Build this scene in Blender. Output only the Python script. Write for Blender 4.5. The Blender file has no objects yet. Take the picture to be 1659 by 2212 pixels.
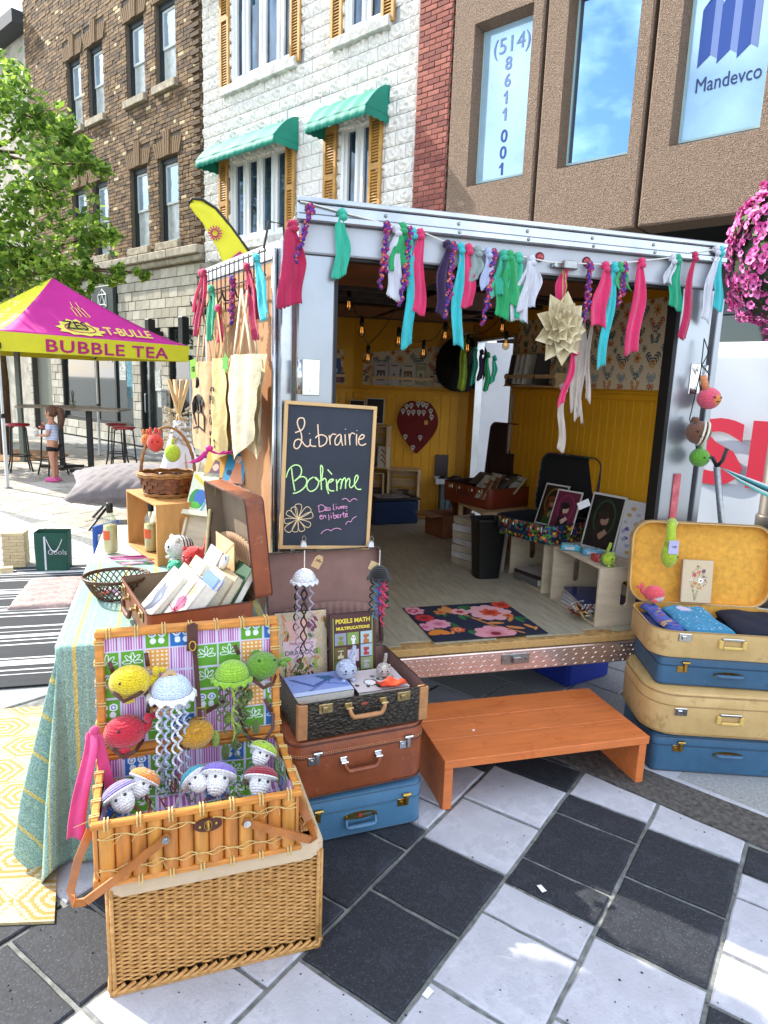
import bpy, math, random
import numpy as np
from mathutils import Matrix, Vector, Euler
R = math.radians; PI = math.pi
rnd = random.Random(7)
SC = bpy.context.scene
COL = SC.collection
# ---------------------------------------------------------------- camera
PITCH, ROLL, FPX = 0.18644, 0.03685, 1450.0
_f = Vector((0, math.cos(PITCH), -math.sin(PITCH))); _r = Vector((1, 0, 0)); _u = _r.cross(_f)
CR = _r * math.cos(ROLL) + _u * math.sin(ROLL); CU = -_r * math.sin(ROLL) + _u * math.cos(ROLL)
cam = bpy.data.objects.new('camera', bpy.data.cameras.new('camera')); COL.objects.link(cam)
_m = Matrix.Identity(4)
for i in range(3):
 _m[i][0] = CR[i]; _m[i][1] = CU[i]; _m[i][2] = -_f[i]
_m[2][3] = 1.6
cam.matrix_world = _m
cam.data.sensor_fit = 'HORIZONTAL'; cam.data.sensor_width = 36; cam.data.lens = FPX / 1659 * 36
cam.data.clip_start = 0.05; cam.data.clip_end = 2000
SC.camera = cam
# ---------------------------------------------------------------- light
SUN_AZ, SUN_EL = R(151.0), R(40.0)
SD = Vector((math.cos(SUN_AZ) * math.cos(SUN_EL), math.sin(SUN_AZ) * math.cos(SUN_EL), math.sin(SUN_EL)))
W_ = bpy.data.worlds.new('World'); SC.world = W_; W_.use_nodes = True
nt = W_.node_tree; nt.nodes.clear()
out = nt.nodes.new('ShaderNodeOutputWorld'); bg = nt.nodes.new('ShaderNodeBackground')
sky = nt.nodes.new('ShaderNodeTexSky'); sky.sky_type = 'NISHITA'; sky.sun_disc = False
sky.sun_elevation = SUN_EL; sky.sun_rotation = PI / 2 - SUN_AZ; sky.altitude = 50; sky.air_density = 1.0; sky.dust_density = 0.8
tc = nt.nodes.new('ShaderNodeTexCoord'); mp = nt.nodes.new('ShaderNodeMapping'); mp.inputs['Scale'].default_value = (1.6, 1.6, 3.4)
nz = nt.nodes.new('ShaderNodeTexNoise'); nz.inputs['Scale'].default_value = 2.3; nz.inputs['Detail'].default_value = 8; nz.inputs['Roughness'].default_value = .58
cr = nt.nodes.new('ShaderNodeValToRGB'); cr.color_ramp.elements[0].position = .42; cr.color_ramp.elements[1].position = .62
mx = nt.nodes.new('ShaderNodeMix'); mx.data_type = 'RGBA'; mx.inputs[7].default_value = (9.5, 9.9, 10.5, 1)
nt.links.new(tc.outputs['Generated'], mp.inputs[0]); nt.links.new(mp.outputs[0], nz.inputs['Vector'])
nt.links.new(nz.outputs[0], cr.inputs[0]); nt.links.new(cr.outputs[0], mx.inputs[0]); nt.links.new(sky.outputs[0], mx.inputs[6])
nt.links.new(mx.outputs[2], bg.inputs[0]); bg.inputs[1].default_value = 0.15; nt.links.new(bg.outputs[0], out.inputs[0])
sl = bpy.data.lights.new('sun', 'SUN'); sl.energy = 3.9; sl.angle = R(.5); sl.color = (1, .93, .81)
sun = bpy.data.objects.new('sun', sl); COL.objects.link(sun); sun.rotation_mode = 'QUATERNION'
sun.rotation_quaternion = SD.to_track_quat('Z', 'Y'); sun.location = SD * 40
SC.view_settings.view_transform = 'Standard'; SC.view_settings.look = 'None'; SC.view_settings.gamma = 1
SC.view_settings.use_curve_mapping = False; SC.view_settings.exposure = 1.3
SC.cycles.max_bounces = 7; SC.cycles.diffuse_bounces = 4; SC.cycles.glossy_bounces = 3; SC.cycles.transmission_bounces = 6; SC.cycles.transparent_max_bounces = 8
SC.cycles.caustics_reflective = False; SC.cycles.caustics_refractive = False; SC.cycles.use_denoising = True
# ---------------------------------------------------------------- helpers
def S(c):
 """'#rrggbb' -> linear rgb"""
 if isinstance(c, str):
  c = c.lstrip('#'); c = [int(c[i:i + 2], 16) / 255 for i in (0, 2, 4)]
 else: return tuple(c[:3])
 return tuple(x / 12.92 if x <= .04045 else ((x + .055) / 1.055) ** 2.4 for x in c)
MATS = {}
def M(name, col='#888888', rough=.6, metal=0, var=.12, vs=12, bump=0, bs=120, btype='noise', spec=.5, bd=.002, col2=None, c2s=None, sheen=0, trans=0, vtype='noise', stretch=(1, 1, 1), coat=0, emit=0):
 if name in MATS: return MATS[name]
 m = bpy.data.materials.new(name); m.use_nodes = True; MATS[name] = m
 n = m.node_tree.nodes; l = m.node_tree.links; p = n['Principled BSDF']
 c = S(col); p.inputs['Base Color'].default_value = (*c, 1); p.inputs['Roughness'].default_value = rough; p.inputs['Metallic'].default_value = metal
 p.inputs['Specular IOR Level'].default_value = spec
 if trans: p.inputs['Transmission Weight'].default_value = trans
 if coat: p.inputs['Coat Weight'].default_value = coat
 if sheen: p.inputs['Sheen Weight'].default_value = sheen
 t = n.new('ShaderNodeTexCoord'); mpn = n.new('ShaderNodeMapping'); mpn.inputs['Scale'].default_value = stretch; l.new(t.outputs['Object'], mpn.inputs[0])
 def tex(kind, sc):
  if kind == 'voronoi':
   x = n.new('ShaderNodeTexVoronoi'); x.inputs['Scale'].default_value = sc
  elif kind == 'wavex' or kind == 'wavez':
   x = n.new('ShaderNodeTexWave'); x.bands_direction = kind[-1].upper(); x.inputs['Scale'].default_value = sc; x.inputs['Distortion'].default_value = 1.2; x.inputs['Detail'].default_value = 1
  else:
   x = n.new('ShaderNodeTexNoise'); x.inputs['Scale'].default_value = sc; x.inputs['Detail'].default_value = 5; x.inputs['Roughness'].default_value = .6
  l.new(mpn.outputs[0], x.inputs['Vector']); return x.outputs[0]
 if var or col2:
  x = tex(vtype, vs); r = n.new('ShaderNodeValToRGB'); l.new(x, r.inputs[0])
  d = S(col2) if col2 else tuple(max(0, v * (1 - 2 * var)) for v in c)
  hi = c if col2 else tuple(min(1, v * (1 + var)) for v in c)
  r.color_ramp.elements[0].position = .32; r.color_ramp.elements[1].position = .68
  r.color_ramp.elements[0].color = (*d, 1); r.color_ramp.elements[1].color = (*hi, 1); l.new(r.outputs[0], p.inputs['Base Color'])
 if bump:
  x = tex(btype, bs); b = n.new('ShaderNodeBump'); b.inputs['Strength'].default_value = bump; b.inputs['Distance'].default_value = bd
  l.new(x, b.inputs['Height']); l.new(b.outputs[0], p.inputs['Normal'])
 if emit:
  p.inputs['Emission Color'].default_value = (*c, 1); p.inputs['Emission Strength'].default_value = emit
 return m
def speck(m, sc, thr, col, amt=.8):
 n = m.node_tree.nodes; l = m.node_tree.links; p = n['Principled BSDF']; src = p.inputs['Base Color'].links[0].from_socket
 t = n.new('ShaderNodeTexCoord'); v = n.new('ShaderNodeTexNoise'); v.inputs['Scale'].default_value = sc; v.inputs['Detail'].default_value = 6; v.inputs['Roughness'].default_value = .7; l.new(t.outputs['Object'], v.inputs['Vector'])
 r = n.new('ShaderNodeValToRGB'); r.color_ramp.elements[0].position = thr; r.color_ramp.elements[1].position = thr + .05; r.color_ramp.elements[1].color = (amt,) * 3 + (1,); l.new(v.outputs[0], r.inputs[0])
 x = n.new('ShaderNodeMix'); x.data_type = 'RGBA'; l.new(r.outputs[0], x.inputs[0]); l.new(src, x.inputs[6]); x.inputs[7].default_value = (*S(col), 1); l.new(x.outputs[2], p.inputs['Base Color']); return m
def clear(name, tint='#f4f8f4'):
 m = bpy.data.materials.new(name); m.use_nodes = True; MATS[name] = m; n = m.node_tree.nodes; l = m.node_tree.links; n.remove(n['Principled BSDF'])
 a = n.new('ShaderNodeBsdfTransparent'); a.inputs[0].default_value = (*S(tint), 1); g = n.new('ShaderNodeBsdfGlossy'); g.inputs['Roughness'].default_value = .03; x = n.new('ShaderNodeMixShader'); x.inputs[0].default_value = .09
 l.new(a.outputs[0], x.inputs[1]); l.new(g.outputs[0], x.inputs[2]); l.new(x.outputs[0], n['Material Output'].inputs[0]); return m
def vcol_mat(name='printed_surface', rough=.45, bump=0, bs=400):
 if name in MATS: return MATS[name]
 m = bpy.data.materials.new(name); m.use_nodes = True; MATS[name] = m
 n = m.node_tree.nodes; l = m.node_tree.links; p = n['Principled BSDF']; a = n.new('ShaderNodeAttribute'); a.attribute_name = 'Col'
 l.new(a.outputs[0], p.inputs['Base Color']); p.inputs['Roughness'].default_value = rough
 if bump:
  t = n.new('ShaderNodeTexCoord'); x = n.new('ShaderNodeTexNoise'); x.inputs['Scale'].default_value = bs; l.new(t.outputs['Object'], x.inputs['Vector'])
  b = n.new('ShaderNodeBump'); b.inputs['Strength'].default_value = bump; b.inputs['Distance'].default_value = .002; l.new(x.outputs[0], b.inputs['Height']); l.new(b.outputs[0], p.inputs['Normal'])
 return m
def yarn(name, col, sc=150, bump=.55):
 """crochet: rows of small stitches"""
 if name in MATS: return MATS[name]
 m = M(name, col, .95, var=.13, vs=sc * 1.6, vtype='voronoi', sheen=.3)
 n = m.node_tree.nodes; l = m.node_tree.links; p = n['Principled BSDF']
 t = n.new('ShaderNodeTexCoord'); w = n.new('ShaderNodeTexWave'); w.bands_direction = 'Z'; w.inputs['Scale'].default_value = sc * .33; w.inputs['Distortion'].default_value = 1.5; w.inputs['Detail'].default_value = 1; w.inputs['Detail Scale'].default_value = 4
 v = n.new('ShaderNodeTexVoronoi'); v.inputs['Scale'].default_value = sc
 l.new(t.outputs['Object'], w.inputs['Vector']); l.new(t.outputs['Object'], v.inputs['Vector'])
 a = n.new('ShaderNodeMath'); a.operation = 'SUBTRACT'; l.new(w.outputs[0], a.inputs[0]); l.new(v.outputs[0], a.inputs[1])
 b = n.new('ShaderNodeBump'); b.inputs['Strength'].default_value = bump; b.inputs['Distance'].default_value = .004; l.new(a.outputs[0], b.inputs['Height']); l.new(b.outputs[0], p.inputs['Normal'])
 return m
class Frame:
 def __init__(s, o, yaw):
  s.o = Vector(o); s.yaw = yaw; s.x = Vector((math.cos(yaw), math.sin(yaw), 0)); s.y = Vector((-math.sin(yaw), math.cos(yaw), 0))
 def __call__(s, x, y, z=0): return s.o + s.x * x + s.y * y + Vector((0, 0, z))
FW = Frame((0, 0, 0), 0)
FT = Frame((-.365, 2.69, 0), .2771)           # the trailer: x across its back opening, y into it
FB = Frame((-5.646, 15.411, 0), -.7210)       # the street front: x along it, y into the buildings
class B:
 def __init__(s): s.v = []; s.f = []; s.m = []; s.k = None
 def add(s, vs, fs, m=0):
  o = len(s.v); s.v += [tuple(v) for v in vs]; s.f += [tuple(i + o for i in f) for f in fs]; s.m += [m] * len(fs); return s
 def box(s, x0, x1, y0, y1, z0, z1, m=0):
  v = [(x, y, z) for z in (z0, z1) for y in (y0, y1) for x in (x0, x1)]
  return s.add(v, [(0, 2, 3, 1), (4, 5, 7, 6), (0, 1, 5, 4), (2, 6, 7, 3), (0, 4, 6, 2), (1, 3, 7, 5)], m)
 def cham(s, x0, x1, y0, y1, z0, z1, c=.003, m=0):
  """box whose edges are chamfered by c"""
  X = [(x0, x0 + c, x1 - c, x1), (y0, y0 + c, y1 - c, y1), (z0, z0 + c, z1 - c, z1)]
  vid = {}; vs = []
  def g(ix, iy, iz):
   k = (ix, iy, iz)
   if k not in vid: vid[k] = len(vs); vs.append((X[0][ix], X[1][iy], X[2][iz]))
   return vid[k]
  fs = []
  def q(*ks): fs.append(tuple(g(*k) for k in ks))
  q((0, 1, 1), (0, 1, 2), (0, 2, 2), (0, 2, 1)); q((3, 1, 1), (3, 2, 1), (3, 2, 2), (3, 1, 2))
  q((1, 0, 1), (2, 0, 1), (2, 0, 2), (1, 0, 2)); q((1, 3, 1), (1, 3, 2), (2, 3, 2), (2, 3, 1))
  q((1, 1, 0), (1, 2, 0), (2, 2, 0), (2, 1, 0)); q((1, 1, 3), (2, 1, 3), (2, 2, 3), (1, 2, 3))
  for a, ia in ((0, 1), (3, 2)):
   for b_, ib in ((0, 1), (3, 2)):
    q((a, ib, 1), (a, ib, 2), (ia, b_, 2), (ia, b_, 1)); q((a, 1, ib), (a, 2, ib), (ia, 2, b_), (ia, 1, b_)); q((1, a, ib), (2, a, ib), (2, ia, b_), (1, ia, b_))
    for c_, ic in ((0, 1), (3, 2)): q((a, ib, ic), (ia, b_, ic), (ia, ib, c_))
  return s.add(vs, fs, m)
 def tube(s, pts, r=.01, n=8, m=0, caps=True, closed=False, flat=1.0):
  P = [Vector(p) for p in pts]; N = len(P); rr = r if isinstance(r, (list, tuple)) else [r] * N
  T = []
  for i in range(N):
   if closed: t = P[(i + 1) % N] - P[i - 1]
   else: t = P[min(i + 1, N - 1)] - P[max(i - 1, 0)]
   T.append(t.normalized() if t.length > 1e-9 else Vector((0, 0, 1)))
  a = Vector((0, 0, 1)) if abs(T[0].z) < .9 else Vector((1, 0, 0)); u = T[0].cross(a).normalized()
  vs = []
  for i in range(N):
   u = (u - T[i] * u.dot(T[i])); u = u.normalized() if u.length > 1e-6 else T[i].orthogonal().normalized(); w = T[i].cross(u)
   for k in range(n):
    an = 2 * PI * k / n; vs.append(P[i] + (u * math.cos(an) + w * math.sin(an) * flat) * rr[i])
  fs = []
  for i in range(N if closed else N - 1):
   j = (i + 1) % N
   for k in range(n): fs.append((i * n + k, i * n + (k + 1) % n, j * n + (k + 1) % n, j * n + k))
  if caps and not closed: fs += [tuple(range(n))[::-1], tuple((N - 1) * n + k for k in range(n))]
  return s.add(vs, fs, m)
 def cyl(s, a, b, r0, r1=None, n=12, m=0): return s.tube([a, b], [r0, r0 if r1 is None else r1], n, m)
 def lathe(s, prof, n=16, c=(0, 0, 0), m=0, sx=1, sy=1):
  vs = []
  for r, z in prof:
   for k in range(n):
    a = 2 * PI * k / n; vs.append((c[0] + r * math.cos(a) * sx, c[1] + r * math.sin(a) * sy, c[2] + z))
  fs = [(i * n + k, i * n + (k + 1) % n, (i + 1) * n + (k + 1) % n, (i + 1) * n + k) for i in range(len(prof) - 1) for k in range(n)]
  if prof[0][0] > 1e-6: fs.append(tuple(range(n))[::-1])
  if prof[-1][0] > 1e-6: fs.append(tuple((len(prof) - 1) * n + k for k in range(n)))
  return s.add(vs, fs, m)
 def ell(s, c, r, nu=16, nv=10, m=0, fn=None):
  if not isinstance(r, (tuple, list)): r = (r, r, r)
  vs = []
  for i in range(nv + 1):
   t = PI * i / nv
   for k in range(nu):
    a = 2 * PI * k / nu; p = Vector((math.sin(t) * math.cos(a), math.sin(t) * math.sin(a), math.cos(t)))
    g = fn(p) if fn else 1
    vs.append((c[0] + p.x * r[0] * g, c[1] + p.y * r[1] * g, c[2] + p.z * r[2] * g))
  fs = [(i * nu + k, (i + 1) * nu + k, (i + 1) * nu + (k + 1) % nu, i * nu + (k + 1) % nu) for i in range(nv) for k in range(nu)]
  return s.add(vs, fs, m)
 def prism(s, poly, a, b, axis='y', m=0):
  """2-D polygon extruded along axis from a to b"""
  def P(u, v, w): return {'y': (u, w, v), 'z': (u, v, w), 'x': (w, u, v)}[axis]
  n = len(poly); vs = [P(u, v, a) for u, v in poly] + [P(u, v, b) for u, v in poly]
  fs = [(i, (i + 1) % n, n + (i + 1) % n, n + i) for i in range(n)] + [tuple(range(n))[::-1], tuple(range(n, 2 * n))]
  return s.add(vs, fs, m)
 def grid(s, nx, ny, fn, m=0, cx=False, back=None):
  vs = [fn(i / nx, j / ny) for j in range(ny + 1) for i in range(nx + 1)]
  fs = [(j * (nx + 1) + i, j * (nx + 1) + i + 1, (j + 1) * (nx + 1) + i + 1, (j + 1) * (nx + 1) + i) for j in range(ny) for i in range(nx)]
  return s.add(vs, fs, m)
 def sheet(s, nx, ny, fn, t=.003, m=0):
  """grid with thickness t along -normal"""
  b = B(); b.grid(nx, ny, fn); V = [Vector(v) for v in b.v]; W = nx + 1
  nrm = []
  for j in range(ny + 1):
   for i in range(nx + 1):
    du = V[j * W + min(i + 1, nx)] - V[j * W + max(i - 1, 0)]; dv = V[min(j + 1, ny) * W + i] - V[max(j - 1, 0) * W + i]
    nn = du.cross(dv); nrm.append(nn.normalized() if nn.length > 1e-9 else Vector((0, 0, 1)))
  n0 = len(V); vs = V + [v - n_ * t for v, n_ in zip(V, nrm)]
  fs = list(b.f) + [tuple(n0 + i for i in f[::-1]) for f in b.f]
  rim = [(i, 0) for i in range(nx)] + [(nx, j) for j in range(ny)] + [(i, ny) for i in range(nx, 0, -1)] + [(0, j) for j in range(ny, 0, -1)]
  ids = [j * W + i for i, j in rim]
  for k in range(len(ids)):
   a, c = ids[k], ids[(k + 1) % len(ids)]; fs.append((a, a + n0, c + n0, c))
  return s.add(vs, fs, m)
 def since(s, i0, mat):
  for i in range(i0, len(s.v)): s.v[i] = tuple(mat @ Vector(s.v[i]))
  return s
 def mesh(s, name, mats, smooth=False):
  me = bpy.data.meshes.new(name); me.from_pydata(s.v, [], s.f)
  for x in (mats if isinstance(mats, (list, tuple)) else [mats]): me.materials.append(x)
  if any(s.m): me.polygons.foreach_set('material_index', s.m)
  if smooth: me.polygons.foreach_set('use_smooth', [True] * len(me.polygons))
  if smooth == 'auto':
   try: me.set_sharp_from_angle(angle=R(42))
   except Exception: pass
  me.update(); return me
def link(name, data, parent=None, loc=None, rot=None, kind=None):
 o = bpy.data.objects.new(name, data); COL.objects.link(o)
 if parent: o.parent = parent
 if loc is not None: o.location = loc
 if rot is not None: o.rotation_euler = rot
 if kind: o['kind'] = kind
 return o
def obj(name, b, mats, parent=None, smooth=False, loc=None, rot=None, kind=None, label=None):
 o = link(name, b.mesh(name, mats, smooth), parent, loc, rot, kind)
 if label: o['label'] = label
 return o
def tag(o, label, cat, group=None):
 o['label'] = label; o['category'] = cat
 if group: o['group'] = group
 return o
def thing(name, label, cat, loc=(0, 0, 0), rot=0, group=None):
 o = link(name, None, None, loc, (0, 0, rot) if not isinstance(rot, (tuple, list)) else rot); o.empty_display_size = .1
 return tag(o, label, cat, group)
def dup(root, loc, rot=None, label=None, group=None, scale=None):
 r = root.copy(); COL.objects.link(r); r.location = loc
 if rot is not None: r.rotation_euler = (0, 0, rot) if not isinstance(rot, (tuple, list)) else rot
 if scale: r.scale = (scale,) * 3
 if label: r['label'] = label
 if group: r['group'] = group
 for ch in list(root.children):
  c = ch.copy(); COL.objects.link(c); c.parent = r
  for g in ch.children:
   d = g.copy(); COL.objects.link(d); d.parent = c
 return r
def rrect(w, d, r, n=5, cx=0, cy=0):
 r = min(r, w / 2 - 1e-4, d / 2 - 1e-4); pts = []
 for sx, sy, a0 in ((1, -1, -90), (1, 1, 0), (-1, 1, 90), (-1, -1, 180)):
  for k in range(n + 1):
   a = R(a0 + 90 * k / n); pts.append((cx + sx * (w / 2 - r) + r * math.cos(a), cy + sy * (d / 2 - r) + r * math.sin(a)))
 return pts
def rings(b, rs, m=0, cap0=True, cap1=True):
 """rs: list of lists of 3-D points, equal length, stitched"""
 n = len(rs[0]); vs = [p for r in rs for p in r]
 fs = [(i * n + k, i * n + (k + 1) % n, (i + 1) * n + (k + 1) % n, (i + 1) * n + k) for i in range(len(rs) - 1) for k in range(n)]
 if cap0: fs.append(tuple(range(n))[::-1])
 if cap1: fs.append(tuple((len(rs) - 1) * n + k for k in range(n)))
 return b.add(vs, fs, m)
class Paint:
 def __init__(s, nx, ny, bg, noise=.0):
  s.nx, s.ny = nx, ny; s.a = np.ones((ny, nx, 3)) * np.array(S(bg)); s.X, s.Y = np.meshgrid((np.arange(nx) + .5) / nx, (np.arange(ny) + .5) / ny); s.asp = ny / nx
  if noise: s.a *= 1 + noise * (np.random.RandomState(3).rand(ny, nx, 1) - .5)
 def put(s, mask, c): s.a[mask] = S(c); return s
 def ell(s, x, y, rx, ry, c, ang=0):
  dx, dy = s.X - x, (s.Y - y) * s.asp; ca, sa = math.cos(ang), math.sin(ang); u = dx * ca + dy * sa; v = -dx * sa + dy * ca
  return s.put((u / rx) ** 2 + (v / ry) ** 2 < 1, c)
 def ring(s, x, y, r0, r1, c):
  d = np.hypot(s.X - x, (s.Y - y) * s.asp); return s.put((d > r0) & (d < r1), c)
 def rect(s, x0, y0, x1, y1, c): return s.put((s.X >= x0) & (s.X < x1) & (s.Y >= y0) & (s.Y < y1), c)
 def line(s, pts, w, c):
  for (xa, ya), (xb, yb) in zip(pts, pts[1:]):
   ax, ay, bx, by = xa, ya * s.asp, xb, yb * s.asp; dx, dy = bx - ax, by - ay; L = dx * dx + dy * dy + 1e-12
   t = np.clip(((s.X - ax) * dx + (s.Y * s.asp - ay) * dy) / L, 0, 1); s.put(np.hypot(s.X - ax - t * dx, s.Y * s.asp - ay - t * dy) < w, c)
  return s
 def poly(s, pts, c):
  inside = np.zeros(s.X.shape, bool); n = len(pts)
  for i in range(n):
   x1, y1 = pts[i]; x2, y2 = pts[(i + 1) % n]
   cnd = ((y1 > s.Y) != (y2 > s.Y)) & (s.X < (x2 - x1) * (s.Y - y1) / (y2 - y1 + 1e-12) + x1); inside ^= cnd
  return s.put(inside, c)
 def flower(s, x, y, r, n, c, cc, ang=0, w=.36):
  for k in range(n):
   a = ang + 2 * PI * k / n; s.ell(x + math.cos(a) * r * .6, y + math.sin(a) * r * .6 / s.asp, r * .45, r * w * 3 / max(n, 3) + r * .06, c, a)
  return s.ell(x, y, r * .28, r * .28, cc)
 def leaf(s, x, y, r, ang, c): return s.ell(x + math.cos(ang) * r, y + math.sin(ang) * r / s.asp, r, r * .36, c, ang)
 def mesh(s, name, fn, mat=None):
  """fn(u,v)->point ; u,v in 0..1, v up"""
  nx, ny = s.nx, s.ny; vs = [fn(i / nx, 1 - j / ny) for j in range(ny + 1) for i in range(nx + 1)]
  fs = [(j * (nx + 1) + i, (j + 1) * (nx + 1) + i, (j + 1) * (nx + 1) + i + 1, j * (nx + 1) + i + 1) for j in range(ny) for i in range(nx)]
  me = bpy.data.meshes.new(name); me.from_pydata(vs, [], fs); at = me.color_attributes.new('Col', 'FLOAT_COLOR', 'CORNER')
  c = np.repeat(s.a.reshape(-1, 3), 4, axis=0); at.data.foreach_set('color', np.hstack([c, np.ones((len(c), 1))]).ravel().astype(np.float32))
  me.materials.append(mat or vcol_mat()); me.update(); return me
def plane_fn(w, h, y=0, x0=None, z0=0):
 x0 = -w / 2 if x0 is None else x0
 return lambda u, v: (x0 + u * w, y, z0 + v * h)
_fonts = {}
def text_mesh(txt, size=.1, ext=.0015, bold=0, align='CENTER', mat=None, name='lettering', shear=0, spacing=1, vert=False):
 cu = bpy.data.curves.new('txt', 'FONT'); cu.body = txt; cu.size = size; cu.extrude = ext; cu.offset = bold; cu.align_x = align; cu.shear = shear; cu.space_character = spacing; cu.resolution_u = 3
 o = bpy.data.objects.new('txt', cu); COL.objects.link(o); dg = bpy.context.evaluated_depsgraph_get(); me = bpy.data.meshes.new_from_object(o.evaluated_get(dg)); bpy.data.objects.remove(o)
 me.name = name; me.materials.clear(); me.materials.append(mat or M('black_print', '#101010', .6, var=0)); return me
UP = (PI / 2, 0, 0)
def writing(txt, size, loc, mat, parent, ext=.001, bold=0, rot=UP, align='CENTER', shear=0, spacing=1, name='lettering', sx=1):
 o = link(name, text_mesh(txt, size, ext, bold, align, mat, name, shear, spacing), parent, loc, rot); o.scale = (sx, 1, 1); return o
# ================================================================ ground
M('mortar', '#7c7f7c', .95, var=.25, vs=30, bump=.6, bs=150)
M('white_paint_stone', '#b9bac2', .8, var=.1, vs=4, bump=.6, bs=80, bd=.004)
M('black_paint_stone', '#23272f', .75, var=.22, vs=60, bump=.5, bs=110, bd=.003)
M('grey_stone', '#9b9d9d', .85, var=.14, vs=70, bump=.5, bs=140, bd=.003)
M('warm_paver', '#a59f94', .85, var=.13, vs=30, bump=.5, bs=120, bd=.003)
M('warm_paver_light', '#b5b1a8', .85, var=.1, vs=30, bump=.5, bs=120, bd=.003)
M('granite_kerb', '#66635f', .8, var=.3, vs=45, bump=.7, bs=60, bd=.006, col2='#35322f')
speck(MATS['white_paint_stone'], 70, .62, '#77797e', .6); speck(MATS['white_paint_stone'], 5, .53, '#9a9ca4', .4); speck(MATS['white_paint_stone'], 26, .64, '#6a6862', .5); speck(MATS['black_paint_stone'], 130, .57, '#7c8086', .28); speck(MATS['black_paint_stone'], 9, .55, '#343842', .5); speck(MATS['grey_stone'], 160, .57, '#5a5a58', .6); speck(MATS['warm_paver'], 6, .53, '#7c766c', .5)
gb = B(); gb.add([(-400, -60, -.008), (400, -60, -.008), (400, 600, -.008), (-400, 600, -.008)], [(0, 1, 2, 3)])
ground = obj('plaza_ground', gb, M('mortar')); ground['kind'] = 'structure'
TH = R(55.5); TU = Vector((math.cos(TH), math.sin(TH), 0)); TV = Vector((-math.sin(TH), math.cos(TH), 0))
def stone(parent, mat, u0, u1, v0, v1, fr=None, g=.007, z=0.0, h=.012, name='paving_stone', clip=None):
 """one stone, its joints recessed, its edges chamfered and a little uneven"""
 U, V_ = fr or (TU, TV); c = .004; u0 += g; u1 -= g; v0 += g; v1 -= g; zt = z + rnd.uniform(-.0015, .0015)
 poly = [(u0, v0), (u1, v0), (u1, v1), (u0, v1)]
 P = [U * a + V_ * b_ for a, b_ in poly]
 if clip:
  for q, n_ in clip:
   o_ = []
   for i in range(len(P)):
    a, b_ = P[i], P[(i + 1) % len(P)]; da, db = (a - q).dot(n_), (b_ - q).dot(n_)
    if da > 0: o_.append(a)
    if da * db < 0: o_.append(a + (b_ - a) * (da / (da - db)))
   P = o_
  if len(P) < 3: return None
  ar = abs(sum(P[i].x * P[(i + 1) % len(P)].y - P[(i + 1) % len(P)].x * P[i].y for i in range(len(P)))) / 2
  if ar < .001: return None
 Q = []
 for i in range(len(P)):
  a, b_ = P[i], P[(i + 1) % len(P)]; n_ = max(1, int((b_ - a).length / .06)); d = (b_ - a); nn = Vector((d.y, -d.x, 0)).normalized() if d.length > 1e-6 else Vector()
  for k in range(n_): Q.append(a + d * (k / n_) + nn * (rnd.uniform(-.0022, .0022) if k else 0))
 cen = sum(Q, Vector()) / len(Q); b = B(); n_ = len(Q)
 lo = [(p.x - cen.x, p.y - cen.y, -h) for p in Q]; hi = [(p.x - cen.x, p.y - cen.y, -c) for p in Q]; top = []
 for p in Q:
  d = (cen - p); d = d.normalized() * c if d.length > 1e-6 else d; top.append((p.x - cen.x + d.x * 1.3, p.y - cen.y + d.y * 1.3, 0))
 rings(b, [lo, hi, top], cap0=False)
 return obj(name, b, mat, parent, loc=(cen.x, cen.y, zt))
W1, K1, G1 = M('white_paint_stone'), M('black_paint_stone'), M('grey_stone')
A0, A1 = Vector((.895, 2.636, 0)), Vector((1.367, 2.216, 0)); bd = (A1 - A0).normalized(); bn = Vector((-bd.y, bd.x, 0))   # bn points away from camera
if bn.y < 0: bn = -bn
CLIP = [(A0, -bn)]
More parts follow.
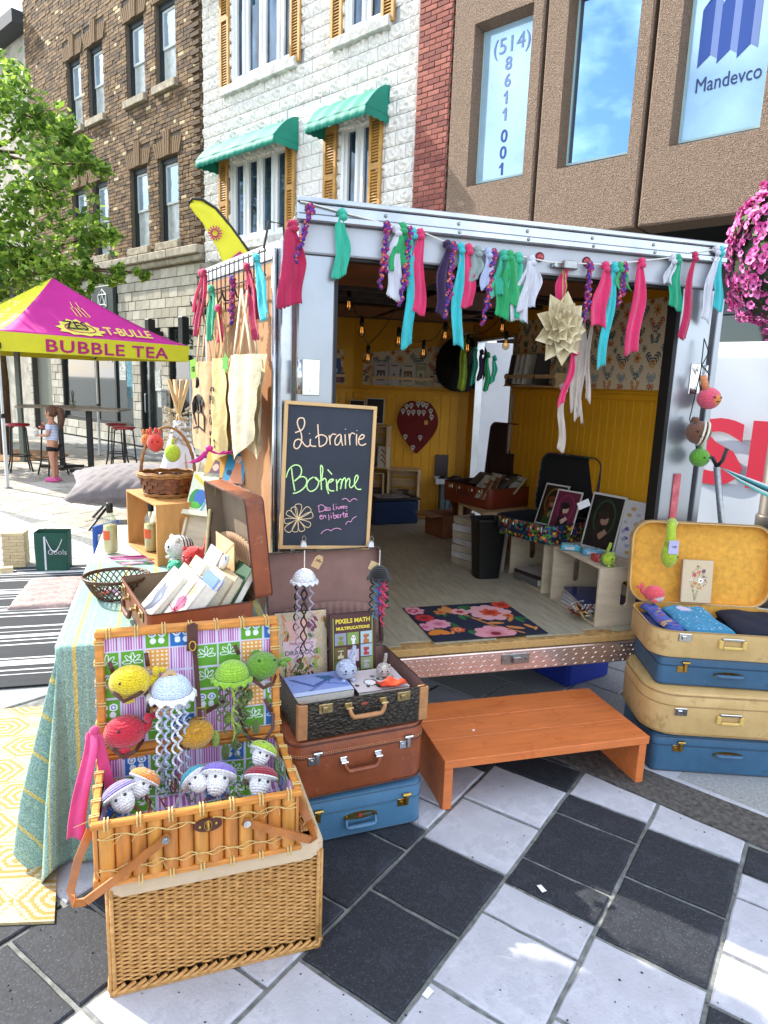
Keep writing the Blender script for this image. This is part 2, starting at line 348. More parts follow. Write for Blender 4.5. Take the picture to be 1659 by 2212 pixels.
cols = {   # v range : list of (u0, u1, colour)
 (1.43, 1.785): [(-.3, .12, W1), (.12, .45, W1), (.45, .78, K1), (.78, 1.0, K1), (1.0, 1.32, K1), (1.32, 1.5, W1), (1.5, 1.83, K1), (1.83, 2.15, W1), (2.15, 2.5, K1)],
 (1.085, 1.43): [(-.2, .1, W1), (.1, .45, K1), (.45, .79, W1), (.79, 1.11, W1), (1.11, 1.30, W1), (1.30, 1.46, K1), (1.46, 1.80, K1), (1.80, 1.94, K1), (1.94, 2.09, W1), (2.09, 2.42, W1), (2.42, 2.75, K1), (2.75, 3.1, W1)],
 (.752, 1.085): [(-.1, .2, K1), (.2, .55, W1), (.55, .9, W1), (.9, 1.235, W1), (1.235, 1.575, K1), (1.575, 1.9, K1), (1.9, 2.2, W1), (2.2, 2.49, W1), (2.49, 2.68, K1), (2.68, 3.0, K1)],
 (.437, .752): [(.3, .75, K1), (.75, 1.07, W1), (1.07, 1.4, W1), (1.4, 1.71, W1), (1.71, 1.868, W1), (1.868, 2.022, K1), (2.022, 2.342, K1), (2.342, 2.49, K1), (2.49, 2.76, W1)],
 (.115, .437): [(.9, 1.2, K1), (1.2, 1.5, W1), (1.5, 1.83, W1), (1.83, 2.148, K1), (2.148, 2.458, K1), (2.458, 2.75, W1)],
 (-.21, .115): [(1.0, 1.4, W1), (1.4, 1.79, K1), (1.79, 2.0, W1), (2.0, 2.27, W1), (2.27, 2.41, W1), (2.41, 2.59, K1), (2.59, 2.9, W1)],
 (-.53, -.21): [(1.3, 1.7, W1), (1.7, 2.0, K1), (2.0, 2.3, W1), (2.3, 2.6, K1), (2.6, 2.9, W1)],
 (-.85, -.53): [(1.5, 1.9, K1), (1.9, 2.2, W1), (2.2, 2.5, W1), (2.5, 2.8, K1)],
 (1.785, 2.12): [(-.3, .2, W1), (.2, .6, K1), (.6, .95, K1), (.95, 1.3, W1), (1.3, 1.65, W1), (1.65, 2.0, K1), (2.0, 2.4, W1)],
 (2.12, 2.45): [(-.2, .3, K1), (.3, .62, W1), (.62, .95, K1), (.95, 1.3, K1), (1.3, 1.65, W1), (1.65, 2.0, W1), (2.0, 2.4, K1)],
 (2.45, 2.8): [(.1, .45, W1), (.45, .8, W1), (.8, 1.12, G1), (1.12, 1.46, W1), (1.46, 1.8, K1), (1.8, 2.2, K1)],
}
for (v0, v1), L in cols.items():
 for a, b_, m_ in L: stone(ground, m_, a, b_, v0, v1, clip=CLIP)
gr = B()
for k in range(420):
 x, y = rnd.uniform(-1.0, 2.2), rnd.uniform(1.1, 2.9); s_ = rnd.choice((.0015, .002, .003, .004)); gr.add([(x + s_ * rnd.uniform(.6, 1.3) * math.cos(a), y + s_ * rnd.uniform(.6, 1.3) * math.sin(a), .0016) for a in (.3, 1.6, 2.9, 4.2, 5.4)] + [(x, y, .0016 + s_ * .7)], [(i, (i + 1) % 5, 5) for i in range(5)])
obj('grit', gr, M('grit_dark', '#3a3632', .9, var=.2), ground, kind='stuff')
for k, (x, y, a, l_) in enumerate(((.165, 1.53, .9, 'small white paper scrap on the large black stone in front'), (.56, 1.93, 2.0, 'tiny torn paper bit on the narrow white stone'))):
 p = B(); p.sheet(3, 3, lambda u, v: ((u - .5) * .03, (v - .5) * .018, .003 + .003 * u * v), .0006); o = obj('paper_scrap', p, M('paper', '#e8e8ea', .9, var=.03)); o.location = (x, y, .002); o.rotation_euler = (0, 0, a); tag(o, l_, 'paper scrap')
bp = -1.2
while bp < 4.5:
 L = rnd.uniform(.8, 1.1); a = A0 + bd * bp; u0 = a.dot(bd); v0 = a.dot(bn)
 stone(ground, M('granite_kerb'), u0, u0 + L, v0 + .01, v0 + .225, (bd, bn), g=.004, name='granite_block'); bp += L
v0 = A0.dot(bn) + .235; row = 0
while row < 9:
 u = A0.dot(bd) - 2.2 + (row % 2) * .27
 while u < A0.dot(bd) + 4.2:
  cpt = bd * (u + .25) + bn * (v0 + .15)
  if (cpt - FT.o).dot(FT.x) > -1.2: stone(ground, G1, u, u + .5, v0, v0 + .31, (bd, bn), g=.005)
  u += .5
 v0 += .31; row += 1
pa = R(-30.5); PU = Vector((math.cos(pa), math.sin(pa), 0)); PV = Vector((-math.sin(pa), math.cos(pa), 0))
strip_q = Vector((-4.42, 7.57, 0)); strip_d = (Vector((-3.42, 6.72, 0)) - strip_q).normalized(); strip_n = Vector((-strip_d.y, strip_d.x, 0))
if strip_n.y < 0: strip_n = -strip_n
bulk = B(); bulk2 = B(); near = []
tr_clip = lambda p: -0.15 < (p - FT.o).dot(FT.x) < 2.1 and (p - FT.o).dot(FT.y) > 0
for r_ in range(0, 90):
 v = 2.0 + r_ * .235; u = -16 + (r_ * .37) % .6
 while u < 4.0:
  L = .6 if (r_ % 3) else .4; c = PU * (u + L / 2) + PV * (v + .12)
  if -16 < c.x < -.4 and 4 < c.y < 21 and not tr_clip(c) and (c - strip_q).dot(strip_n) > .12 and (c - FB.o).dot(FB.y) < -1.1: near.append((c.length, u, L, v, rnd.random(), c.x / c.y))
  u += L
near.sort(); n_st = 0
for d, u, L, v, q, xp in near:
 mi = 1 if q > .8 else 0
 if n_st < 240 and -.62 < xp < -.26:
  n_st += 1; stone(ground, M('warm_paver_light') if mi else M('warm_paver'), u, u + L, v, v + .235, (PU, PV), g=.005)
 else:
  bb = bulk2 if mi else bulk; g = .006
  pts = [PU * a + PV * b_ for a, b_ in ((u + g, v + g), (u + L - g, v + g), (u + L - g, v + .235 - g), (u + g, v + .235 - g))]
  z = rnd.uniform(-.0015, .0005); bb.add([(p.x, p.y, -.0075) for p in pts] + [(p.x, p.y, z) for p in pts], [(4, 5, 6, 7), (0, 1, 5, 4), (1, 2, 6, 5), (2, 3, 7, 6), (3, 0, 4, 7)])
obj('far_pavers', bulk, M('warm_paver'), ground, kind='stuff'); obj('far_light_pavers', bulk2, M('warm_paver_light'), ground, kind='stuff')
su, sv = strip_q.dot(strip_d), strip_q.dot(strip_n)
for k in range(-8, 9): stone(ground, M('white_paint_stone'), su + k * .9, su + k * .9 + .9, sv - .28, sv + .02, (strip_d, strip_n), g=.004)
for r_ in range(22):
 for k in range(-10, 12):
  u, v = su + k * .62 + (r_ % 2) * .3, sv - .28 - (r_ + 1) * .31; c = strip_d * (u + .3) + strip_n * (v + .15)
  cu, cv = c.dot(TU), c.dot(TV)
  if (cv > 2.85 or (cu > 2.5 and c.x < -.5)) and c.x < -.2 and c.x > -7 and not tr_clip(c) and c.y > 1.0:
   if c.dot(TV) > 2.95 or c.dot(TU) > 2.55: stone(ground, (G1, G1, W1, K1)[(k * 7 + r_ * 5) % 4] if c.length < 4 else G1, u, u + .62, v, v + .31, (strip_d, strip_n), g=.005)
pb = B(); p4 = [FB(-14, -1.0), FB(-14, .3), FB(20, .3), FB(20, -1.0)]; pb.add([(p.x, p.y, -.004) for p in p4], [(3, 2, 1, 0)])
o = obj('shop_pavement', pb, M('pavement', '#8d8e8c', .9, var=.12, vs=2, bump=.3, bs=60)); o['kind'] = 'structure'
STZ = 10.2
# ================================================================ street front
def fb(name, label, cat, group=None): return thing(name, label, cat, FB.o, FB.yaw, group)
def split_rects(x0, x1, z0, z1, holes):
 xs = sorted({x0, x1} | {min(max(v, x0), x1) for h in holes for v in (h[0], h[1])}); zs = sorted({z0, z1} | {min(max(v, z0), z1) for h in holes for v in (h[2], h[3])})
 for a, b_ in zip(xs, xs[1:]):
  for c, d in zip(zs, zs[1:]):
   if b_ - a < 1e-4 or d - c < 1e-4: continue
   mx_, mz = (a + b_) / 2, (c + d) / 2
   if not any(h[0] < mx_ < h[1] and h[2] < mz < h[3] for h in holes): yield a, b_, c, d
def wall_slab(parent, x0, x1, z0, z1, y0, y1, holes, mat, name='wall'):
 b = B()
 for a, b_, c, d in split_rects(x0, x1, z0, z1, holes): b.box(a, b_, y0, y1, c, d)
 return obj(name, b, mat, parent)
def courses(x0, x1, z0, z1, bw, bh, j, holes, half=.5, mn=.03, short=None):
 r_ = 0; z = z0
 while z < z1 - .01:
  x = x0 - (r_ % 2) * bw * half; k = 0
  while x < x1:
   w = short if (short and rnd.random() < .33) else bw
   a, b_, c, d = max(x, x0) + j / 2, min(x + w, x1) - j / 2, z + j / 2, min(z + bh, z1) - j / 2
   x += w; k += 1
   if b_ - a < mn: continue
   segs = [(a, b_)]
   for h in holes:
    if h[2] < (c + d) / 2 < h[3]:
     n_ = []
     for s_, e_ in segs:
      if h[1] <= s_ or h[0] >= e_: n_.append((s_, e_)); continue
      if h[0] - s_ > mn: n_.append((s_, h[0] - j / 2))
      if e_ - h[1] > mn: n_.append((h[1] + j / 2, e_))
     segs = n_
   for s_, e_ in segs: yield s_, e_, c, d
  z += bh; r_ += 1
def camdist(x, y, z): p = FB(x, y, z); return (p - Vector((0, 0, 1.6))).length
def inview(x, y, z, m=0.0):
 p = FB(x, y, z) - Vector((0, 0, 1.6)); f = p.dot(Vector((0, math.cos(PITCH), -math.sin(PITCH))))
 if f < .5: return False
 px = 829.5 + FPX * p.dot(CR) / f; py = 1106 - FPX * p.dot(CU) / f
 return -60 < px < 1720 and -60 < py < 2250
def piece_wall(parent, cells, mats, name, depth, limit=300, wts=None, y=0, prox=None, bulk_name=None, c=.004, order=None):
 """nearest cells in view one object each (sharing meshes by size and tone), the others joined"""
 cells = list(cells); cells = [q for q in cells if inview((q[0] + q[1]) / 2, y, (q[2] + q[3]) / 2)] if limit else cells
 cells.sort(key=lambda q: camdist((q[0] + q[1]) / 2, y, (q[2] + q[3]) / 2) if order is None else order(q))
 cache = {}; bulk = B(); cc = 0
 for i, (a, b_, z0, z1) in enumerate(cells):
  mi = rnd.choices(range(len(mats)), wts)[0] if wts else rnd.randrange(len(mats)); dy = rnd.uniform(0, depth * .35)
  w, h = round(b_ - a, 2), round(z1 - z0, 3)
  if i < limit:
   key = (w, h, mi)
   if key not in cache:
    m_ = B(); m_.cham(-w / 2, w / 2, -depth, 0, -h / 2, h / 2, c); cache[key] = m_.mesh(name, mats[mi])
   o = link(name, cache[key], parent, ((a + b_) / 2, y + dy, (z0 + z1) / 2))
  else:
   f0 = y - depth + dy; v = [(a, y, z0), (b_, y, z0), (b_, y, z1), (a, y, z1), (a, f0, z0), (b_, f0, z0), (b_, f0, z1), (a, f0, z1)]
   bulk.add(v, [(4, 5, 6, 7), (0, 1, 5, 4), (1, 2, 6, 5), (2, 3, 7, 6), (3, 0, 4, 7)], mi)
 if bulk.v: obj(bulk_name or name + 's_beyond', bulk, mats, parent, kind='stuff')
GLASS = M('window_glass', '#5f7f99', .03, var=0, spec=1.0, metal=.85)
GLASSD = M('shop_glass', '#1d2a2c', .04, var=0, spec=1.0, coat=.5)
BLIND = M('net_curtain', '#c9ccc6', .9, var=.15, vs=5, bump=.4, bs=20)
# ---------------- brown brick building
brick = fb('brick_building', 'brown brick building with pairs of sash windows and a pale tiled ground floor', 'building')
BX0, BX1, BZ = -5.2, 2.62, 13.0
lo, up_ = (4.33, 5.95), (7.28, 8.76)
wins = [(a, a + .72) for a in (-2.92, -1.86, -.12, 1.04)]
holes = [(a, b_, *z) for a, b_ in wins for z in (lo, up_, (10.2, 11.8))]
BT = [M('brick_dark', '#5c4a38', .9, var=.2, vs=40, bump=.4, bs=90), M('brick_brown', '#7a6144', .9, var=.2, vs=40, bump=.4, bs=90), M('brick_tan', '#8c7153', .9, var=.2, vs=40, bump=.4, bs=90), M('brick_pale', '#c3b08a', .9, var=.15, vs=40, bump=.4, bs=90)]
wall_slab(brick, BX0, BX1, 4.0, BZ, .03, .5, holes, M('brick_mortar', '#6b6155', .95, var=.2, vs=40))
heads = []
for a, b_ in wins:
 for z in (lo, up_): heads.append((a - .12, b_ + .12, z[1], z[1] + .42)); heads.append((a - .07, b_ + .07, z[0] - .16, z[0]))
piece_wall(brick, courses(BX0, BX1, 4.02, 12.4, .205, .075, .012, holes + heads, short=.1, mn=.02), BT, 'brick', .03, 250, (5, 6, 3, .45), y=.03, bulk_name='bricks_beyond')
qb = B()   # quoins of stepped brick by the party wall
for i in range(60):
 z = 4.05 + i * .15
 if z < 12: qb.box(BX1 - .22 - .08 * (i % 2), BX1 - .02, -.035, 0, z, z + .07)
obj('stepped_brick_edge', qb, BT[0], brick, kind='stuff')
for a, b_ in wins:
 for z0, z1 in (lo, up_):
  hb = B(); n_ = 13       # soldier course splayed above the window, taller keystone
  for k in range(n_):
   t = (k - (n_ - 1) / 2) / ((n_ - 1) / 2); x = (a + b_) / 2 + t * (b_ - a) * .56; top = .34 + (.13 if abs(t) < .17 else 0) - .05 * abs(t)
   hb.prism([(x - .027, z1 + .005), (x + .027, z1 + .005), (x + .03 + t * .1, z1 + top), (x - .03 + t * .1, z1 + top)], -.012 - (.02 if abs(t) < .17 else 0), .03, 'y')
  obj('brick_arch', hb, BT[1], brick, kind='stuff')
  sb = B(); sb.cham(a - .07, b_ + .07, -.08, .14, z0 - .155, z0 - .01, .01); obj('window_sill', sb, M('sill_stone', '#a79c88', .9, var=.2, vs=9, bump=.4, bs=60), brick)
  w = obj('window_frame', (lambda q: q)(B().box(a + .002, a + .06, .1, .19, z0, z1 - .002).box(b_ - .06, b_ - .002, .1, .19, z0, z1 - .002).box(a + .06, b_ - .06, .1, .19, z1 - .1, z1 - .003).box(a + .06, b_ - .06, .1, .19, z0, z0 + .05)), M('dark_teal_frame', '#17262a', .5, var=0), brick)
  mz = (z0 + z1) / 2 - .05
  s_ = B(); 
  for q0, q1, yy in ((mz, z1 - .1, .14), (z0 + .05, mz + .05, .165)):
   s_.box(a + .06, a + .1, yy, yy + .03, q0, q1).box(b_ - .1, b_ - .06, yy, yy + .03, q0, q1).box(a + .1, b_ - .1, yy, yy + .03, q1 - .045, q1).box(a + .1, b_ - .1, yy, yy + .03, q0, q0 + .045)
  obj('sash', s_, M('white_sash', '#cfd4d4', .5, var=0), w)
  obj('upper_pane', B().box(a + .1, b_ - .1, .155, .159, mz + .045, z1 - .145), M('pale_window', '#a8bccb', .06, var=.1, vs=1.5, spec=1, metal=.35), w)
  obj('lower_pane', B().box(a + .1, b_ - .1, .18, .184, z0 + .095, mz), M('pane_with_net', '#b9bfbb', .25, var=.16, vs=7, spec=.8), w)
cb = B()      # stone cornice between brick and tiles
for i in range(7): cb.cham(-5.2 + i * 1.12, -5.2 + i * 1.12 + 1.11, -.16, .2, 3.98, 4.14, .015).cham(-5.2 + i * 1.12, -5.2 + i * 1.12 + 1.11, -.09, .2, 3.86, 3.978, .02)
obj('cornice', cb, M('cornice_stone', '#a59d8d', .9, var=.2, vs=6, bump=.4, bs=60), brick, kind='stuff')
op = [(-9, -6.15, 0, 2.75), (-5.95, -4.66, 0, 2.75), (-4.0, -.3, .45, 2.72), (.06, .95, 0, 2.72), (1.26, 2.2, 0, 2.72), (-1.93, -.87, 2.93, 3.62)]
wall_slab(brick, BX0 - 4, BX1, 0, 3.86, .03, .4, op[:5], M('tile_joint', '#4b4844', .9, var=.1))
BTL = [M('pale_block', '#b9b3a4', .75, var=.08, vs=8, bump=.3, bs=120), M('pale_block_b', '#c6c1b4', .75, var=.08, vs=8, bump=.3, bs=120), M('pale_block_c', '#aca698', .75, var=.08, vs=8, bump=.3, bs=120)]
piece_wall(brick, courses(BX0 - 4, BX1, 0.03, 3.85, .31, .2, .014, op, mn=.05), BTL, 'wall_block', .03, 300, y=.03, bulk_name='blocks_beyond', order=lambda q: -q[0] * 1.0 - (q[2] > .0) * 0)
def shopwin(a, b_, z0, z1, posts, parent=brick, nm='shop_window'):
 f = B().box(a, a + .06, .06, .16, z0, z1).box(b_ - .06, b_, .06, .16, z0, z1).box(a + .06, b_ - .06, .06, .16, z1 - .08, z1).box(a + .06, b_ - .06, .06, .16, z0, z0 + .07)
 for p in posts: f.box(p - .04, p + .04, .06, .16, z0 + .07, z1 - .08)
 f = obj(nm, f, M('black_frame', '#101314', .4, var=0), parent); xs = [a] + list(posts) + [b_]
 for p, q in zip(xs, xs[1:]): obj('pane', B().box(p + .05, q - .05, .1, .106, z0 + .07, z1 - .08), GLASSD, f)
 return f
w = shopwin(-4.0, -.3, .45, 2.72, (-2.2, -1.2)); 
for k, (x, z, c, s_) in enumerate(((-3.1, 1.6, '#7c2f3a', .5), (-2.6, 1.05, '#3e5a22', .45), (-2.0, 1.15, '#4d6b2a', .4), (-3.2, 1.0, '#4b612c', .3), (-2.75, 1.45, '#b3243a', .22))):
 pass
for x0, x1, z0, z1, c in ((-1.05, -.75, 1.5, 1.95, '#c8ccc6'), (-.7, -.42, 1.1, 2.4, '#5e9bb0'), (-1.6, -1.4, 1.9, 2.2, '#c9b9c2'), (-.72, -.4, .85, 1.35, '#22414e')):
 obj('window_notice', B().box(x0, x1, .09, .096, z0, z1), M('notice' + c, c, .6, var=.3, vs=18), w)
for a, b_ in ((.06, .95), (1.26, 2.2)):
 f = shopwin(a, b_, 0, 2.72, (), nm='shop_door'); obj('transom', B().box(a + .06, b_ - .06, .05, .15, 1.98, 2.06), M('black_frame'), f)
 obj('door_handle', B().tube([(a + .16, .04, .8), (a + .16, .02, .82), (a + .16, .02, 1.2), (a + .16, .04, 1.22)], .012, 6), M('steel', '#a9adb0', .3, metal=1), f)
obj('window_notice', B().box(.55, .78, .09, .096, 1.3, 1.75), M('notice#c8ccc6'), brick)
obj('grey_door', B().box(-5.93, -4.68, .16, .2, 0, 2.73), M('grey_green_door', '#77786a', .6, var=.05), brick)
obj('dark_doorway', B().box(-9, -6.15, .35, .38, 0, 2.75), M('doorway', '#12181b', .3, var=0), brick)
obj('mail_box', B().cham(1.02, 1.18, -.14, 0, .95, 1.3, .015).cham(1.0, 1.2, -.16, 0, 1.3, 1.35, .01), M('mailbox_paint', '#c9ccc6', .5), brick)
sg = obj('signboard', B().cham(-1.92, -.88, -.09, .0, 2.92, 3.63, .008), M('sign_dark', '#3a4342', .5, var=.05), brick)
e = B(); pts = [(0, .26), (.2, .13), (.2, -.13), (0, -.26), (-.2, -.13), (-.2, .13)]; tri = [(0, .14), (.13, -.09), (-.13, -.09)]
segs = list(zip(pts, pts[1:] + pts[:1])) + list(zip(tri, tri[1:] + tri[:1])) + [(pts[0], tri[0]), (pts[1], tri[0]), (pts[5], tri[0]), (pts[1], tri[1]), (pts[2], tri[1]), (pts[3], tri[1]), (pts[3], tri[2]), (pts[4], tri[2]), (pts[5], tri[2])]
for (x0, z0), (x1, z1) in segs: e.tube([(-1.4 + x0, -.094, 3.3 + z0), (-1.4 + x1, -.094, 3.3 + z1)], .011, 4)
obj('emblem', e, M('white_print', '#e4e6e4', .6, var=0), sg)
for k, x in enumerate((1.06, 2.33)):
 l_ = fb('wall_lamp', ('black box lamp on the tiled pier between the two shop doors', 'black box lamp on the tiled pier nearest the book trailer')[k], 'lamp', 'black lamps on the tiled wall')
 obj('lamp_body', B().cham(x - .09, x + .07, -.36, -.2, 2.25, 2.78, .01), M('black_metal', '#0e0f10', .45, var=0), l_); obj('bracket', B().box(x - .03, x + .03, -.2, 0, 2.45, 2.55), M('black_metal'), l_)
far = fb('stucco_building', 'pale stucco building behind the tree at the far left', 'building')
obj('wall', B().box(-30, -5.25, .2, 8, 0, STZ), M('pale_stucco', '#b5aea0', .9, var=.2, vs=3, bump=.4, bs=30), far); obj('eave', B().box(-30, -5.22, -.25, 8.2, STZ, STZ + .3), M('eave_dark', '#3a3c40', .6, var=0), far)
# ---------------- white block building
white = fb('white_building', 'white rock-faced block building with green awnings and wooden shutters', 'building')
WX0, WX1 = 2.66, 7.87
WW = [(3.58, 5.15, 6.72, 8.9), (6.4, 7.15, 6.72, 8.9), (3.52, 5.1, 4.08, 5.5), (6.38, 7.05, 4.0, 5.5)]
wall_slab(white, WX0, WX1, 3.78, 12, .03, .5, WW, M('white_joint', '#b9bcbd', .9, var=.06))
wb = []
for vno in range(5):     # rock faces with carved-looking scrolls
 rr_ = random.Random(vno + 3); cx, cz = rr_.uniform(-.05, .05), rr_.uniform(-.02, .02); ph = rr_.uniform(0, 6); q = [(rr_.uniform(-.17, .17), rr_.uniform(-.07, .07), rr_.uniform(.015, .04)) for _ in range(7)]
 def hgt(u, v):
  x, z = (u - .5) * .4, (v - .5) * .2; ed = min(u, 1 - u) * .4 / .03; ed = min(ed, min(v, 1 - v) * .2 / .025, 1)
  r_ = math.hypot(x - cx, z - cz); a = math.atan2(z - cz, x - cx); h = .018 + .018 * math.sin(a * 2 + r_ * 70 + ph)
  for a_, b2, s_ in q: h += .022 * math.exp(-((x - a_) ** 2 + (z - b2) ** 2) / (s_ * s_))
  return -(.004 + max(0, min(h, .05)) * ed)
 b = B(); b.grid(16, 9, lambda u, v: ((u - .5) * .392, hgt(u, v), (v - .5) * .192)); wb.append(b)
WP = M('white_masonry_paint', '#e2dfd8', .75, var=.05, vs=6, bump=.3, bs=60)
wme = [b.mesh('rock_faced_block', WP) for b in wb]; cells = [c for c in courses(WX0, WX1, 3.8, 9.4, .4, .2, .008, WW + [(3.3, 5.4, 6.55, 6.72), (6.1, 7.4, 6.55, 6.72)], mn=.08) if inview((c[0] + c[1]) / 2, 0, (c[2] + c[3]) / 2)]
cells.sort(key=lambda q: camdist(q[0], 0, q[2])); bulk = B()
for i, (a, b_, z0, z1) in enumerate(cells):
 k = rnd.randrange(5); w, h = b_ - a, z1 - z0; cx_, cz_ = (a + b_) / 2, (z0 + z1) / 2
 smooth_zone = 5.1 < cx_ < 6.2 and cz_ < 6.1; sy = .25 if smooth_zone else 1
 if i < 300: o = link('stone_block', wme[k], white, (cx_, 0.02, cz_)); o.scale = (w / .392, sy, h / .192)
 else:
  bulk.add([(cx_ + x * w / .392, .02 + y * sy, cz_ + z * h / .192) for x, y, z in wb[k].v], wb[k].f)
if bulk.v: obj('stone_blocks_beyond', bulk, WP, white, kind='stuff')
for (a, b_, z0, z1), np_ in zip(WW, (4, 2, 4, 2)):
 if np_ == 4 and z0 > 6: mull = [(a, a + .5), (a + .5, b_ - .5), (b_ - .5, b_)]; mull = [(a, a + .32), (a + .32, (a + b_) / 2), ((a + b_) / 2, b_ - .32), (b_ - .32, b_)]
 else: mull = [(a + (b_ - a) * k / np_, a + (b_ - a) * (k + 1) / np_) for k in range(np_)]
 f = B()
 f.box(a - .02, a + .04, .0, .2, z0, z1).box(b_ - .04, b_ + .02, .0, .2, z0, z1).box(a + .04, b_ - .04, .0, .2, z1 - .05, z1).box(a + .04, b_ - .04, .0, .2, z0, z0 + .06)
 f = obj('window_frame', f, M('white_frame', '#e0e2e0', .4, var=0), white)
 for p, q in mull:
  s_ = B().box(p + .03, p + .085, .04, .12, z0 + .06, z1 - .05).box(q - .085, q - .03, .04, .12, z0 + .06, z1 - .05).box(p + .085, q - .085, .04, .12, z0 + .06, z0 + .12).box(p + .085, q - .085, .04, .12, z1 - .11, z1 - .05)
  obj('casement', s_, M('white_frame'), f); obj('pane', B().box(p + .085, q - .085, .085, .09, z0 + .12, z1 - .11), M('blue_dark_glass', '#41586d', .05, var=.5, vs=1.2, spec=1, metal=.5, stretch=(3, 1, 1)), f)
 obj('window_sill', B().cham(a - .24, b_ + .2, -.1, .1, z0 - .17, z0 - .02, .012), M('sill_white', '#c4c4be', .85, var=.2, vs=7, bump=.4, bs=60), white)
def shutter(x0, x1, z0, z1):
 f = B().box(x0, x0 + .05, -.06, -.02, z0, z1).box(x1 - .05, x1, -.06, -.02, z0, z1)
 for z in (z0, (z0 + z1) / 2, z1 - .09): f.box(x0 + .05, x1 - .05, -.06, -.02, z, z + .09)
 f = obj('shutter', f, M('ochre_wood', '#b98a44', .6, var=.12, vs=12), white); s_ = B(); z = z0 + .1
 while z < z1 - .1:
  if abs(z - (z0 + z1) / 2 - .03) > .07: s_.add([(x0 + .05, -.055, z), (x1 - .05, -.055, z), (x1 - .05, -.03, z + .035), (x0 + .05, -.03, z + .035), (x0 + .05, -.05, z - .006), (x1 - .05, -.05, z - .006)], [(0, 1, 2, 3), (4, 5, 1, 0), (3, 2, 5, 4)])
  z += .042
 obj('louvre', s_, M('ochre_wood'), f, kind='stuff'); obj('shutter_back', B().box(x0 + .05, x1 - .05, -.028, -.022, z0, z1), M('ochre_dark', '#5f4526', .8, var=0), f)
for x0, x1, z0, z1 in ((3.28, 3.54, 6.62, 8.9), (5.18, 5.42, 6.62, 8.9), (6.12, 6.36, 6.62, 8.9), (7.16, 7.4, 6.62, 8.9), (3.22, 3.48, 3.95, 5.5), (5.1, 5.32, 3.95, 5.5), (6.02, 6.3, 3.95, 5.5), (7.0, 7.25, 3.95, 5.5)): shutter(x0, x1, z0, z1)
obj('fascia', B().box(WX0, WX1, -.12, .3, 3.6, 3.77).box(WX0, WX0 + .5, -.2, 0, 3.5, 3.59), M('worn_fascia', '#6b6a63', .9, var=.4, vs=6), white)
obj('shop_front', B().box(WX0, WX1, .12, .3, 0, 3.6), M('dark_shopfront', '#1a1c1e', .4, var=.2, vs=1), white)
def awning(x0, x1, zt, zb, out_, label, group='green awnings', x0b=None):
 t = fb('awning', label, 'awning', group); x0b = x0 if x0b is None else x0b
 def prof(k): a = k / 6; return (-out_ * (a ** .85), zt - (zt - zb) * a ** 1.45)
 b = B(); n_ = 4; segs = 6
 b.sheet(28, 6, lambda u, v: (x0 + (x1 - x0) * u, prof(v * 6)[0] * (1 - .03 * abs(math.sin(u * n_ * PI))), prof(v * 6)[1] - .015 * math.sin(u * n_ * PI) ** 2), .004)
 obj('canopy_cloth', b, M('awning_green', '#0d806c', .7, var=.06, vs=6), t, True)
 v_ = B(); v_.sheet(60, 2, lambda u, v: (x0 + (x1 - x0) * u, -out_ - .004 * math.sin(u * 40), zb - v * (.11 + .022 * abs(math.sin(u * 15 * PI)))), .003); obj('valance', v_, M('awning_green'), t, True)
 for x in (x0, x1):
  p = [(0, zt)] + [prof(k) for k in range(1, 7)] + [(0, zb)]; s_ = B(); s_.prism([(q[0], q[1]) for q in p], x - .003, x + .003, 'x'); obj('side_panel', s_, M('awning_green'), t)
  s_ = B(); s_.sheet(8, 1, lambda u, v: (x, -out_ * u, zb - v * (.1 + .02 * abs(math.sin(u * 4 * PI)))), .003); obj('side_valance', s_, M('awning_green'), t)
awning(3.16, 5.36, 5.82, 5.42, .5, 'wide green scalloped awning over the left window of the white wall')
awning(6.06, 7.33, 5.82, 5.42, .48, 'narrower green scalloped awning over the right window of the white wall')
awning(2.9, 3.35, 8.72, 8.45, .5, 'small green awning corner at the top of the white wall, cut by the photo edge')
# ---------------- red brick pier and pebble-dash office building
pier = fb('brick_pier', 'narrow red brick pier between the white wall and the pebbled wall', 'wall')
obj('core', B().box(7.9, 8.46, -.07, .3, 0, 12), M('red_mortar', '#a58c80', .95, var=.2, vs=30), pier)
RB = [M('red_brick', '#94564a', .85, var=.15, vs=30, bump=.3, bs=90), M('red_brick_b', '#a26254', .85, var=.15, vs=30, bump=.3, bs=90), M('red_brick_c', '#824a42', .85, var=.15, vs=30, bump=.3, bs=90)]
piece_wall(pier, courses(7.9, 8.46, 3.5, 9.0, .2, .07, .01, [], mn=.03), RB, 'brick', .02, 290, y=-.07, bulk_name='bricks_beyond')
rb = B(); z = 3.5; i = 0
while z < 9: rb.box(8.46, 8.475, -.085 + (0 if i % 2 else .09), .1, z, z + .06); z += .07; i += 1
obj('side_bricks', rb, RB[2], pier, kind='stuff')
office = fb('office_building', 'brown pebble-dash office block with tall mirrored windows', 'building')
PEB = M('pebble_dash', '#b79d85', .9, var=.35, vs=120, bump=1.0, bs=90, btype='voronoi', bd=.022, vtype='noise', col2='#5f4a3c')
gx = [8.5, 9.86, 11.18, 12.5, 13.82, 15.14, 16.46, 17.8]; wx = [(8.88, 9.66), (10.18, 10.98), (11.49, 12.3), (12.82, 13.6), (14.14, 14.92), (15.46, 16.24), (16.8, 17.5)]
PRB = []
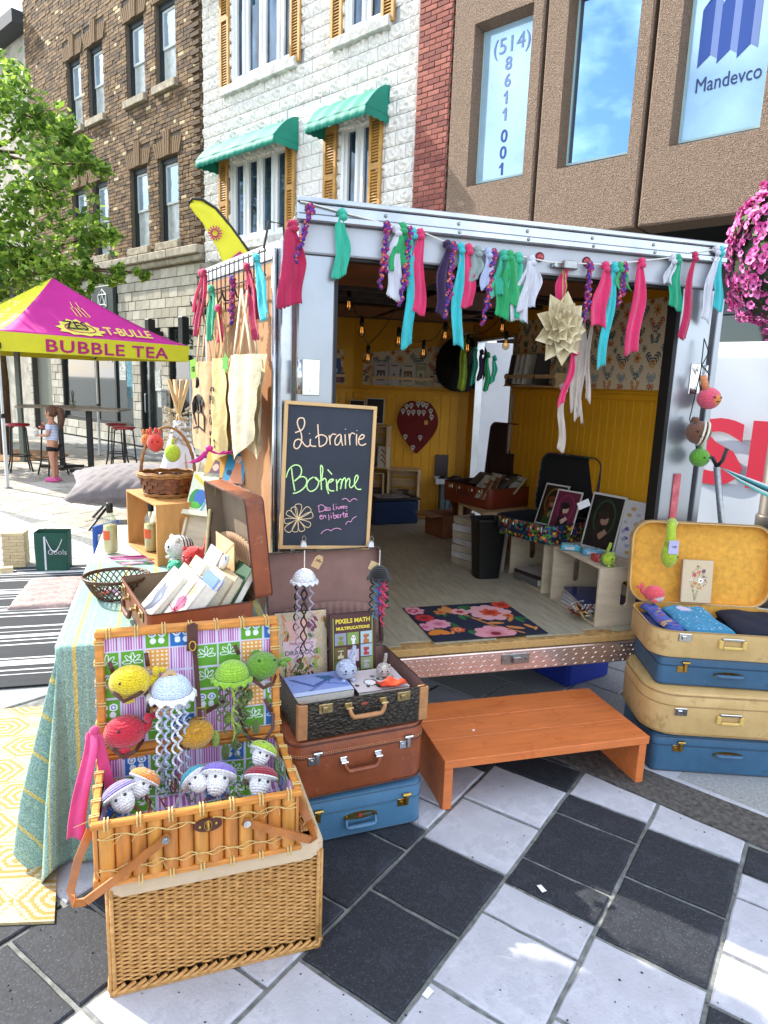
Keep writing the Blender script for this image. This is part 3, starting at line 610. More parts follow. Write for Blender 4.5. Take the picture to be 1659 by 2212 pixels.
for i in range(7):
 a, b_ = gx[i] + .022, gx[i + 1] - .022; wa, wb_ = wx[i]; dep = .0 if i else .0
 b = B(); sp = .16      # splayed reveals
 o_ = [(a, 3.43), (b_, 3.43), (b_, 8.8), (a, 8.8)]; f_ = [(wa, 4.27), (wb_, 4.27), (wb_, 6.08), (wa, 6.08)]; fo = [(wa - .03, 4.2), (wb_ + .03, 4.2), (wb_ + .03, 6.12), (wa - .03, 6.12)]
 y0 = -.12; y1 = .08
 R_ = [[(x, .3, z) for x, z in o_], [(x, y0 + .02, z) for x, z in o_], [(x + (.02 if x == a else -.02), y0, z + (.02 if z == 3.43 else -.02)) for x, z in o_], [(x, y0, z) for x, z in fo], [(x, y1, z) for x, z in f_]]
 rings(b, R_, cap0=False, cap1=False); obj('pebbled_panel', b, PEB, office)
 mat_ = {0: M('frosted_blue_glass', '#a9cbe0', .08, var=.1, vs=1.5, spec=1, metal=.25), 2: M('frosted_blue_glass')}.get(i, M('mirror_glass', '#8fb2cc', .02, var=0, spec=1, metal=.95))
 obj('window_pane', B().box(wa - .02, wb_ + .02, y1 - .015, y1 - .005, 4.25, 6.1), mat_, office)
 obj('pane_seal', B().box(wa, wa + .02, y1 - .03, y1 - .016, 4.27, 6.08).box(wb_ - .02, wb_, y1 - .03, y1 - .016, 4.27, 6.08).box(wa + .02, wb_ - .02, y1 - .03, y1 - .016, 4.27, 4.295), M('pale_seal', '#9fb9b9', .4, var=0), office)
obj('joint_back', B().box(8.5, 17.8, .12, .3, 3.44, 8.78), M('joint_dark', '#3b2f28', .95, var=.1), office)
obj('recess_wall', B().box(8.5, 18, 1.4, 1.6, 0, 3.43), M('recess_dark', '#15181a', .4, var=.3, vs=1), office); obj('soffit', B().box(8.5, 18, .3, 1.6, 3.44, 3.5), M('black_metal'), office)
for i in range(6):
 obj('shop_pane', B().box(9 + i * 1.3, 10.24 + i * 1.3, 1.3, 1.31, .4, 2.6), GLASSD, office); obj('shop_rail', B().box(9 + i * 1.3, 10.28 + i * 1.3, 1.22, 1.3, 2.6, 2.72).box(10.24 + i * 1.3, 10.3 + i * 1.3, 1.22, 1.3, 0, 2.6), M('rail_grey', '#5a5f62', .5, var=0), office)
P1 = M('blue_print', '#2b4f9e', .5, var=0); P2 = M('pale_blue_print', '#7f93c6', .5, var=0); yp = .058
writing('(514)', .26, (9.3, yp, 5.76), P2, office)
for k, ch in enumerate('8611001'):
 writing(ch, .21, (9.27, yp, 5.56 - k * .196 - (.06 if k > 3 else 0)), P1 if k > 3 else P2, office, bold=.003)
 if ch == '1': zz = 5.56 - k * .196 - (.06 if k > 3 else 0); obj('lettering', B().prism([(9.27, zz + .145), (9.27, zz + .11), (9.225, zz + .085), (9.225, zz + .105)], yp - .001, yp + .001, 'y'), P1 if k > 3 else P2, office)
writing('Mandevco', .2, (11.92, yp, 4.74), M('navy_print', '#20356b', .5, var=0), office, sx=.78)
lg = B(); LZ = -.24
for k in range(3):
 x = 11.6 + k * .19; lg.prism([(x, 4.98), (x + .12, 5.08), (x + .12, 5.66), (x, 5.52)], yp, yp + .003, 'y', 0); lg.prism([(x + .12, 5.08), (x + .19, 5.03), (x + .19, 5.6), (x + .12, 5.66)], yp, yp + .003, 'y', 1)
 lg.prism([(x, 5.53), (x + .12, 5.67), (x + .3, 5.8), (x + .18, 5.66)], yp, yp + .003, 'y', 0)
obj('logo', lg, [P1, P2], office)
# ================================================================ shared builders
BRASS = M('brass', '#c09a4e', .28, metal=1, var=.1, vs=60); CHROME = M('chrome', '#c9cbcc', .18, metal=1, var=.05); STEELD = M('dull_steel', '#9a9c9d', .35, metal=1, var=.1, vs=50)
BLACKM = M('black_metal')
def frame_loc(fr, x, y, z): return fr(x, y, z)
def handle_arc(t, y, z, w=.13, drop=.03, mat=None, r=.009, mount=None, n=14, out=.022, name='handle', x=0):
 pts = []
 for k in range(n + 1):
  a = PI * k / n; s_ = math.cos(a); pts.append((x - w / 2 * s_ * 1.0, y - out - .004 * math.sin(a), z - drop * min(1, math.sin(a) * 1.6)))
 b = B(); b.tube(pts, [r * (.75 + .25 * math.sin(PI * k / n)) for k in range(n + 1)], 8); h = obj(name, b, mat, t, True)
 b = B()
 for s_ in (-1, 1): b.cham(x + s_ * w / 2 - .014, x + s_ * w / 2 + .014, y - .006, y, z - .008, z + .014, .002); b.tube([(x + s_ * w / 2 - .012, y - out + .004, z), (x + s_ * w / 2 + .012, y - out + .004, z)], .005, 6); b.box(x + s_ * w / 2 - .01, x + s_ * w / 2 + .01, y - out + .004, y - .004, z - .003, z + .003)
 obj('handle_mount', b, mount or BRASS, h, kind='stuff')
def latch(t, x, y, z, mat, style='hasp', s=1):
 b = B()
 if style == 'hasp':
  b.cham(x - .022 * s, x + .018 * s, y - .004, y, z - .028 * s, z + .002, .0015); b.tube([(x - .008 * s, y - .004, z - .013 * s), (x - .008 * s, y - .008, z - .013 * s)], .006 * s, 10)
  b.cham(x + .004 * s, x + .018 * s, y - .012, y - .004, z - .024 * s, z + .014 * s, .002); b.tube([(x - .004 * s, y - .008, z + .018 * s), (x + .026 * s, y - .008, z + .018 * s)], .006 * s, 8)
 else:
  b.cham(x - .026 * s, x + .026 * s, y - .005, y, z - .02 * s, z + .014 * s, .002); b.cham(x - .014 * s, x + .004 * s, y - .011, y - .005, z - .012 * s, z + .006 * s, .002); b.box(x + .013 * s, x + .016 * s, y - .0065, y - .005, z - .009 * s, z + .004 * s)
 return obj('latch', b, mat, t)
def suitcase(name, label, fr, x, y, z, yaw, w, d, h, body, trim=None, r=.04, e=.012, hb=None, lat=BRASS, lstyle='hasp', lx=.33, hmat=None, hstyle='arc', op=None, lining=None, group=None, lidh=None, th=.005, trim2=None, pocket=False, cap=None, stitch=True, cat='suitcase', flute=False):
 """local: front edge at y=0 facing -y, hinge at y=d"""
 p = fr(x, y, z); t = thing(name, label, cat, p, fr.yaw + yaw, group); hb = hb if hb is not None else h * .62; lidh = lidh or (h - hb)
 def R_(ins, zz): return [(px, py + d / 2, zz) for px, py in rrect(w - 2 * ins, d - 2 * ins, max(r - ins, .004))]
 lining = lining or M('lining_tan', '#8f6f60', .9, var=.08)
 b = B()
 if op is None: rings(b, [R_(e, 0), R_(e * .3, e * .3), R_(0, e), R_(0, hb - .0015)], cap1=True)
 else: rings(b, [R_(e, 0), R_(e * .3, e * .3), R_(0, e), R_(0, hb), R_(th, hb), R_(th + .001, th + .002)], cap1=True)
 if op is None: obj('body', b, body, t, 'auto')
 else:
  o = B(); rings(o, [R_(e, 0), R_(e * .3, e * .3), R_(0, e), R_(0, hb), R_(th, hb)], cap1=False); obj('body', o, body, t, 'auto')
  i_ = B(); rings(i_, [R_(th, hb - .0005), R_(th + .001, th + .002)], cap0=False); obj('lining', i_, lining, t)
 L = B(); M0 = Matrix.Identity(4)
 if op is None:
  rings(L, [R_(0, hb + .0015), R_(0, h - e), R_(e * .3, h - e * .3), R_(e, h)]); lid = obj('lid', L, body, t, 'auto')
  if trim:
   for zz, ii in ((hb, -.001), (h - e * .6, .001), (e * .6, .001)): obj('piping', B().tube(R_(ii, zz), .0028, 5, closed=True), trim, lid, True)
 else:
  rings(L, [R_(0, hb + .002), R_(0, hb + lidh - e), R_(e * .3, hb + lidh - e * .3), R_(e, hb + lidh)], cap0=False)
  rings(L, [R_(th, hb + .002), R_(0, hb + .002)], cap0=False, cap1=False)
  LI = B(); rings(LI, [[q for q in R_(th, hb + .0025)], R_(th, hb + lidh - th - .002)], cap0=False)
  piv = Vector((0, d, hb)); M0 = Matrix.Translation(piv) @ Matrix.Rotation(-op, 4, 'X') @ Matrix.Translation(-piv)
  L.since(0, M0); LI.since(0, M0); lid = obj('lid', L, body, t, 'auto'); obj('lining', LI, lining, lid)
  if trim:
   q = B().tube(R_(0, hb), .003, 5, closed=True); obj('piping', q, trim, t, True)
   q = B().tube(R_(-.001, hb + .002), .003, 5, closed=True); q.tube(R_(.001, hb + lidh - e * .6), .0028, 5, closed=True); q.since(0, M0); obj('piping', q, trim, lid, True)
  if pocket:
   q = B()
   def pf(u, v):
    zi = hb + lidh - th - .004; yy = .015 + v * (d * .42); xx = (u - .5) * (w - .03); zz = zi - (.01 + .01 * v) - .004 * math.sin(u * 95 + v * 2) * (.4 + .6 * v); sag = -.035 * (u - .5) ** 2 * 4 * v
    return (xx, d - .012 - yy - sag * 1.0, zz)
   q.sheet(90, 5, pf, .002); q.since(0, M0); obj('gathered_pocket', q, pocket, lid, True)
 for s_ in (-1, 1): latch(t, s_ * w * lx, 0, hb - (0 if lstyle == 'hasp' else .022), lat, lstyle)
 if hstyle == 'arc': handle_arc(t, 0, hb - .03, .13, .032, hmat, .009, lat if lat is not None else BRASS)
 elif hstyle == 'plate':
  pl = B(); pl.prism([(-.055 + .012 * (1 - math.cos(a)), 0) for a in (0,)] + [(.058 * math.cos(a), .014 * math.sin(a)) for a in [2 * PI * k / 20 for k in range(20)]][1:], -.003, 0, 'y'); pl2 = B(); pl2.v = [(a, b_, c + hb - .03) for a, b_, c in pl.v]; pl2.f = pl.f; pl2.m = pl.m
  q = obj('handle_plate', pl2, lat, t); obj('emblem', B().prism([(.008 * math.cos(a), hb - .03 + .008 * math.sin(a)) for a in [2 * PI * k / 6 for k in range(6)]], -.005, -.003, 'y'), M('red_enamel', '#a3372f', .4, var=0), q)
  hz = hb - .03 - (.028 if hmat == 'down' else -.004)
  pts = [(-.055, -.008, hb - .03), (-.055, -.02, hz), (-.045, -.024, hz - .001), (.045, -.024, hz - .001), (.055, -.02, hz), (.055, -.008, hb - .03)]
  obj('handle', B().tube(pts, [.005, .006, .009, .009, .006, .005], 8), body, t, True)
  for s_ in (-1, 1): obj('handle_mount', B().tube([(s_ * .055, 0, hb - .03), (s_ * .055, -.014, hb - .03)], .007, 8), lat, t)
 elif hstyle == 'frame':
  hz = hb - .05 if op is not None else hb - .055
  q = B().cham(-.056, -.038, -.014, -.001, hz - .012, hz + .024, .003).cham(.038, .056, -.014, -.001, hz - .012, hz + .024, .003).cham(-.038, .038, -.018, -.006, hz - .014, hz + .0, .004); hh = obj('handle', q, hmat, t)
  obj('handle_bar', B().cham(-.044, .044, -.013, -.003, hz + .024, hz + .034, .002), CHROME, hh)
 if cap:
  for s_ in (-1, 1):
   q = B(); q.cham(s_ * (w / 2 - .016) - .018, s_ * (w / 2 - .016) + .018, -.0025, .02, .004, hb - .002, .003); obj('corner_guard', q, cap, t)
 if stitch and op is None and trim:
  q = B(); P_ = R_(-.0012, hb + .006); n_ = len(P_)
  for i in range(n_):
   a, c = Vector(P_[i]), Vector(P_[(i + 1) % n_]); L_ = (c - a).length; k = int(L_ / .008)
   if a.y > d * .6 and c.y > d * .6: continue
   for j in range(k):
    p0 = a + (c - a) * (j / k); p1 = a + (c - a) * ((j + .55) / k)
    for dz in (0, .006): q.tube([p0 + Vector((0, 0, dz)), p1 + Vector((0, 0, dz))], .0009, 3, caps=False)
  if q.v: obj('stitching', q, M('thread_tan', '#c8a37c', .8, var=0), t, kind='stuff')
 t['_'] = 0; del t['_']; t_info[t.name] = (M0, w, d, h, hb)
 return t
t_info = {}
PAGES = M('page_block', '#d9cfb6', .9, var=.08, vs=60, bump=.35, bs=500, stretch=(1, 1, 8))
PAGESW = M('white_page_block', '#e2ded2', .9, var=.06, vs=60, bump=.35, bs=500)
def book_mesh(w, h, t_, cm, side=None):
 """book standing on its tail: front cover faces -y, spine at -x; origin bottom centre"""
 c = B(); k = .0022; c.cham(-w / 2, w / 2, 0, k, 0, h, .0006); c.cham(-w / 2, w / 2, t_ - k, t_, 0, h, .0006); c.box(-w / 2, -w / 2 + k, k, t_ - k, 0, h)
 return c
def book(label, loc, rot, w, h, t_, cover, paint=None, group=None, pages=None, name='book', cat='book', spiral=False):
 t = thing(name, label, cat, loc, rot, group)
 obj('cover', book_mesh(w, h, t_, cover), cover, t)
 obj('pages', B().box(-w / 2 + .0025, w / 2 - .003, .0023, t_ - .0023, .003, h - .003), pages or PAGESW, t)
 if paint is not None: link('cover_print', paint.mesh('cover_print', plane_fn(w - .002, h - .002, -.0004, z0=.001)), t)
 return t
WOODC = M('pine_crate', '#c9ab80', .75, var=.13, vs=5, bump=.25, bs=40, stretch=(1, 6, 6)); WOODL = M('pale_plywood', '#bfae95', .75, var=.1, vs=4, bump=.2, bs=40, stretch=(1, 1, 5)); WOODH = M('honey_plywood', '#c08b50', .6, var=.12, vs=4, bump=.2, bs=40, stretch=(1, 5, 1))
def crate(name, label, loc, rot, w, d, h, mat, slatted=False, back=True, group=None, hole=True, th=.012, cat='crate'):
 """open front towards -y; local origin: bottom front-left corner"""
 t = thing(name, label, cat, loc, rot, group)
 for x0 in (0, w - th):
  b = B()
  if hole:
   n_ = 24; oc = [(d / 2 + .021 * math.cos(a), h * .55 + (.045 if math.sin(a) > 0 else -.045) + .02 * math.sin(a)) for a in [2 * PI * k / n_ for k in range(n_)]]
   out_ = []
   for k in range(n_):
    a = 2 * PI * k / n_; ca, sa = math.cos(a), math.sin(a); s_ = min((d / 2) / max(abs(ca), 1e-6), (h / 2) / max(abs(sa), 1e-6)); out_.append((d / 2 + ca * s_, h / 2 + sa * s_))
   for cx_, cz_ in ((0, 0), (d, 0), (d, h), (0, h)):
    j = min(range(n_), key=lambda q: (out_[q][0] - cx_) ** 2 + (out_[q][1] - cz_) ** 2); out_[j] = (cx_, cz_)
   A = [[(x0, y, z) for y, z in oc], [(x0, y, z) for y, z in out_], [(x0 + th, y, z) for y, z in out_], [(x0 + th, y, z) for y, z in oc], [(x0, y, z) for y, z in oc]]
   rings(b, A, cap0=False, cap1=False)
  else: b.cham(x0, x0 + th, 0, d, 0, h, .0015)
  obj('side_panel', b, mat, t)
 if slatted:
  n_ = 3; ww = d / n_
  for k in range(n_):
   for z in (0, h - .008): obj('slat', B().cham(th, w - th, k * ww + .004, (k + 1) * ww - .004, z, z + .008, .001), mat, t)
  for k in range(4): hh = h / 4; obj('slat', B().cham(th, w - th, d - .009, d - .001, k * hh + .012, (k + 1) * hh - .004, .001), mat, t)
 else:
  obj('bottom_board', B().cham(th, w - th, 0, d, 0, .01, .001), mat, t); obj('top_board', B().cham(th, w - th, 0, d, h - .01, h, .001), mat, t); obj('back_board', B().cham(th, w - th, d - .01, d - .001, .011, h - .011, .001), mat, t)
 return t
EYE = M('black_bead', '#050505', .12, var=0, coat=.6); WHT = yarn('white_yarn', '#ececee')
def eyes(parent, pts, r=.004):
 for p in pts: obj('eye', B().ell(p, r, 10, 6), EYE, parent, True)
def weave_panel(b, n_rows, x0, x1, z0, z1, fn, r=.0035, amp=.004, stakes=10, seg=6, m=0):
 """woven rods along x in rows over z; fn(x, off, z) -> point (off = distance out)"""
 for j in range(n_rows):
  z = z0 + (z1 - z0) * (j + .5) / n_rows; n_ = stakes * seg; pts = []
  for i in range(n_ + 1):
   u = i / n_; ph = PI * stakes * u + (PI if j % 2 else 0); pts.append(fn(x0 + (x1 - x0) * u, amp * math.sin(ph), z + rnd.uniform(-.0006, .0006) + .0012 * math.sin(ph)))
  b.tube(pts, r * rnd.uniform(.88, 1.1), 5, m, caps=False)
 return b
# ================================================================ the book trailer
ALU = M('brushed_aluminium', '#a4a8b0', .32, metal=.75, var=.06, vs=3, bump=.15, bs=8); WHITEP = M('white_panel_paint', '#cfd2d8', .3, var=.05, vs=4, spec=.6); ALUB = M('bright_trim', '#b4b7bd', .25, metal=.8, var=.08, vs=6)
YEL = M('yellow_paint', '#d89c18', .55, var=.06, vs=4, bump=.05, bs=30); YELL = M('yellow_groove', '#dcb050', .6, var=0)
trailer = thing('book_trailer', 'open white cargo trailer fitted out as a yellow-walled little bookshop', 'trailer', FT.o, FT.yaw)
FLOORZ = .46
def tp(name, b, mats, smooth=False, kind=None, label=None, parent=None): return obj(name, b, mats, parent or trailer, smooth, kind=kind, label=label)
tp('side_skin', B().box(0, .02, .02, 2.75, .5, 2.2).box(-.012, .0, .3, .33, .5, 2.2).box(-.012, 0, 1.1, 1.13, .5, 2.2).box(-.012, 0, 1.9, 1.93, .5, 2.2), WHITEP)
tp('side_skin', B().box(1.88, 1.9, .02, 1.86, .5, 2.2).box(1.88, 1.9, 1.86, 2.56, 2.0, 2.2).box(1.88, 1.9, 2.56, 2.75, .5, 2.2), WHITEP)
nose = lambda y_, inset: [(inset, 2.75), (.95, 3.2 - inset), (1.9 - inset, 2.75)]
b = B(); b.prism([(0, 2.75), (.95, 3.22), (1.9, 2.75), (1.87, 2.74), (.95, 3.19), (.03, 2.74)], .5, 2.2, 'z'); tp('nose_skin', b, WHITEP)
tp('roof', B().prism([(0, 0), (1.9, 0), (1.9, 2.75), (.95, 3.22), (0, 2.75)], 2.2, 2.235, 'z'), M('roof_metal', '#b9bbbd', .4, metal=.6, var=.05))
tp('chassis', B().box(.05, 1.85, .05, 2.7, .3, .43).box(.9, 1.0, 3.1, 4.3, .3, .4), M('chassis_black', '#0c0c0d', .6, var=.1))
for x in (-.14, 1.93):
 for y in (1.25,):
  w = tp('wheel', B().tube([(x, y, .3), (x + .18, y, .3)], .3, 28), M('tyre_rubber', '#121212', .8, var=.1, vs=40, bump=.4, bs=60), True); tp('rim', B().tube([(x - .004, y, .3), (x + .184, y, .3)], .17, 20), STEELD, parent=w)
tp('rear_post', B().cham(.0, .145, -.02, .05, .42, 2.08, .006), ALU); tp('rear_post', B().cham(1.725, 1.9, -.02, .05, .42, 2.08, .006), ALU)
tp('header', B().cham(.0, 1.9, -.03, .05, 2.08, 2.19, .006), M('white_header', '#babec8', .3, var=.04, vs=3, spec=.6))
tp('top_rail', B().cham(-.01, 1.91, -.06, .03, 2.19, 2.215, .004).cham(-.01, 1.91, -.045, .02, 2.215, 2.255, .004).cham(-.01, 1.91, -.055, .0, 2.255, 2.275, .004), ALUB)
bb = B(); 
for i in range(7):
 x = .03 + i * .3
 for z in (2.203, 2.237): bb.ell((x, -.062 if z < 2.21 else -.047, z), (.007, .004, .007), 8, 6)
tp('rivet', bb, STEELD, True, kind='stuff')
for x in (1.0, 1.22):
 l_ = tp('marker_light', B().lathe([(.0, -.004), (.016, -.004), (.018, 0), (.012, .006), (.0, .008)], 14).since(0, Matrix.Translation((x, -.034, 2.145)) @ Matrix.Rotation(PI / 2, 4, 'X')), M('red_lens', '#a31420', .2, var=0, coat=.6), True); tp('lens_seat', B().tube([(x, -.028, 2.145), (x, -.034, 2.145)], .02, 14), BLACKM, parent=l_)
tp('door_catch', B().cham(1.05, 1.17, -.055, -.03, 2.105, 2.125, .003).cham(1.09, 1.15, -.085, -.055, 2.1, 2.135, .004).tube([(1.06, -.055, 2.115), (1.06, -.065, 2.115)], .008, 10), STEELD)
tp('door_seal', B().box(.145, .157, -.015, .04, .47, 2.08).box(1.705, 1.7245, -.022, .045, .47, 2.08).box(.157, 1.705, -.01, .04, 2.068, 2.08), M('black_rubber', '#0a0a0b', .6, var=0))
tp('red_reflector_strip', B().cham(1.79, 1.828, -.028, -.02, .5, 1.24, .002), M('faded_red', '#a63040', .5, var=.3, vs=25, col2='#c76a70'))
def hinge(x0, z, fr_=1):
 h = tp('hinge', B().cham(x0, x0 + .07, -.026, -.021, z - .07, z + .07, .002), CHROME); tp('hinge_barrel', B().tube([(x0 - .012 * fr_, -.03, z - .065), (x0 - .012 * fr_, -.03, z + .065)], .012, 12), CHROME, True, parent=h)
 for dz in (-.045, .045): tp('bolt', B().tube([(x0 + .04, -.026, z + dz), (x0 + .04, -.032, z + dz)], .011, 12), CHROME, parent=h)
hinge(.02, 1.62); hinge(.02, .8); hinge(1.815, 1.68, -6.3); hinge(1.815, .8, -6.3)
VIN = M('vinyl_plank', '#aaa28c', .5, var=.12, vs=7, bump=.12, bs=30, stretch=(6, 1, 1)); VIN2 = M('vinyl_plank_b', '#a59e8a', .5, var=.12, vs=7, bump=.12, bs=30, stretch=(6, 1, 1))
tp('sub_floor', B().prism([(.02, .0), (1.88, .0), (1.88, 2.73), (.95, 3.17), (.02, 2.73)], .425, .455, 'z'), M('ply_edge', '#b38a55', .7, var=.3, vs=30, stretch=(1, 1, 12)))
for i in range(12):
 y0 = .0 if False else 0.012
 for k in range(5):
  a, c = max(.012, -.9 + k * .95 + (i % 3) * .3), min(3.05 - abs(i - 5.5) * .07, -.9 + (k + 1) * .95 + (i % 3) * .3)
  if c - a > .05: tp('floor_plank', B().cham(.022 + i * .1548, .022 + i * .1548 + .1542, a, c - .0008, .455, .461, .0006), (VIN, VIN2)[rnd.random() < .4])
tp('plywood_edge', B().cham(.02, 1.88, -.035, .0, .425, .46, .003), M('raw_ply', '#c9a468', .75, var=.3, vs=25, stretch=(2, 1, 25), col2='#8f6a3a'))
TR = M('tread_plate', '#d8c4be', .25, metal=.85, var=.1, vs=4)
pl = tp('tread_plate', B().cham(.3, 1.68, -.05, -.02, .325, .424, .004), TR); lz = B()
for i in range(52):
 for j in range(4):
  x = .315 + i * .0262 + (j % 2) * .013; z = .337 + j * .0235; s_ = 1 if (i + j) % 2 else -1
  lz.add([(x - .009, -.05, z - .005 * s_), (x, -.05, z - .003), (x + .009, -.05, z + .005 * s_), (x, -.05, z + .003), (x, -.0535, z)], [(0, 1, 4), (1, 2, 4), (2, 3, 4), (3, 0, 4)])
tp('tread_lug', lz, TR, parent=pl, kind='stuff')
tp('plate_catch', B().cham(.95, 1.09, -.056, -.0505, .36, .41, .002).cham(1.0, 1.04, -.075, -.056, .37, .4, .003).tube([(.965, -.056, .385), (.965, -.064, .385)], .008, 10).tube([(1.075, -.056, .385), (1.075, -.064, .385)], .008, 10), STEELD)
tp('skirt_panel', B().box(.02, 1.88, .06, .09, .28, .42), M('chassis_black'))
def boards(p0, p1, z0, z1, step=.075, name='wall_board'):
 p0, p1 = Vector((*p0, 0)), Vector((*p1, 0)); L = (p1 - p0).length; d = (p1 - p0) / L; ang = math.atan2(d.y, d.x); n_ = max(1, round(L / step)); s_ = L / n_; me = B().cham(.002, s_ - .002, 0, .008, 0, z1 - z0, .0015).mesh(name, YEL)
 g = B(); g.box(0, L, .008, .014, z0, z1)
 for k in range(n_):
  q = p0 + d * (k * s_); o = link(name, me, trailer, (q.x, q.y, z0), (0, 0, ang))
 o = obj('board_backing', g, YELL, trailer, loc=(p0.x, p0.y, 0), rot=(0, 0, ang))
RX = 1.86
boards((RX, 1.86), (RX, .06), .46, 1.6); 
boards((.06, 2.72), (.95, 3.14), .46, 1.56); boards((.95, 3.14), (RX, 2.7), .46, 1.56)
boards((RX, 2.7), (RX, 2.56), .46, 1.56); boards((.04, .06), (.04, 2.7), .46, 1.6)
def wpanel(name, p0, p1, z0, z1, mat, y=0.0, th=.01, label=None):
 p0, p1 = Vector((*p0, 0)), Vector((*p1, 0)); L = (p1 - p0).length; d = p1 - p0; ang = math.atan2(d.y, d.x)
 return obj(name, B().box(0, L, y, y + th, z0, z1), mat, trailer, loc=(p0.x, p0.y, 0), rot=(0, 0, ang), label=label)
wpanel('upper_wall', (RX, 1.86), (RX, .06), 1.61, 2.2, YEL); wpanel('upper_wall', (RX, 2.56), (RX, 1.86), 2.0, 2.2, YEL); wpanel('upper_wall', (RX, 2.7), (RX, 2.56), 1.56, 2.2, YEL)
wpanel('upper_wall', (.06, 2.72), (.95, 3.14), 1.56, 2.2, YEL); wpanel('upper_wall', (.95, 3.14), (RX, 2.7), 1.56, 2.2, YEL); wpanel('upper_wall', (.04, .06), (.04, 2.7), 1.6, 2.2, YEL)
for p0, p1, z in (((RX, 1.86), (RX, .06), 1.6), ((.06, 2.72), (.95, 3.14), 1.56), ((.95, 3.14), (RX, 2.7), 1.56)):
 p0, p1 = Vector((*p0, 0)), Vector((*p1, 0)); d = p1 - p0; L = d.length
 obj('chair_rail', B().cham(0, L, -.022, 0, z, z + .012, .003).cham(0, L, -.012, 0, z - .03, z, .002), YEL, trailer, loc=(p0.x, p0.y, 0), rot=(0, 0, math.atan2(d.y, d.x)))
def wallpaper(nx, ny, reps, seed=1, noise=.05, bgc='#cdbfa2'):
 P = Paint(nx, ny, bgc, noise); q = random.Random(seed); cw, ch = 1 / reps, 1 / (reps * P.asp); r_ = 0; y = 0
 cols_ = ['#5c6b78', '#3f5566', '#c07a3e', '#a8503a', '#7e8a86', '#c98f52', '#4d5f50', '#8e9a9c']
 while y < 1.1:
  x = (r_ % 2) * cw / 2 - cw
  while x < 1.1:
   for sx in (1, -1):
    for k, (dx, dy, rr, an) in enumerate(((.30, .15, .1, .9), (.2, .42, .085, 2.2), (.36, .62, .09, .5), (.12, .75, .07, 1.9), (.42, .3, .06, 1.2))):
     c_ = cols_[(k * 3 + r_) % 8]; a_ = an if sx > 0 else PI - an
     P.line([(x + sx * dx * cw, y + dy * ch), (x + sx * dx * cw + math.cos(a_) * rr * cw * 3, y + dy * ch + math.sin(a_) * rr * ch * 3)], .012 * cw, c_)
     for j in range(4):
      ax = x + sx * dx * cw + math.cos(a_) * rr * cw * .75 * j; ay = y + dy * ch + math.sin(a_) * rr * ch * .75 * j
      P.leaf(ax, ay, rr * cw * .55, a_ + .9, c_); P.leaf(ax, ay, rr * cw * .55, a_ - .9, c_)
    P.flower(x + sx * .2 * cw, y + .05 * ch, .09 * cw, 6, cols_[(r_ * 2 + 2) % 8], '#3c3a35'); P.flower(x + sx * .45 * cw, y + .88 * ch, .07 * cw, 5, '#a8503a', '#d8b060')
   P.flower(x, y + .25 * ch, .13 * cw, 7, '#c98f52', '#7a4a2a'); P.flower(x, y + .65 * ch, .1 * cw, 5, '#5c6b78', '#c9b58a')
   for k in range(5): P.ell(x + q.uniform(-.45, .45) * cw, y + q.uniform(0, 1) * ch, .012 * cw, .012 * cw, '#a8503a')
   x += cw
  y += ch; r_ += 1
 return P
WPM = vcol_mat('printed_paper', .8)
P = wallpaper(360, 100, 7, noise=.06, bgc='#d6c8aa'); link('wallpaper', P.mesh('wallpaper', lambda u, v: (RX - .004, 1.84 - u * 1.78, 1.625 + v * .455), WPM), trailer)
def scal(u, v, x0, x1, z0, z1):
 sc = .008; x = x0 + (x1 - x0) * u; z = z0 + (z1 - z0) * v
 if u < .001 or u > .999: x += sc * abs(math.sin(v * 26)) * (1 if u > .5 else -1)
 if v > .999: z += sc * abs(math.sin(u * 50 * (x1 - x0)))
 return x, z
def vnose(x, off, z, side=1):
 A = Vector((.95, 3.14)); Bq = Vector((RX, 2.7)) if side > 0 else Vector((.06, 2.72)); d = (Bq - A).normalized(); n_ = Vector((-d.y, d.x)) * (-1 if side > 0 else 1)
 q = A + d * x + n_ * off; return (q.x, q.y, z)
FV = Frame(FT(.95, 3.14, 0), FT.yaw + math.atan2(-.44, .91))      # right half of the nose wall: x along it, -y into the room
P = wallpaper(150, 66, 2.4, 4)
def f_(u, v): x, z = scal(u, v, .09, .85, 1.6, 1.86 + .09 * u); return vnose(x, .006, z)
link('wallpaper', P.mesh('wallpaper', f_, WPM), trailer)
P = wallpaper(70, 60, 1.3, 6)
def f_(u, v): x, z = scal(u, v, .12, .5, 1.6, 1.88); return vnose(x, .006, z, -1)
link('wallpaper', P.mesh('wallpaper', f_, WPM), trailer)
P = wallpaper(24, 70, .6, 9); link('wallpaper', P.mesh('wallpaper', lambda u, v: (RX - .004, 2.69 - u * .12, 1.6 + v * .5), WPM), trailer)
tp('ceiling', B().prism([(.03, .06), (1.87, .06), (1.87, 2.72), (.95, 3.15), (.03, 2.72)], 2.17, 2.195, 'z'), M('ceiling_dark', '#3a2c26', .6, var=.3, vs=2))
for i in range(11):
 y = .2 + i * .26; tp('roof_bow', B().cham(.04, 1.85, y, y + .035, 2.13, 2.168, .003), M('bow_steel', '#4c4644', .4, metal=.5, var=.2))
for x0, x1, y0, y1 in ((.2, .8, .3, 1.0), (.95, 1.5, .9, 1.7), (.3, .95, 1.9, 2.6), (1.1, 1.7, .2, .8), (1.0, 1.6, 2.0, 2.6)): tp('ceiling_board', B().cham(x0, x1, y0, y1, 2.118, 2.128, .002), M('brown_board', '#7a4a30', .6, var=.2, vs=5))
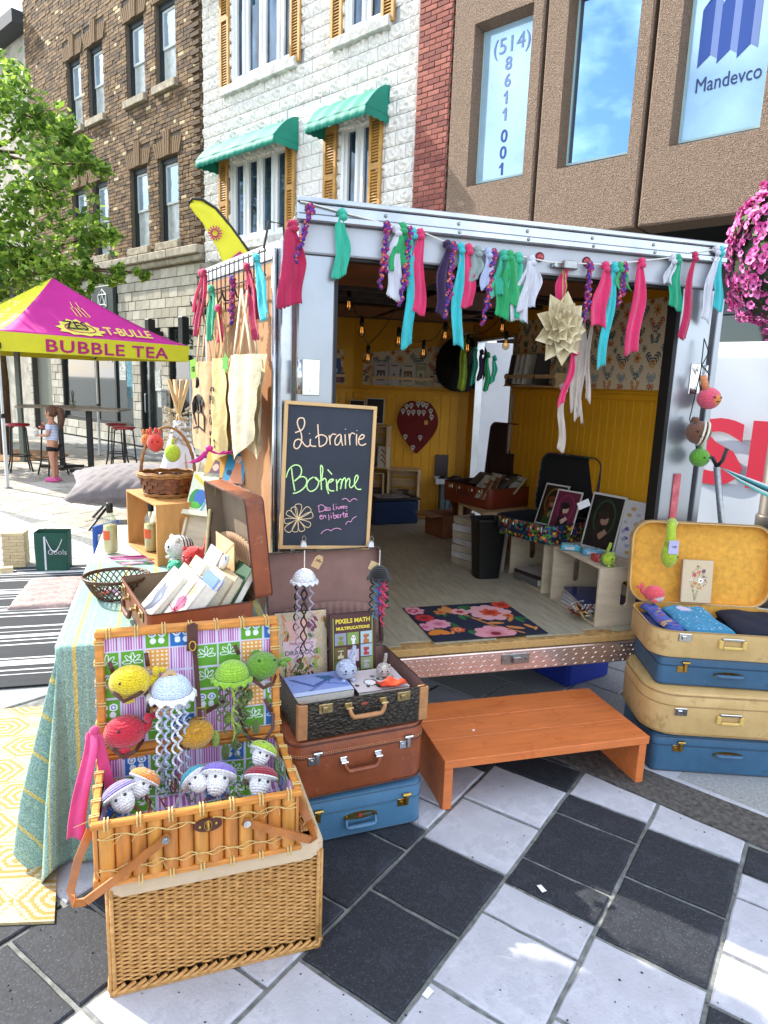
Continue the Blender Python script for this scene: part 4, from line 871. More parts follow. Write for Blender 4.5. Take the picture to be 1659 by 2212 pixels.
tp('door_jamb', B().cham(RX - .02, 1.905, 1.86, 1.885, .46, 2.0, .002), ALUB); tp('door_jamb', B().cham(RX - .02, 1.905, 2.535, 2.56, .46, 2.0, .002), ALUB); tp('door_head', B().cham(RX - .02, 1.905, 1.885, 2.535, 1.975, 2.0, .002), ALUB)
tp('side_door', B().cham(1.91, 2.5, 2.58, 2.62, .47, 1.98, .006), WHITEP)
FD = Frame(FT(-.05, 0, 0), FT.yaw + math.atan2(.957, -.29)); bd_ = thing('tmp', '', '', (0, 0, 0)); bpy.data.objects.remove(bd_)
PLY = M('door_plywood', '#b9875c', .65, var=.12, vs=3, bump=.15, bs=25, stretch=(4, 4, 1))
dA = obj('rear_door', B().cham(.02, .98, -.035, -.004, .5, 2.13, .004), ALU, trailer, loc=trailer.matrix_world.inverted() @ FD.o if False else None)
dyaw = FD.yaw - FT.yaw
dA.location = (-.05, 0, 0); dA.rotation_euler = (0, 0, dyaw)
obj('door_lining', B().box(.06, .94, -.004, .001, .54, 2.06), PLY, dA); obj('door_edge', B().cham(.0, .05, -.04, .01, .5, 2.13, .004), ALUB, dA); obj('door_top_trim', B().box(.05, .98, -.002, .008, 2.07, 2.13), WHITEP, dA)
obj('lock_rod', B().tube([(.045, .02, .52), (.045, .02, 2.1)], .011, 8), CHROME, dA, True)
dB = obj('rear_door', B().cham(-.95, -.02, .004, .035, .5, 2.05, .004), ALU, trailer); dB.location = (1.95, 0.0, 0); dB.rotation_euler = (0, 0, -1.75)
# ================================================================ soft toys
def put(t, **k): return t
def whale(label, fr, x, y, z, rot, r, col, belly=None, tail='hook', group='crocheted whales', cname=None, eyec=None, smile=False):
 """nose towards -x, seen from -y ; origin at body centre"""
 t = thing('crochet_whale', label, 'soft toy', fr(x, y, z), (rot[0], rot[1], rot[2] + fr.yaw), group); m = yarn('yarn_' + col, col)
 obj('body', B().ell((0, 0, 0), (r * 1.12, r * .95, r * .92), 24, 16), m, t, True)
 if belly: obj('belly', B().ell((-.1 * r, -.04 * r, -.16 * r), (r * 1.02, r * .95, r * .82), 20, 12), yarn('yarn_' + belly, belly), t, True)
 tb = B(); tb.tube([(r * .9, 0, 0), (r * 1.25, 0, .1 * r), (r * 1.4, 0, .45 * r)], [.42 * r, .26 * r, .14 * r], 10); tb.ell((r * 1.3, -.12 * r, .68 * r), (.22 * r, .2 * r, .32 * r), 10, 8); tb.ell((r * 1.6, .12 * r, .58 * r), (.32 * r, .2 * r, .18 * r), 10, 8); obj('tail', tb, m, t, True)
 for s_ in (-1, 1): obj('fin', B().ell((-.1 * r, s_ * .9 * r, -.6 * r), (.34 * r, .2 * r, .18 * r), 10, 8), m, t, True)
 eyes(t, [(-.72 * r, -.66 * r, .12 * r), (.25 * r, -.93 * r, .22 * r)] if eyec is None else eyec, r * .085); return t
def spiral_tube(b, p0, p1, R_, turns, r, ph=0, n=8, m=0, taper=.6):
 N = max(12, int(turns * n)); p0 = Vector(p0); p1 = Vector(p1); d = (p1 - p0); pts = []; rr = []
 for i in range(N + 1):
  u = i / N; a = 2 * PI * turns * u + ph; q = p0 + d * u; pts.append(q + Vector((math.cos(a), math.sin(a), 0)) * R_); rr.append(r * (1 - (1 - taper) * u))
 b.tube(pts, rr, 6, m)
def jelly(label, fr, x, y, z, yaw, r, col, tents, ruffle=None, h=1.0, cat='soft toy', hang=None, tag_=True):
 """dome with frilled edge; tents: list of (dx, dy, length, radius, turns, colour)"""
 t = thing('crochet_jellyfish', label, cat, fr(x, y, z), fr.yaw + yaw, 'crocheted jellyfish'); m = yarn('yarn_' + col, col)
 b = B(); b.lathe([(0.001, h * r * .92)] + [(r * math.sin(a), h * r * .92 * math.cos(a)) for a in [k * PI / 2 / 9 for k in range(1, 10)]] + [(r * .9, -.1 * r), (.001, -.12 * r)], 24); obj('dome', b, m, t, True)
 rf = B(); n_ = 96
 def ff(u, v):
  a = 2 * PI * u; rr = r * (1.0 + .2 * v) ; return (rr * math.cos(a), rr * math.sin(a), -.0 * r - v * .24 * r + .1 * r * v * math.sin(a * 13))
 rf.sheet(n_, 3, ff, .003); obj('frill', rf, yarn('yarn_' + (ruffle or col), ruffle or col), t, True)
 for (dx, dy, L, tr, tu, c) in tents:
  tb = B(); spiral_tube(tb, (dx * r, dy * r, -.05 * r), (dx * r * 1.25, dy * r, -L), tr, tu, .0042, rnd.uniform(0, 6)); obj('tentacle', tb, yarn('yarn_' + c, c), t, True)
 if hang: obj('hanging_loop', B().tube([(0, 0, r * h * .9), (0, 0, r * h * .9 + hang)], .0018, 5), M('white_string', '#d8d6cf', .9, var=0), t)
 return t
def mushroom(label, fr, x, y, z, rot, r, cap, spots=None, group='crocheted mushrooms', cap2=None):
 t = thing('crochet_mushroom', label, 'soft toy', fr(x, y, z), (rot[0], rot[1], rot[2] + fr.yaw), group)
 obj('stem', B().ell((0, 0, -.35 * r), (.62 * r, .6 * r, .8 * r), 18, 12), WHT, t, True)
 b = B(); b.lathe([(.001, r * .62)] + [(r * math.sin(a), r * .62 * math.cos(a)) for a in [k * PI / 2 / 8 for k in range(1, 9)]] + [(.96 * r, -.06 * r), (.6 * r, -.02 * r)], 24); c = obj('cap', b, yarn('yarn_' + cap, cap), t, True)
 if cap2: obj('cap_top', B().ell((0, 0, .12 * r), (.82 * r, .82 * r, .55 * r), 20, 10), yarn('yarn_' + cap2, cap2), c, True)
 obj('gills', B().lathe([(1.0 * r, -.02 * r), (.97 * r, -.12 * r), (.5 * r, -.1 * r)], 24), WHT, t, True)
 if spots:
  for k in range(8): a = k * 2.4; q = .25 + .6 * (k / 8); obj('spot', B().ell((r * math.cos(a) * q, r * math.sin(a) * q, r * .62 * math.sqrt(max(0, 1 - q * q))), (.1 * r, .1 * r, .05 * r), 8, 6), yarn('yarn_' + spots, spots), c, True)
 eyes(t, [(-.26 * r, -.55 * r, -.3 * r), (.26 * r, -.55 * r, -.3 * r)], .09 * r); return t
def cat_toy(label, fr, x, y, z, yaw, r, col, stripe=None, tail=True, group='crocheted cats', tailside=1, sit=True):
 t = thing('crochet_cat', label, 'soft toy', fr(x, y, z), fr.yaw + yaw, group); m = yarn('yarn_' + col, col)
 obj('body', B().ell((0, 0, r), (r * 1.08, r * 1.15, r), 24, 16), m, t, True)
 for s_ in (-1, 1):
  obj('ear', B().lathe([(.28 * r, 0), (.2 * r, .2 * r), (.001, .38 * r)], 8).since(0, Matrix.Translation((s_ * .62 * r, -.35 * r, 1.68 * r)) @ Matrix.Rotation(s_ * .5, 4, 'Y')), m, t, True)
  obj('foot', B().ell((s_ * .5 * r, -.72 * r, .12 * r), (.24 * r, .28 * r, .14 * r), 10, 8), m, t, True)
 if tail: obj('tail', B().tube([(tailside * .4 * r, .8 * r, 1.2 * r), (tailside * .75 * r, .9 * r, 1.8 * r), (tailside * 1.0 * r, .8 * r, 2.6 * r), (tailside * 1.1 * r, .75 * r, 3.1 * r)], [.26 * r, .25 * r, .24 * r, .2 * r], 10), m, t, True)
 if stripe:
  for k in range(4): a = .1 + k * .28; rr = math.sqrt(max(.02, 1 - (a / 1.2) ** 2)); obj('stripe', B().tube([(r * 1.1 * rr * math.cos(q), a * r, r + r * 1.01 * rr * math.sin(q)) for q in [2 * PI * j / 24 for j in range(24)]], .05 * r, 6, closed=True), yarn('yarn_' + stripe, stripe), t, True)
 obj('nose', B().ell((0, -1.14 * r, .95 * r), (.1 * r, .06 * r, .07 * r), 8, 6), yarn('yarn_pink', '#d9909a'), t, True); eyes(t, [(-.36 * r, -1.0 * r, 1.2 * r), (.36 * r, -1.0 * r, 1.2 * r)], .13 * r)
 wb_ = B()
 for s_ in (-1, 1):
  for dz in (-.12, 0, .12): wb_.tube([(s_ * .3 * r, -1.13 * r, (.95 + dz * .3) * r), (s_ * .72 * r, -.98 * r, (.93 + dz) * r)], .012 * r, 4)
 obj('whiskers', wb_, BLACKM, t); return t
# ================================================================ left pile of suitcases
LEA = M('tan_leather', '#8c4a2c', .42, var=.12, vs=14, bump=.3, bs=260); LEA_D = M('dark_brown_leather', '#55291b', .5, var=.1, vs=14, bump=.3, bs=200); BLUE = M('blue_vinyl', '#4a7596', .4, var=.06, vs=10, bump=.15, bs=260); BLUEP = M('blue_piping', '#345670', .45, var=0)
HON = M('honey_leather', '#b07c50', .5, var=.12, vs=30, bump=.3, bs=200)
CROC = M('croc_print', '#221c17', .35, var=.3, vs=95, vtype='voronoi', col2='#3c352b', bump=1.0, bs=70, btype='voronoi', bd=.004, stretch=(1, 1, 1.6))
sc1 = suitcase('suitcase', 'bright blue suitcase with brass handle plate at the bottom of the left pile', FT, .165, -.585, 0, .09, .49, .40, .165, BLUE, BLUEP, .035, .012, .11, BRASS, 'hasp', .34, 'down', 'plate', group='suitcases in the left pile', stitch=False)
sc2 = suitcase('suitcase', 'closed brown leather suitcase between the blue and the crocodile-pattern cases', FT, .16, -.585, .168, .13, .52, .42, .235, LEA, LEA_D, .06, .03, .17, CHROME, 'hasp', .33, LEA, 'arc', group='suitcases in the left pile')
sc3 = suitcase('suitcase', 'open black crocodile-pattern suitcase full of books topping the left pile', FT, .172, -.585, .405, .13, .485, .41, .15, CROC, None, .018, .006, .135, M('antique_plate', '#b09a6c', .35, metal=.9, var=.2, vs=80), 'plate', .3, HON, 'arc', op=R(100), lidh=.045, lining=M('mauve_lining', '#8a6a62', .9, var=.06), group='suitcases in the left pile', pocket=M('mauve_lining'), cap=HON)
obj('maker_badge', B().ell((-.005, -.001, .105), (.014, .002, .006), 12, 6), M('badge_red', '#8c3a2c', .4, var=0), sc3)
SLATE = M('slate', '#2f3440', .8, var=.12, vs=5, bump=.1, bs=200); FRW = M('blond_frame', '#cfa873', .55, var=.1, vs=8, bump=.15, bs=60, stretch=(1, 1, .2))
cb_ = thing('chalkboard', 'framed chalkboard sign with colourful handwriting standing against the trailer post', 'chalkboard', FT(-.072, -.075, .945), (R(-2.5), R(2.2), FT.yaw + .02))
BW, BH, FWD = .372, .585, .014
obj('slate', B().box(FWD * .6, BW - FWD * .6, 0, .006, FWD * .6, BH - FWD * .6), SLATE, cb_)
for nm, q in (('frame_rail', (0, BW, -.008, .012, 0, FWD)), ('frame_rail', (0, BW, -.008, .012, BH - FWD, BH)), ('frame_rail', (0, FWD, -.008, .012, FWD, BH - FWD)), ('frame_rail', (BW - FWD, BW, -.008, .012, FWD, BH - FWD))): obj(nm, B().cham(*q, .0015), FRW, cb_)
def chalk(strokes, mat, w):
 b = B()
 for s_ in strokes:
  P_ = []
  for (x, y) in s_:
   yt = (y - 118) / 1992.; 
   for _ in range(3):
    xl = 148 - 68 * yt; xr = 1300 - 70 * yt; u = (x - xl) / (xr - xl); ytop = 118 + 137 * u; yt = (y - ytop) / (2110 - ytop)
   P_.append((FWD + u * (BW - 2 * FWD), -.0012, BH - FWD - yt * (BH - 2 * FWD)))
  if len(P_) > 2:   # smooth
   Q = []
   for i in range(len(P_) - 1):
    p0, p1, p2, p3 = (Vector(P_[max(i - 1, 0)]), Vector(P_[i]), Vector(P_[i + 1]), Vector(P_[min(i + 2, len(P_) - 1)]))
    for k in range(4):
     t_ = k / 4; Q.append(.5 * ((2 * p1) + (p2 - p0) * t_ + (2 * p0 - 5 * p1 + 4 * p2 - p3) * t_ * t_ + (3 * p1 - p0 - 3 * p2 + p3) * t_ ** 3))
   Q.append(Vector(P_[-1])); P_ = Q
  b.tube(P_, w, 5)
 return b
def parse(s): return [[tuple(int(v) for v in p.split(',')) for p in l.split()] for l in s.strip().split('|')]
C1 = parse("240,515 270,505 320,485 350,450 365,390 355,330 320,315 285,325 268,370 280,430 305,490 325,560 325,640 300,710 265,738 235,725 225,680 245,625 290,608 330,640 370,695 410,715 440,690|445,610 440,660 455,705 520,715|430,530 431,538|540,410 545,500 555,600 565,720|510,600 540,570 600,560 655,590 665,640 640,690 590,715 565,718|695,570 705,640 712,700|700,640 715,590 745,555 790,565|850,560 800,590 775,650 785,700 820,700 850,650 858,570 865,650 882,720|912,565 915,640 920,712|915,492 916,500|965,560 975,640 983,715|975,640 985,580 1010,552 1050,570|1072,570 1070,640 1075,722|1075,518 1076,526|1110,645 1160,630 1178,600 1150,580 1115,610 1100,660 1115,710 1155,725 1205,705")
C2 = parse("125,1140 150,1050 200,985 260,965 310,990 330,1050 310,1120 235,1190|195,1010 210,1150 230,1270 240,1330|240,1190 300,1140 360,1135 400,1180 385,1260 330,1320 270,1355 215,1365|490,1140 430,1180 400,1250 420,1320 470,1340 530,1300 560,1230 545,1170 505,1145 560,1200 590,1190|600,1320 590,1150 585,1000 600,985 615,1040 605,1150 610,1190 640,1160 665,1200 670,1290 700,1380|705,1225 760,1190 740,1175 700,1200 685,1260 700,1320 740,1340 775,1340|680,1040 740,1110|800,1180 810,1260 812,1340|812,1240 850,1180 880,1200 870,1270 860,1315|865,1240 910,1165 930,1190 930,1310|930,1240 970,1170 990,1200 985,1270 1010,1300 1060,1250 1095,1190 1105,1150 1085,1130 1060,1170 1055,1240 1075,1300 1110,1325 1150,1325")
C3 = parse("565,1540 570,1630 580,1630|550,1555 600,1530 650,1565 640,1610 580,1632|655,1600 680,1585 670,1565 650,1590 660,1615 690,1605|690,1580 715,1575 725,1600 700,1612 692,1595|765,1520 770,1600 790,1600|805,1555 810,1598|800,1522 801,1528|825,1560 845,1595 865,1555|870,1560 878,1590 880,1560 895,1555|900,1580 920,1570 910,1550 898,1575 915,1590|930,1555 955,1560 950,1585 930,1580|580,1705 610,1690 600,1675 580,1700 595,1735 620,1720|625,1680 630,1730|630,1700 655,1680 665,1720|700,1665 710,1750|735,1680 740,1725|733,1648 734,1654|765,1640 775,1720 805,1715 800,1680 770,1690|815,1700 840,1685 828,1670 812,1695 830,1718 850,1708|860,1670 868,1715|865,1690 885,1668|905,1635 915,1705 930,1705|885,1665 930,1655|935,1685 965,1670 950,1655 935,1680 945,1705 970,1695|945,1625 960,1610|885,1465 920,1447 960,1460 990,1495 1030,1460 1070,1455 1098,1475|940,1815 960,1780 990,1768 1015,1775 1040,1730 1092,1697|600,1945 620,1915 670,1885 710,1885 738,1900 780,1870 840,1865 880,1885")
tips = [(292, 1515), (218, 1560), (138, 1625), (104, 1765), (130, 1905), (240, 1915), (350, 1905), (450, 1830), (485, 1665), (445, 1575)]; C4 = [[(283, 1720), (284, 1735)], [(275, 1728), (292, 1730)]]
for tx_, ty_ in tips:
 dx, dy = tx_ - 283, ty_ - 1730; nx_, ny_ = -dy * .2, dx * .2; C4.append([(283, 1730), (283 + dx * .5 + nx_ * .8, 1730 + dy * .5 + ny_ * .8), (283 + dx * .9 + nx_, 1730 + dy * .9 + ny_), (tx_, ty_), (283 + dx * .9 - nx_, 1730 + dy * .9 - ny_), (283 + dx * .5 - nx_ * .8, 1730 + dy * .5 - ny_ * .8), (283, 1730)])
for st, nm, c, w in ((C1, 'handwriting', '#f3d3b4', .0027), (C2, 'handwriting', '#cdf5a4', .0028), (C3, 'handwriting', '#eda6d2', .0014), (C4, 'flower_drawing', '#f2d7a8', .0014)): obj(nm, chalk(st, None, w), M('chalk' + c, c, .8, var=.05, vs=200), cb_)
def clip_tag(x, z, y, lab, tagc, string):
 t = thing('binder_clip', lab, 'clip', FT(x, y, z), FT.yaw, 'white clips on the chalkboard frame')
 obj('jaw', B().prism([(-.012, -.006), (.012, -.006), (.008, .016), (-.008, .016)], -.012, .008, 'y'), M('white_enamel', '#dcdcdc', .35, var=0), t)
 obj('wire_lever', B().tube([(-.006, -.013, .014), (-.007, -.014, .034), (0, -.014, .042), (.007, -.014, .034), (.006, -.013, .014)], .0013, 5), CHROME, t); return t
clip_tag(.022, .965, -.105, 'white binder clip on the chalkboard frame above the white jellyfish', 1, 1); clip_tag(.3, .955, -.098, 'white binder clip on the chalkboard frame above the black jellyfish', 1, 1)
def paper_tag(x, y, z, rot, lab, col='#c4a077', w=.034, h=.05, txt=None):
 pts = [(-w / 2, 0), (w / 2, 0), (w / 2, h * .72), (w * .25, h), (-w * .25, h), (-w / 2, h * .72)]; b = B().prism(pts, -.0007, .0007, 'y'); t = thing('paper_tag', lab, 'tag', FT(x, y, z), (rot[0], rot[1], FT.yaw + rot[2]))
 c = obj('card', b, M('kraft' + col, col, .9, var=.06, vs=60), t)
 if txt:
  for i, tx__ in enumerate(txt.split('\n')): writing(tx__, h * .3, (0, -.0012, h * (.52 - i * .34)), M('ink', '#3a2c22', .7, var=0), t, ext=.0003)
 return t
jelly('white crocheted jellyfish with lilac and black tentacles hanging in front of the brown suitcase lining', FT, -.006, -.315, .885, 0, .043, '#e2e2e6', [(-.5, -.3, .34, .007, 9, '#a99bb4'), (.55, -.3, .37, .007, 9, '#b3a6bd'), (-.1, 0, .32, .006, 6, '#1c1820'), (.15, .1, .28, .005, 5, '#241f2a'), (-.6, .3, .2, .005, 5, '#191619')], hang=.07, h=1.05)
jelly('black crocheted jellyfish with rainbow tentacles hanging from the right end of the chalkboard', FT, .28, -.315, .885, 0, .038, '#101012', [(-.7, -.2, .15, .007, 5, '#15141a'), (-.35, -.4, .17, .008, 5, '#1b7f8c'), (-.1, -.5, .16, .009, 4, '#5b3fa0'), (.2, -.5, .15, .009, 4, '#c22a5a'), (.5, -.4, .14, .01, 4, '#e0286a'), (.75, -.1, .13, .008, 5, '#15141a'), (.35, -.3, .2, .009, 5, '#d8245e')], h=1.25, hang=.06)
paper_tag(.035, -.3, .925, (0, .5, .2), 'kraft paper price tag beside the white jellyfish', txt='Jelly'); paper_tag(.245, -.3, .93, (0, 2.0, 0), 'kraft paper price tag beside the black jellyfish', '#cdb084', txt='Jelly')
def inC(x, y, z): return FT(x, y, z)
P = Paint(54, 80, '#c9b79a', .25)      # dragon bestiary
q = random.Random(5)
for k in range(46):
 x, y = q.random(), q.random(); P.ell(x, y, q.uniform(.04, .13), q.uniform(.02, .07), q.choice(['#8a3f3a', '#b9713d', '#5b6b2d', '#d8b08c', '#3a2a2a', '#a4b85a', '#7a2f45', '#c98e6a', '#e0c9a0']), q.uniform(0, 3))
for k in range(8): P.line([(q.random(), q.random()), (q.random(), q.random())], .012, q.choice(['#8aa83a', '#5a3a20', '#d87a50']))
P.poly([(.14, .38), (.8, .38), (.74, .6), (.2, .6)], '#e5c6cc'); P.poly([(.2, .12), (.6, .1), (.62, .38), (.3, .38)], '#e6b3a4')
for k in range(13): a = PI + PI * k / 12; P.poly([(.42 + .09 * math.cos(a), .88 + .06 * math.sin(a)), (.42 + .26 * math.cos(a - .05), .86 + .2 * math.sin(a - .05)), (.42 + .09 * math.cos(a + .12), .88 + .06 * math.sin(a + .12))], '#17161a')
P.ell(.42, .92, .11, .13, '#c7ccd8'); P.ell(.37, .91, .02, .012, '#23406a'); P.ell(.47, .91, .02, .012, '#23406a')
CDARK = M('dark_cover', '#2b1a20', .4, var=0)
bk = book('large dragon bestiary with a sun face on its cover, left book in the crocodile case', FT(.0, -.27, .435), (R(-9), 0, FT.yaw + .09), .205, .3, .02, CDARK, P, 'picture books in the crocodile case')
writing('DRAGONS', .026, (0, -.0012, .132), M('dark_blue_ink', '#20204c', .5, var=0), bk, .0004, sx=1.05); writing('Mon bestiaire', .017, (0, -.0012, .172), M('rose_ink', '#b8565c', .5, var=0), bk, .0004); writing('de', .013, (0, -.0012, .157), M('rose_ink'), bk, .0004)
P = Paint(48, 72, '#4a2626')
P.rect(.06, .05, .94, .06, '#e5c93e'); P.rect(.06, .94, .94, .955, '#5c8a3a'); P.rect(.06, .05, .08, .95, '#7da03c'); P.rect(.92, .05, .94, .95, '#7da03c')
cells_ = [(.1, .27, '#8f8fa6', '#7b8a35'), (.38, .27, '#7c9a4c', '#e6dfe4'), (.66, .27, '#a8c0c8', '#b06a35'), (.1, .46, '#6a5a30', '#c9c2a0'), (.66, .45, '#9fb6c4', '#b2383a'), (.38, .5, '#c9b7c6', '#e0e0ea'), (.1, .64, '#55703a', '#caa06a'), (.66, .63, '#8a9a6a', '#b9b0b4'), (.66, .8, '#5f8a4c', '#8a7a74'), (.38, .76, '#7a8a50', '#d0c0a0'), (.1, .8, '#3c5a2c', '#b0b0a8')]
for x, y, c1, c2 in cells_:
 P.rect(x, y, x + .25, y + .165, c1)
 for i in range(6):
  for j in range(6):
   if (abs(i - 2.5) < 1.6 + .6 * math.sin(j * 1.7 + x * 9)) and j > 0: P.rect(x + .04 + i * .03, y + .01 + j * .024, x + .07 + i * .03, y + .034 + j * .024, c2)
 P.rect(x + .1, y + .06, x + .12, y + .08, '#181818'); P.rect(x + .15, y + .06, x + .17, y + .08, '#181818')
bk = book('brown pixel-art multiplication book, right book in the crocodile case', FT(.2, -.285, .435), (R(-7), 0, FT.yaw + .1), .19, .29, .014, CDARK, P, 'picture books in the crocodile case')
for s_, z_, sz in (('PIXELS MATH', .252, .024), ('MULTIPLICATIONS', .226, .0165)): writing(s_, sz, (0, -.0012, z_), M('yellow_ink', '#f0d84a', .5, var=0), bk, .0004, bold=.0006)
def flat_book(label, fr, x, y, z, yaw, w, h, t_, cover, paint, group=None, rot=None, name='book'):
 t = thing(name, label, 'book', fr(x, y, z), rot or (0, 0, fr.yaw + yaw), group)
 obj('cover', B().cham(-w / 2, w / 2, -h / 2, h / 2, 0, .0015, .0005).cham(-w / 2, w / 2, -h / 2, h / 2, t_ - .0015, t_, .0005).box(-w / 2, -w / 2 + .002, -h / 2, h / 2, .0015, t_ - .0015), cover, t)
 obj('pages', B().box(-w / 2 + .002, w / 2 - .002, -h / 2 + .002, h / 2 - .002, .0016, t_ - .0016), PAGESW, t)
 if paint: link('cover_print', paint.mesh('cover_print', lambda u, v: (-w / 2 + .001 + u * (w - .002), -h / 2 + .001 + v * (h - .002), t_ + .0004)), t)
 return t
P = Paint(48, 34, '#7f93c9', .2); P.line([(.1, .2), (.4, .6), (.8, .3)], .03, '#3a4f8c'); P.line([(.3, .8), (.6, .5), (.95, .7)], .02, '#5568a8'); P.poly([(.5, .1), (.8, .2), (.7, .5)], '#2f5f88'); P.rect(0, .82, 1, 1, '#b9c6e4')
flat_book('blue fairy book lying flat at the left front of the crocodile case', FT, .03, -.44, .5, .12, .22, .17, .03, CDARK, P, 'books lying flat in the crocodile case')
P = Paint(44, 34, '#cfc4c6', .1); 
for k in range(14): P.ell(q.uniform(.05, .95), q.uniform(.1, .9), .05, .04, q.choice(['#4a4038', '#6a6a6a', '#3f5a3a', '#d0b0b0', '#222222']), q.random() * 3)
P.ell(.35, .6, .12, .1, '#e8e4e4'); P.ring(.35, .6, .1, .12, '#222222')
flat_book('white book with small grey drawings lying flat under the cats', FT, .25, -.43, .5, .1, .2, .18, .022, CDARK, P, 'books lying flat in the crocodile case')
tw = B(); tw.sheet(10, 6, lambda u, v: (.1 * (u - .5), .05 * (v - .5), .012 + .01 * math.sin(u * 9) * math.sin(v * 5)), .006); o = obj('orange_cloth_bow', tw, M('orange_felt', '#d8431f', .9, var=.1), None, True); o.location = FT(.29, -.5, .53); o.rotation_euler = (0, 0, .4); tag(o, 'orange-red felt scrap lying at the front edge of the crocodile case', 'felt')
cat_toy('pale blue crocheted cat with raised tail sitting before the pixel-art book', FT, .14, -.41, .527, .1, .036, '#aeb9d2', tailside=1)
cat_toy('small grey-and-white speckled crocheted cat, right of the pale blue cat', FT, .282, -.42, .525, -.15, .027, '#a8a09b', tailside=.3)
# ================================================================ right pile
CRM = M('cream_vinyl', '#d0b07a', .5, var=.14, vs=9, bump=.25, bs=220, col2='#bd9a62'); CRP = M('cream_piping', '#9c7c4c', .5, var=0); YLW = M('yellow_felt', '#dba040', .95, var=.1, vs=40, bump=.3, bs=150); IVH = M('ivory_plastic', '#cfae62', .4, var=.04)
BLUE2 = M('deep_blue_vinyl', '#3a6180', .42, var=.08, vs=10, bump=.15, bs=260); BLP = M('deep_blue_piping', '#24405a', .45, var=0)
speck(LEA, 35, .6, '#b5805c', .35); speck(LEA, 6, .56, '#5c2a18', .5); speck(BLUE, 45, .62, '#8fa8b8', .4); speck(BLUE2, 5, .55, '#274862', .5); speck(BLUE2, 60, .63, '#8fa4b4', .4); speck(CRM, 7, .55, '#a88650', .6); speck(CRM, 50, .62, '#8a6a3c', .4)
yw = -.33
def FR(x, y): return x, y
def rs(x, y, w, yaw_):   # front-left corner -> front-middle
 return x + math.cos(yaw_) * w / 2, y + math.sin(yaw_) * w / 2
x, y = rs(1.49, -.45, .64, yw); suitcase('suitcase', 'dark blue suitcase with brass latches at the bottom of the right pile', FT, x, y, 0, yw, .64, .42, .17, BLUE2, BLP, .03, .012, .125, BRASS, 'hasp', .33, BLUE2, 'plate', group='suitcases in the right pile', stitch=False)
x, y = rs(1.44, -.46, .68, yw); suitcase('suitcase', 'closed cream suitcase with rounded corners, second from the bottom of the right pile', FT, x, y, .173, yw, .68, .45, .21, CRM, CRP, .13, .03, .145, CHROME, 'plate', .3, IVH, 'frame', group='suitcases in the right pile', stitch=False)
x, y = rs(1.5, -.42, .58, yw - .02); suitcase('suitcase', 'smaller dark blue suitcase with brass latches between the two cream ones', FT, x, y, .385, yw - .02, .58, .37, .135, BLUE2, BLP, .03, .012, .09, BRASS, 'hasp', .33, BLUE2, 'plate', group='suitcases in the right pile', stitch=False)
x, y = rs(1.44, -.44, .64, yw - .02); sr = suitcase('suitcase', 'open cream suitcase with yellow felt inside, holding folded clothes on top of the right pile', FT, x, y, .522, yw - .02, .64, .385, .13, CRM, CRP, .09, .015, .12, CHROME, 'plate', .3, IVH, 'frame', op=R(97), lidh=.05, lining=YLW, group='suitcases in the right pile', stitch=False, th=.007)
FRS = Frame(FT(x, y, .522), FT.yaw + yw - .02)
def cloth_stack(label, name, x, y, w, d, h, mat, yaw=0, paint=None, folds=3):
 t = thing(name, label, 'clothing', FRS(x, y, .012), FRS.yaw + yaw, 'folded clothes in the open cream case')
 for k in range(folds):
  z0 = h * k / folds; b = B()
  b.sheet(14, 18, lambda u, v: ((u - .5) * w + .004 * math.sin(v * 7 + k), v * d, z0 + h / folds - .004 * (abs(u - .5) * 2) ** 8 * 4 - .02 * max(0, .12 - v) + .003 * math.sin(u * 11 + k * 2) * math.sin(v * 8)), h / folds * .85); obj('folded_layer', b, mat, t, True)
 if paint: link('pattern', paint.mesh('pattern', lambda u, v: ((u - .5) * w * .98 + .004 * math.sin(v * 7 + folds - 1), v * d, h - .004 * (abs(u - .5) * 2) ** 8 * 4 - .02 * max(0, .12 - v) + .003 * math.sin(u * 11 + (folds - 1) * 2) * math.sin(v * 8) + .0012), vcol_mat('printed_cloth', .9, .4, 500)), t)
 return t
P = Paint(60, 90, '#3c86ac', .12); q = random.Random(2)
for k in range(90): P.ell(q.random(), q.random(), .035, .02, '#5f9fc0', q.random() * 3)
for k in range(26): P.ell(q.random(), q.random(), .018, .012, '#e6eef0', q.random() * 3)
P.ell(.42, .13, .17, .14, '#c8bcd4')
cloth_stack('folded sky-blue cloth with white flecks and a round lilac label', 'folded_shirt', -.07, .03, .2, .31, .112, M('blue_cotton', '#3c86ac', .95, var=.1, vs=50), .05, P)
cloth_stack('folded dark navy shirt at the right of the open cream case', 'folded_shirt', .17, .03, .25, .31, .108, M('navy_cotton', '#0f1830', .95, var=.3, vs=12), -.05)
P = Paint(24, 90, '#4a5fa8', .1)
for k in range(34): P.rect(q.random(), q.random(), q.random(), q.random() , '#4a5fa8') if False else P.ell(q.random(), q.random(), .12, .1, q.choice(['#b8584a', '#7a4a8a', '#2f3f86', '#c7a05a']), q.random())
cloth_stack('narrow folded blue cloth with red and purple squares at the left of the open case', 'folded_shirt', -.22, .04, .075, .3, .115, M('mixed_cotton', '#4a5fa8', .95, var=.1), .08, P)
P = Paint(54, 76, '#c9b393', .12)
for k in range(60): a = q.uniform(0, 6.28); r_ = q.random() ** .5; P.leaf(.5 + .3 * r_ * math.cos(a) + .05, .42 + .27 * r_ * math.sin(a), .03, q.uniform(0, 6), q.choice(['#5a6a3c', '#7a8450', '#3d3a2a', '#8a5a3a']))
for k in range(5): P.line([(.5 + q.uniform(-.06, .06), .95), (.5 + q.uniform(-.25, .25), .5)], .006, '#5a5f36')
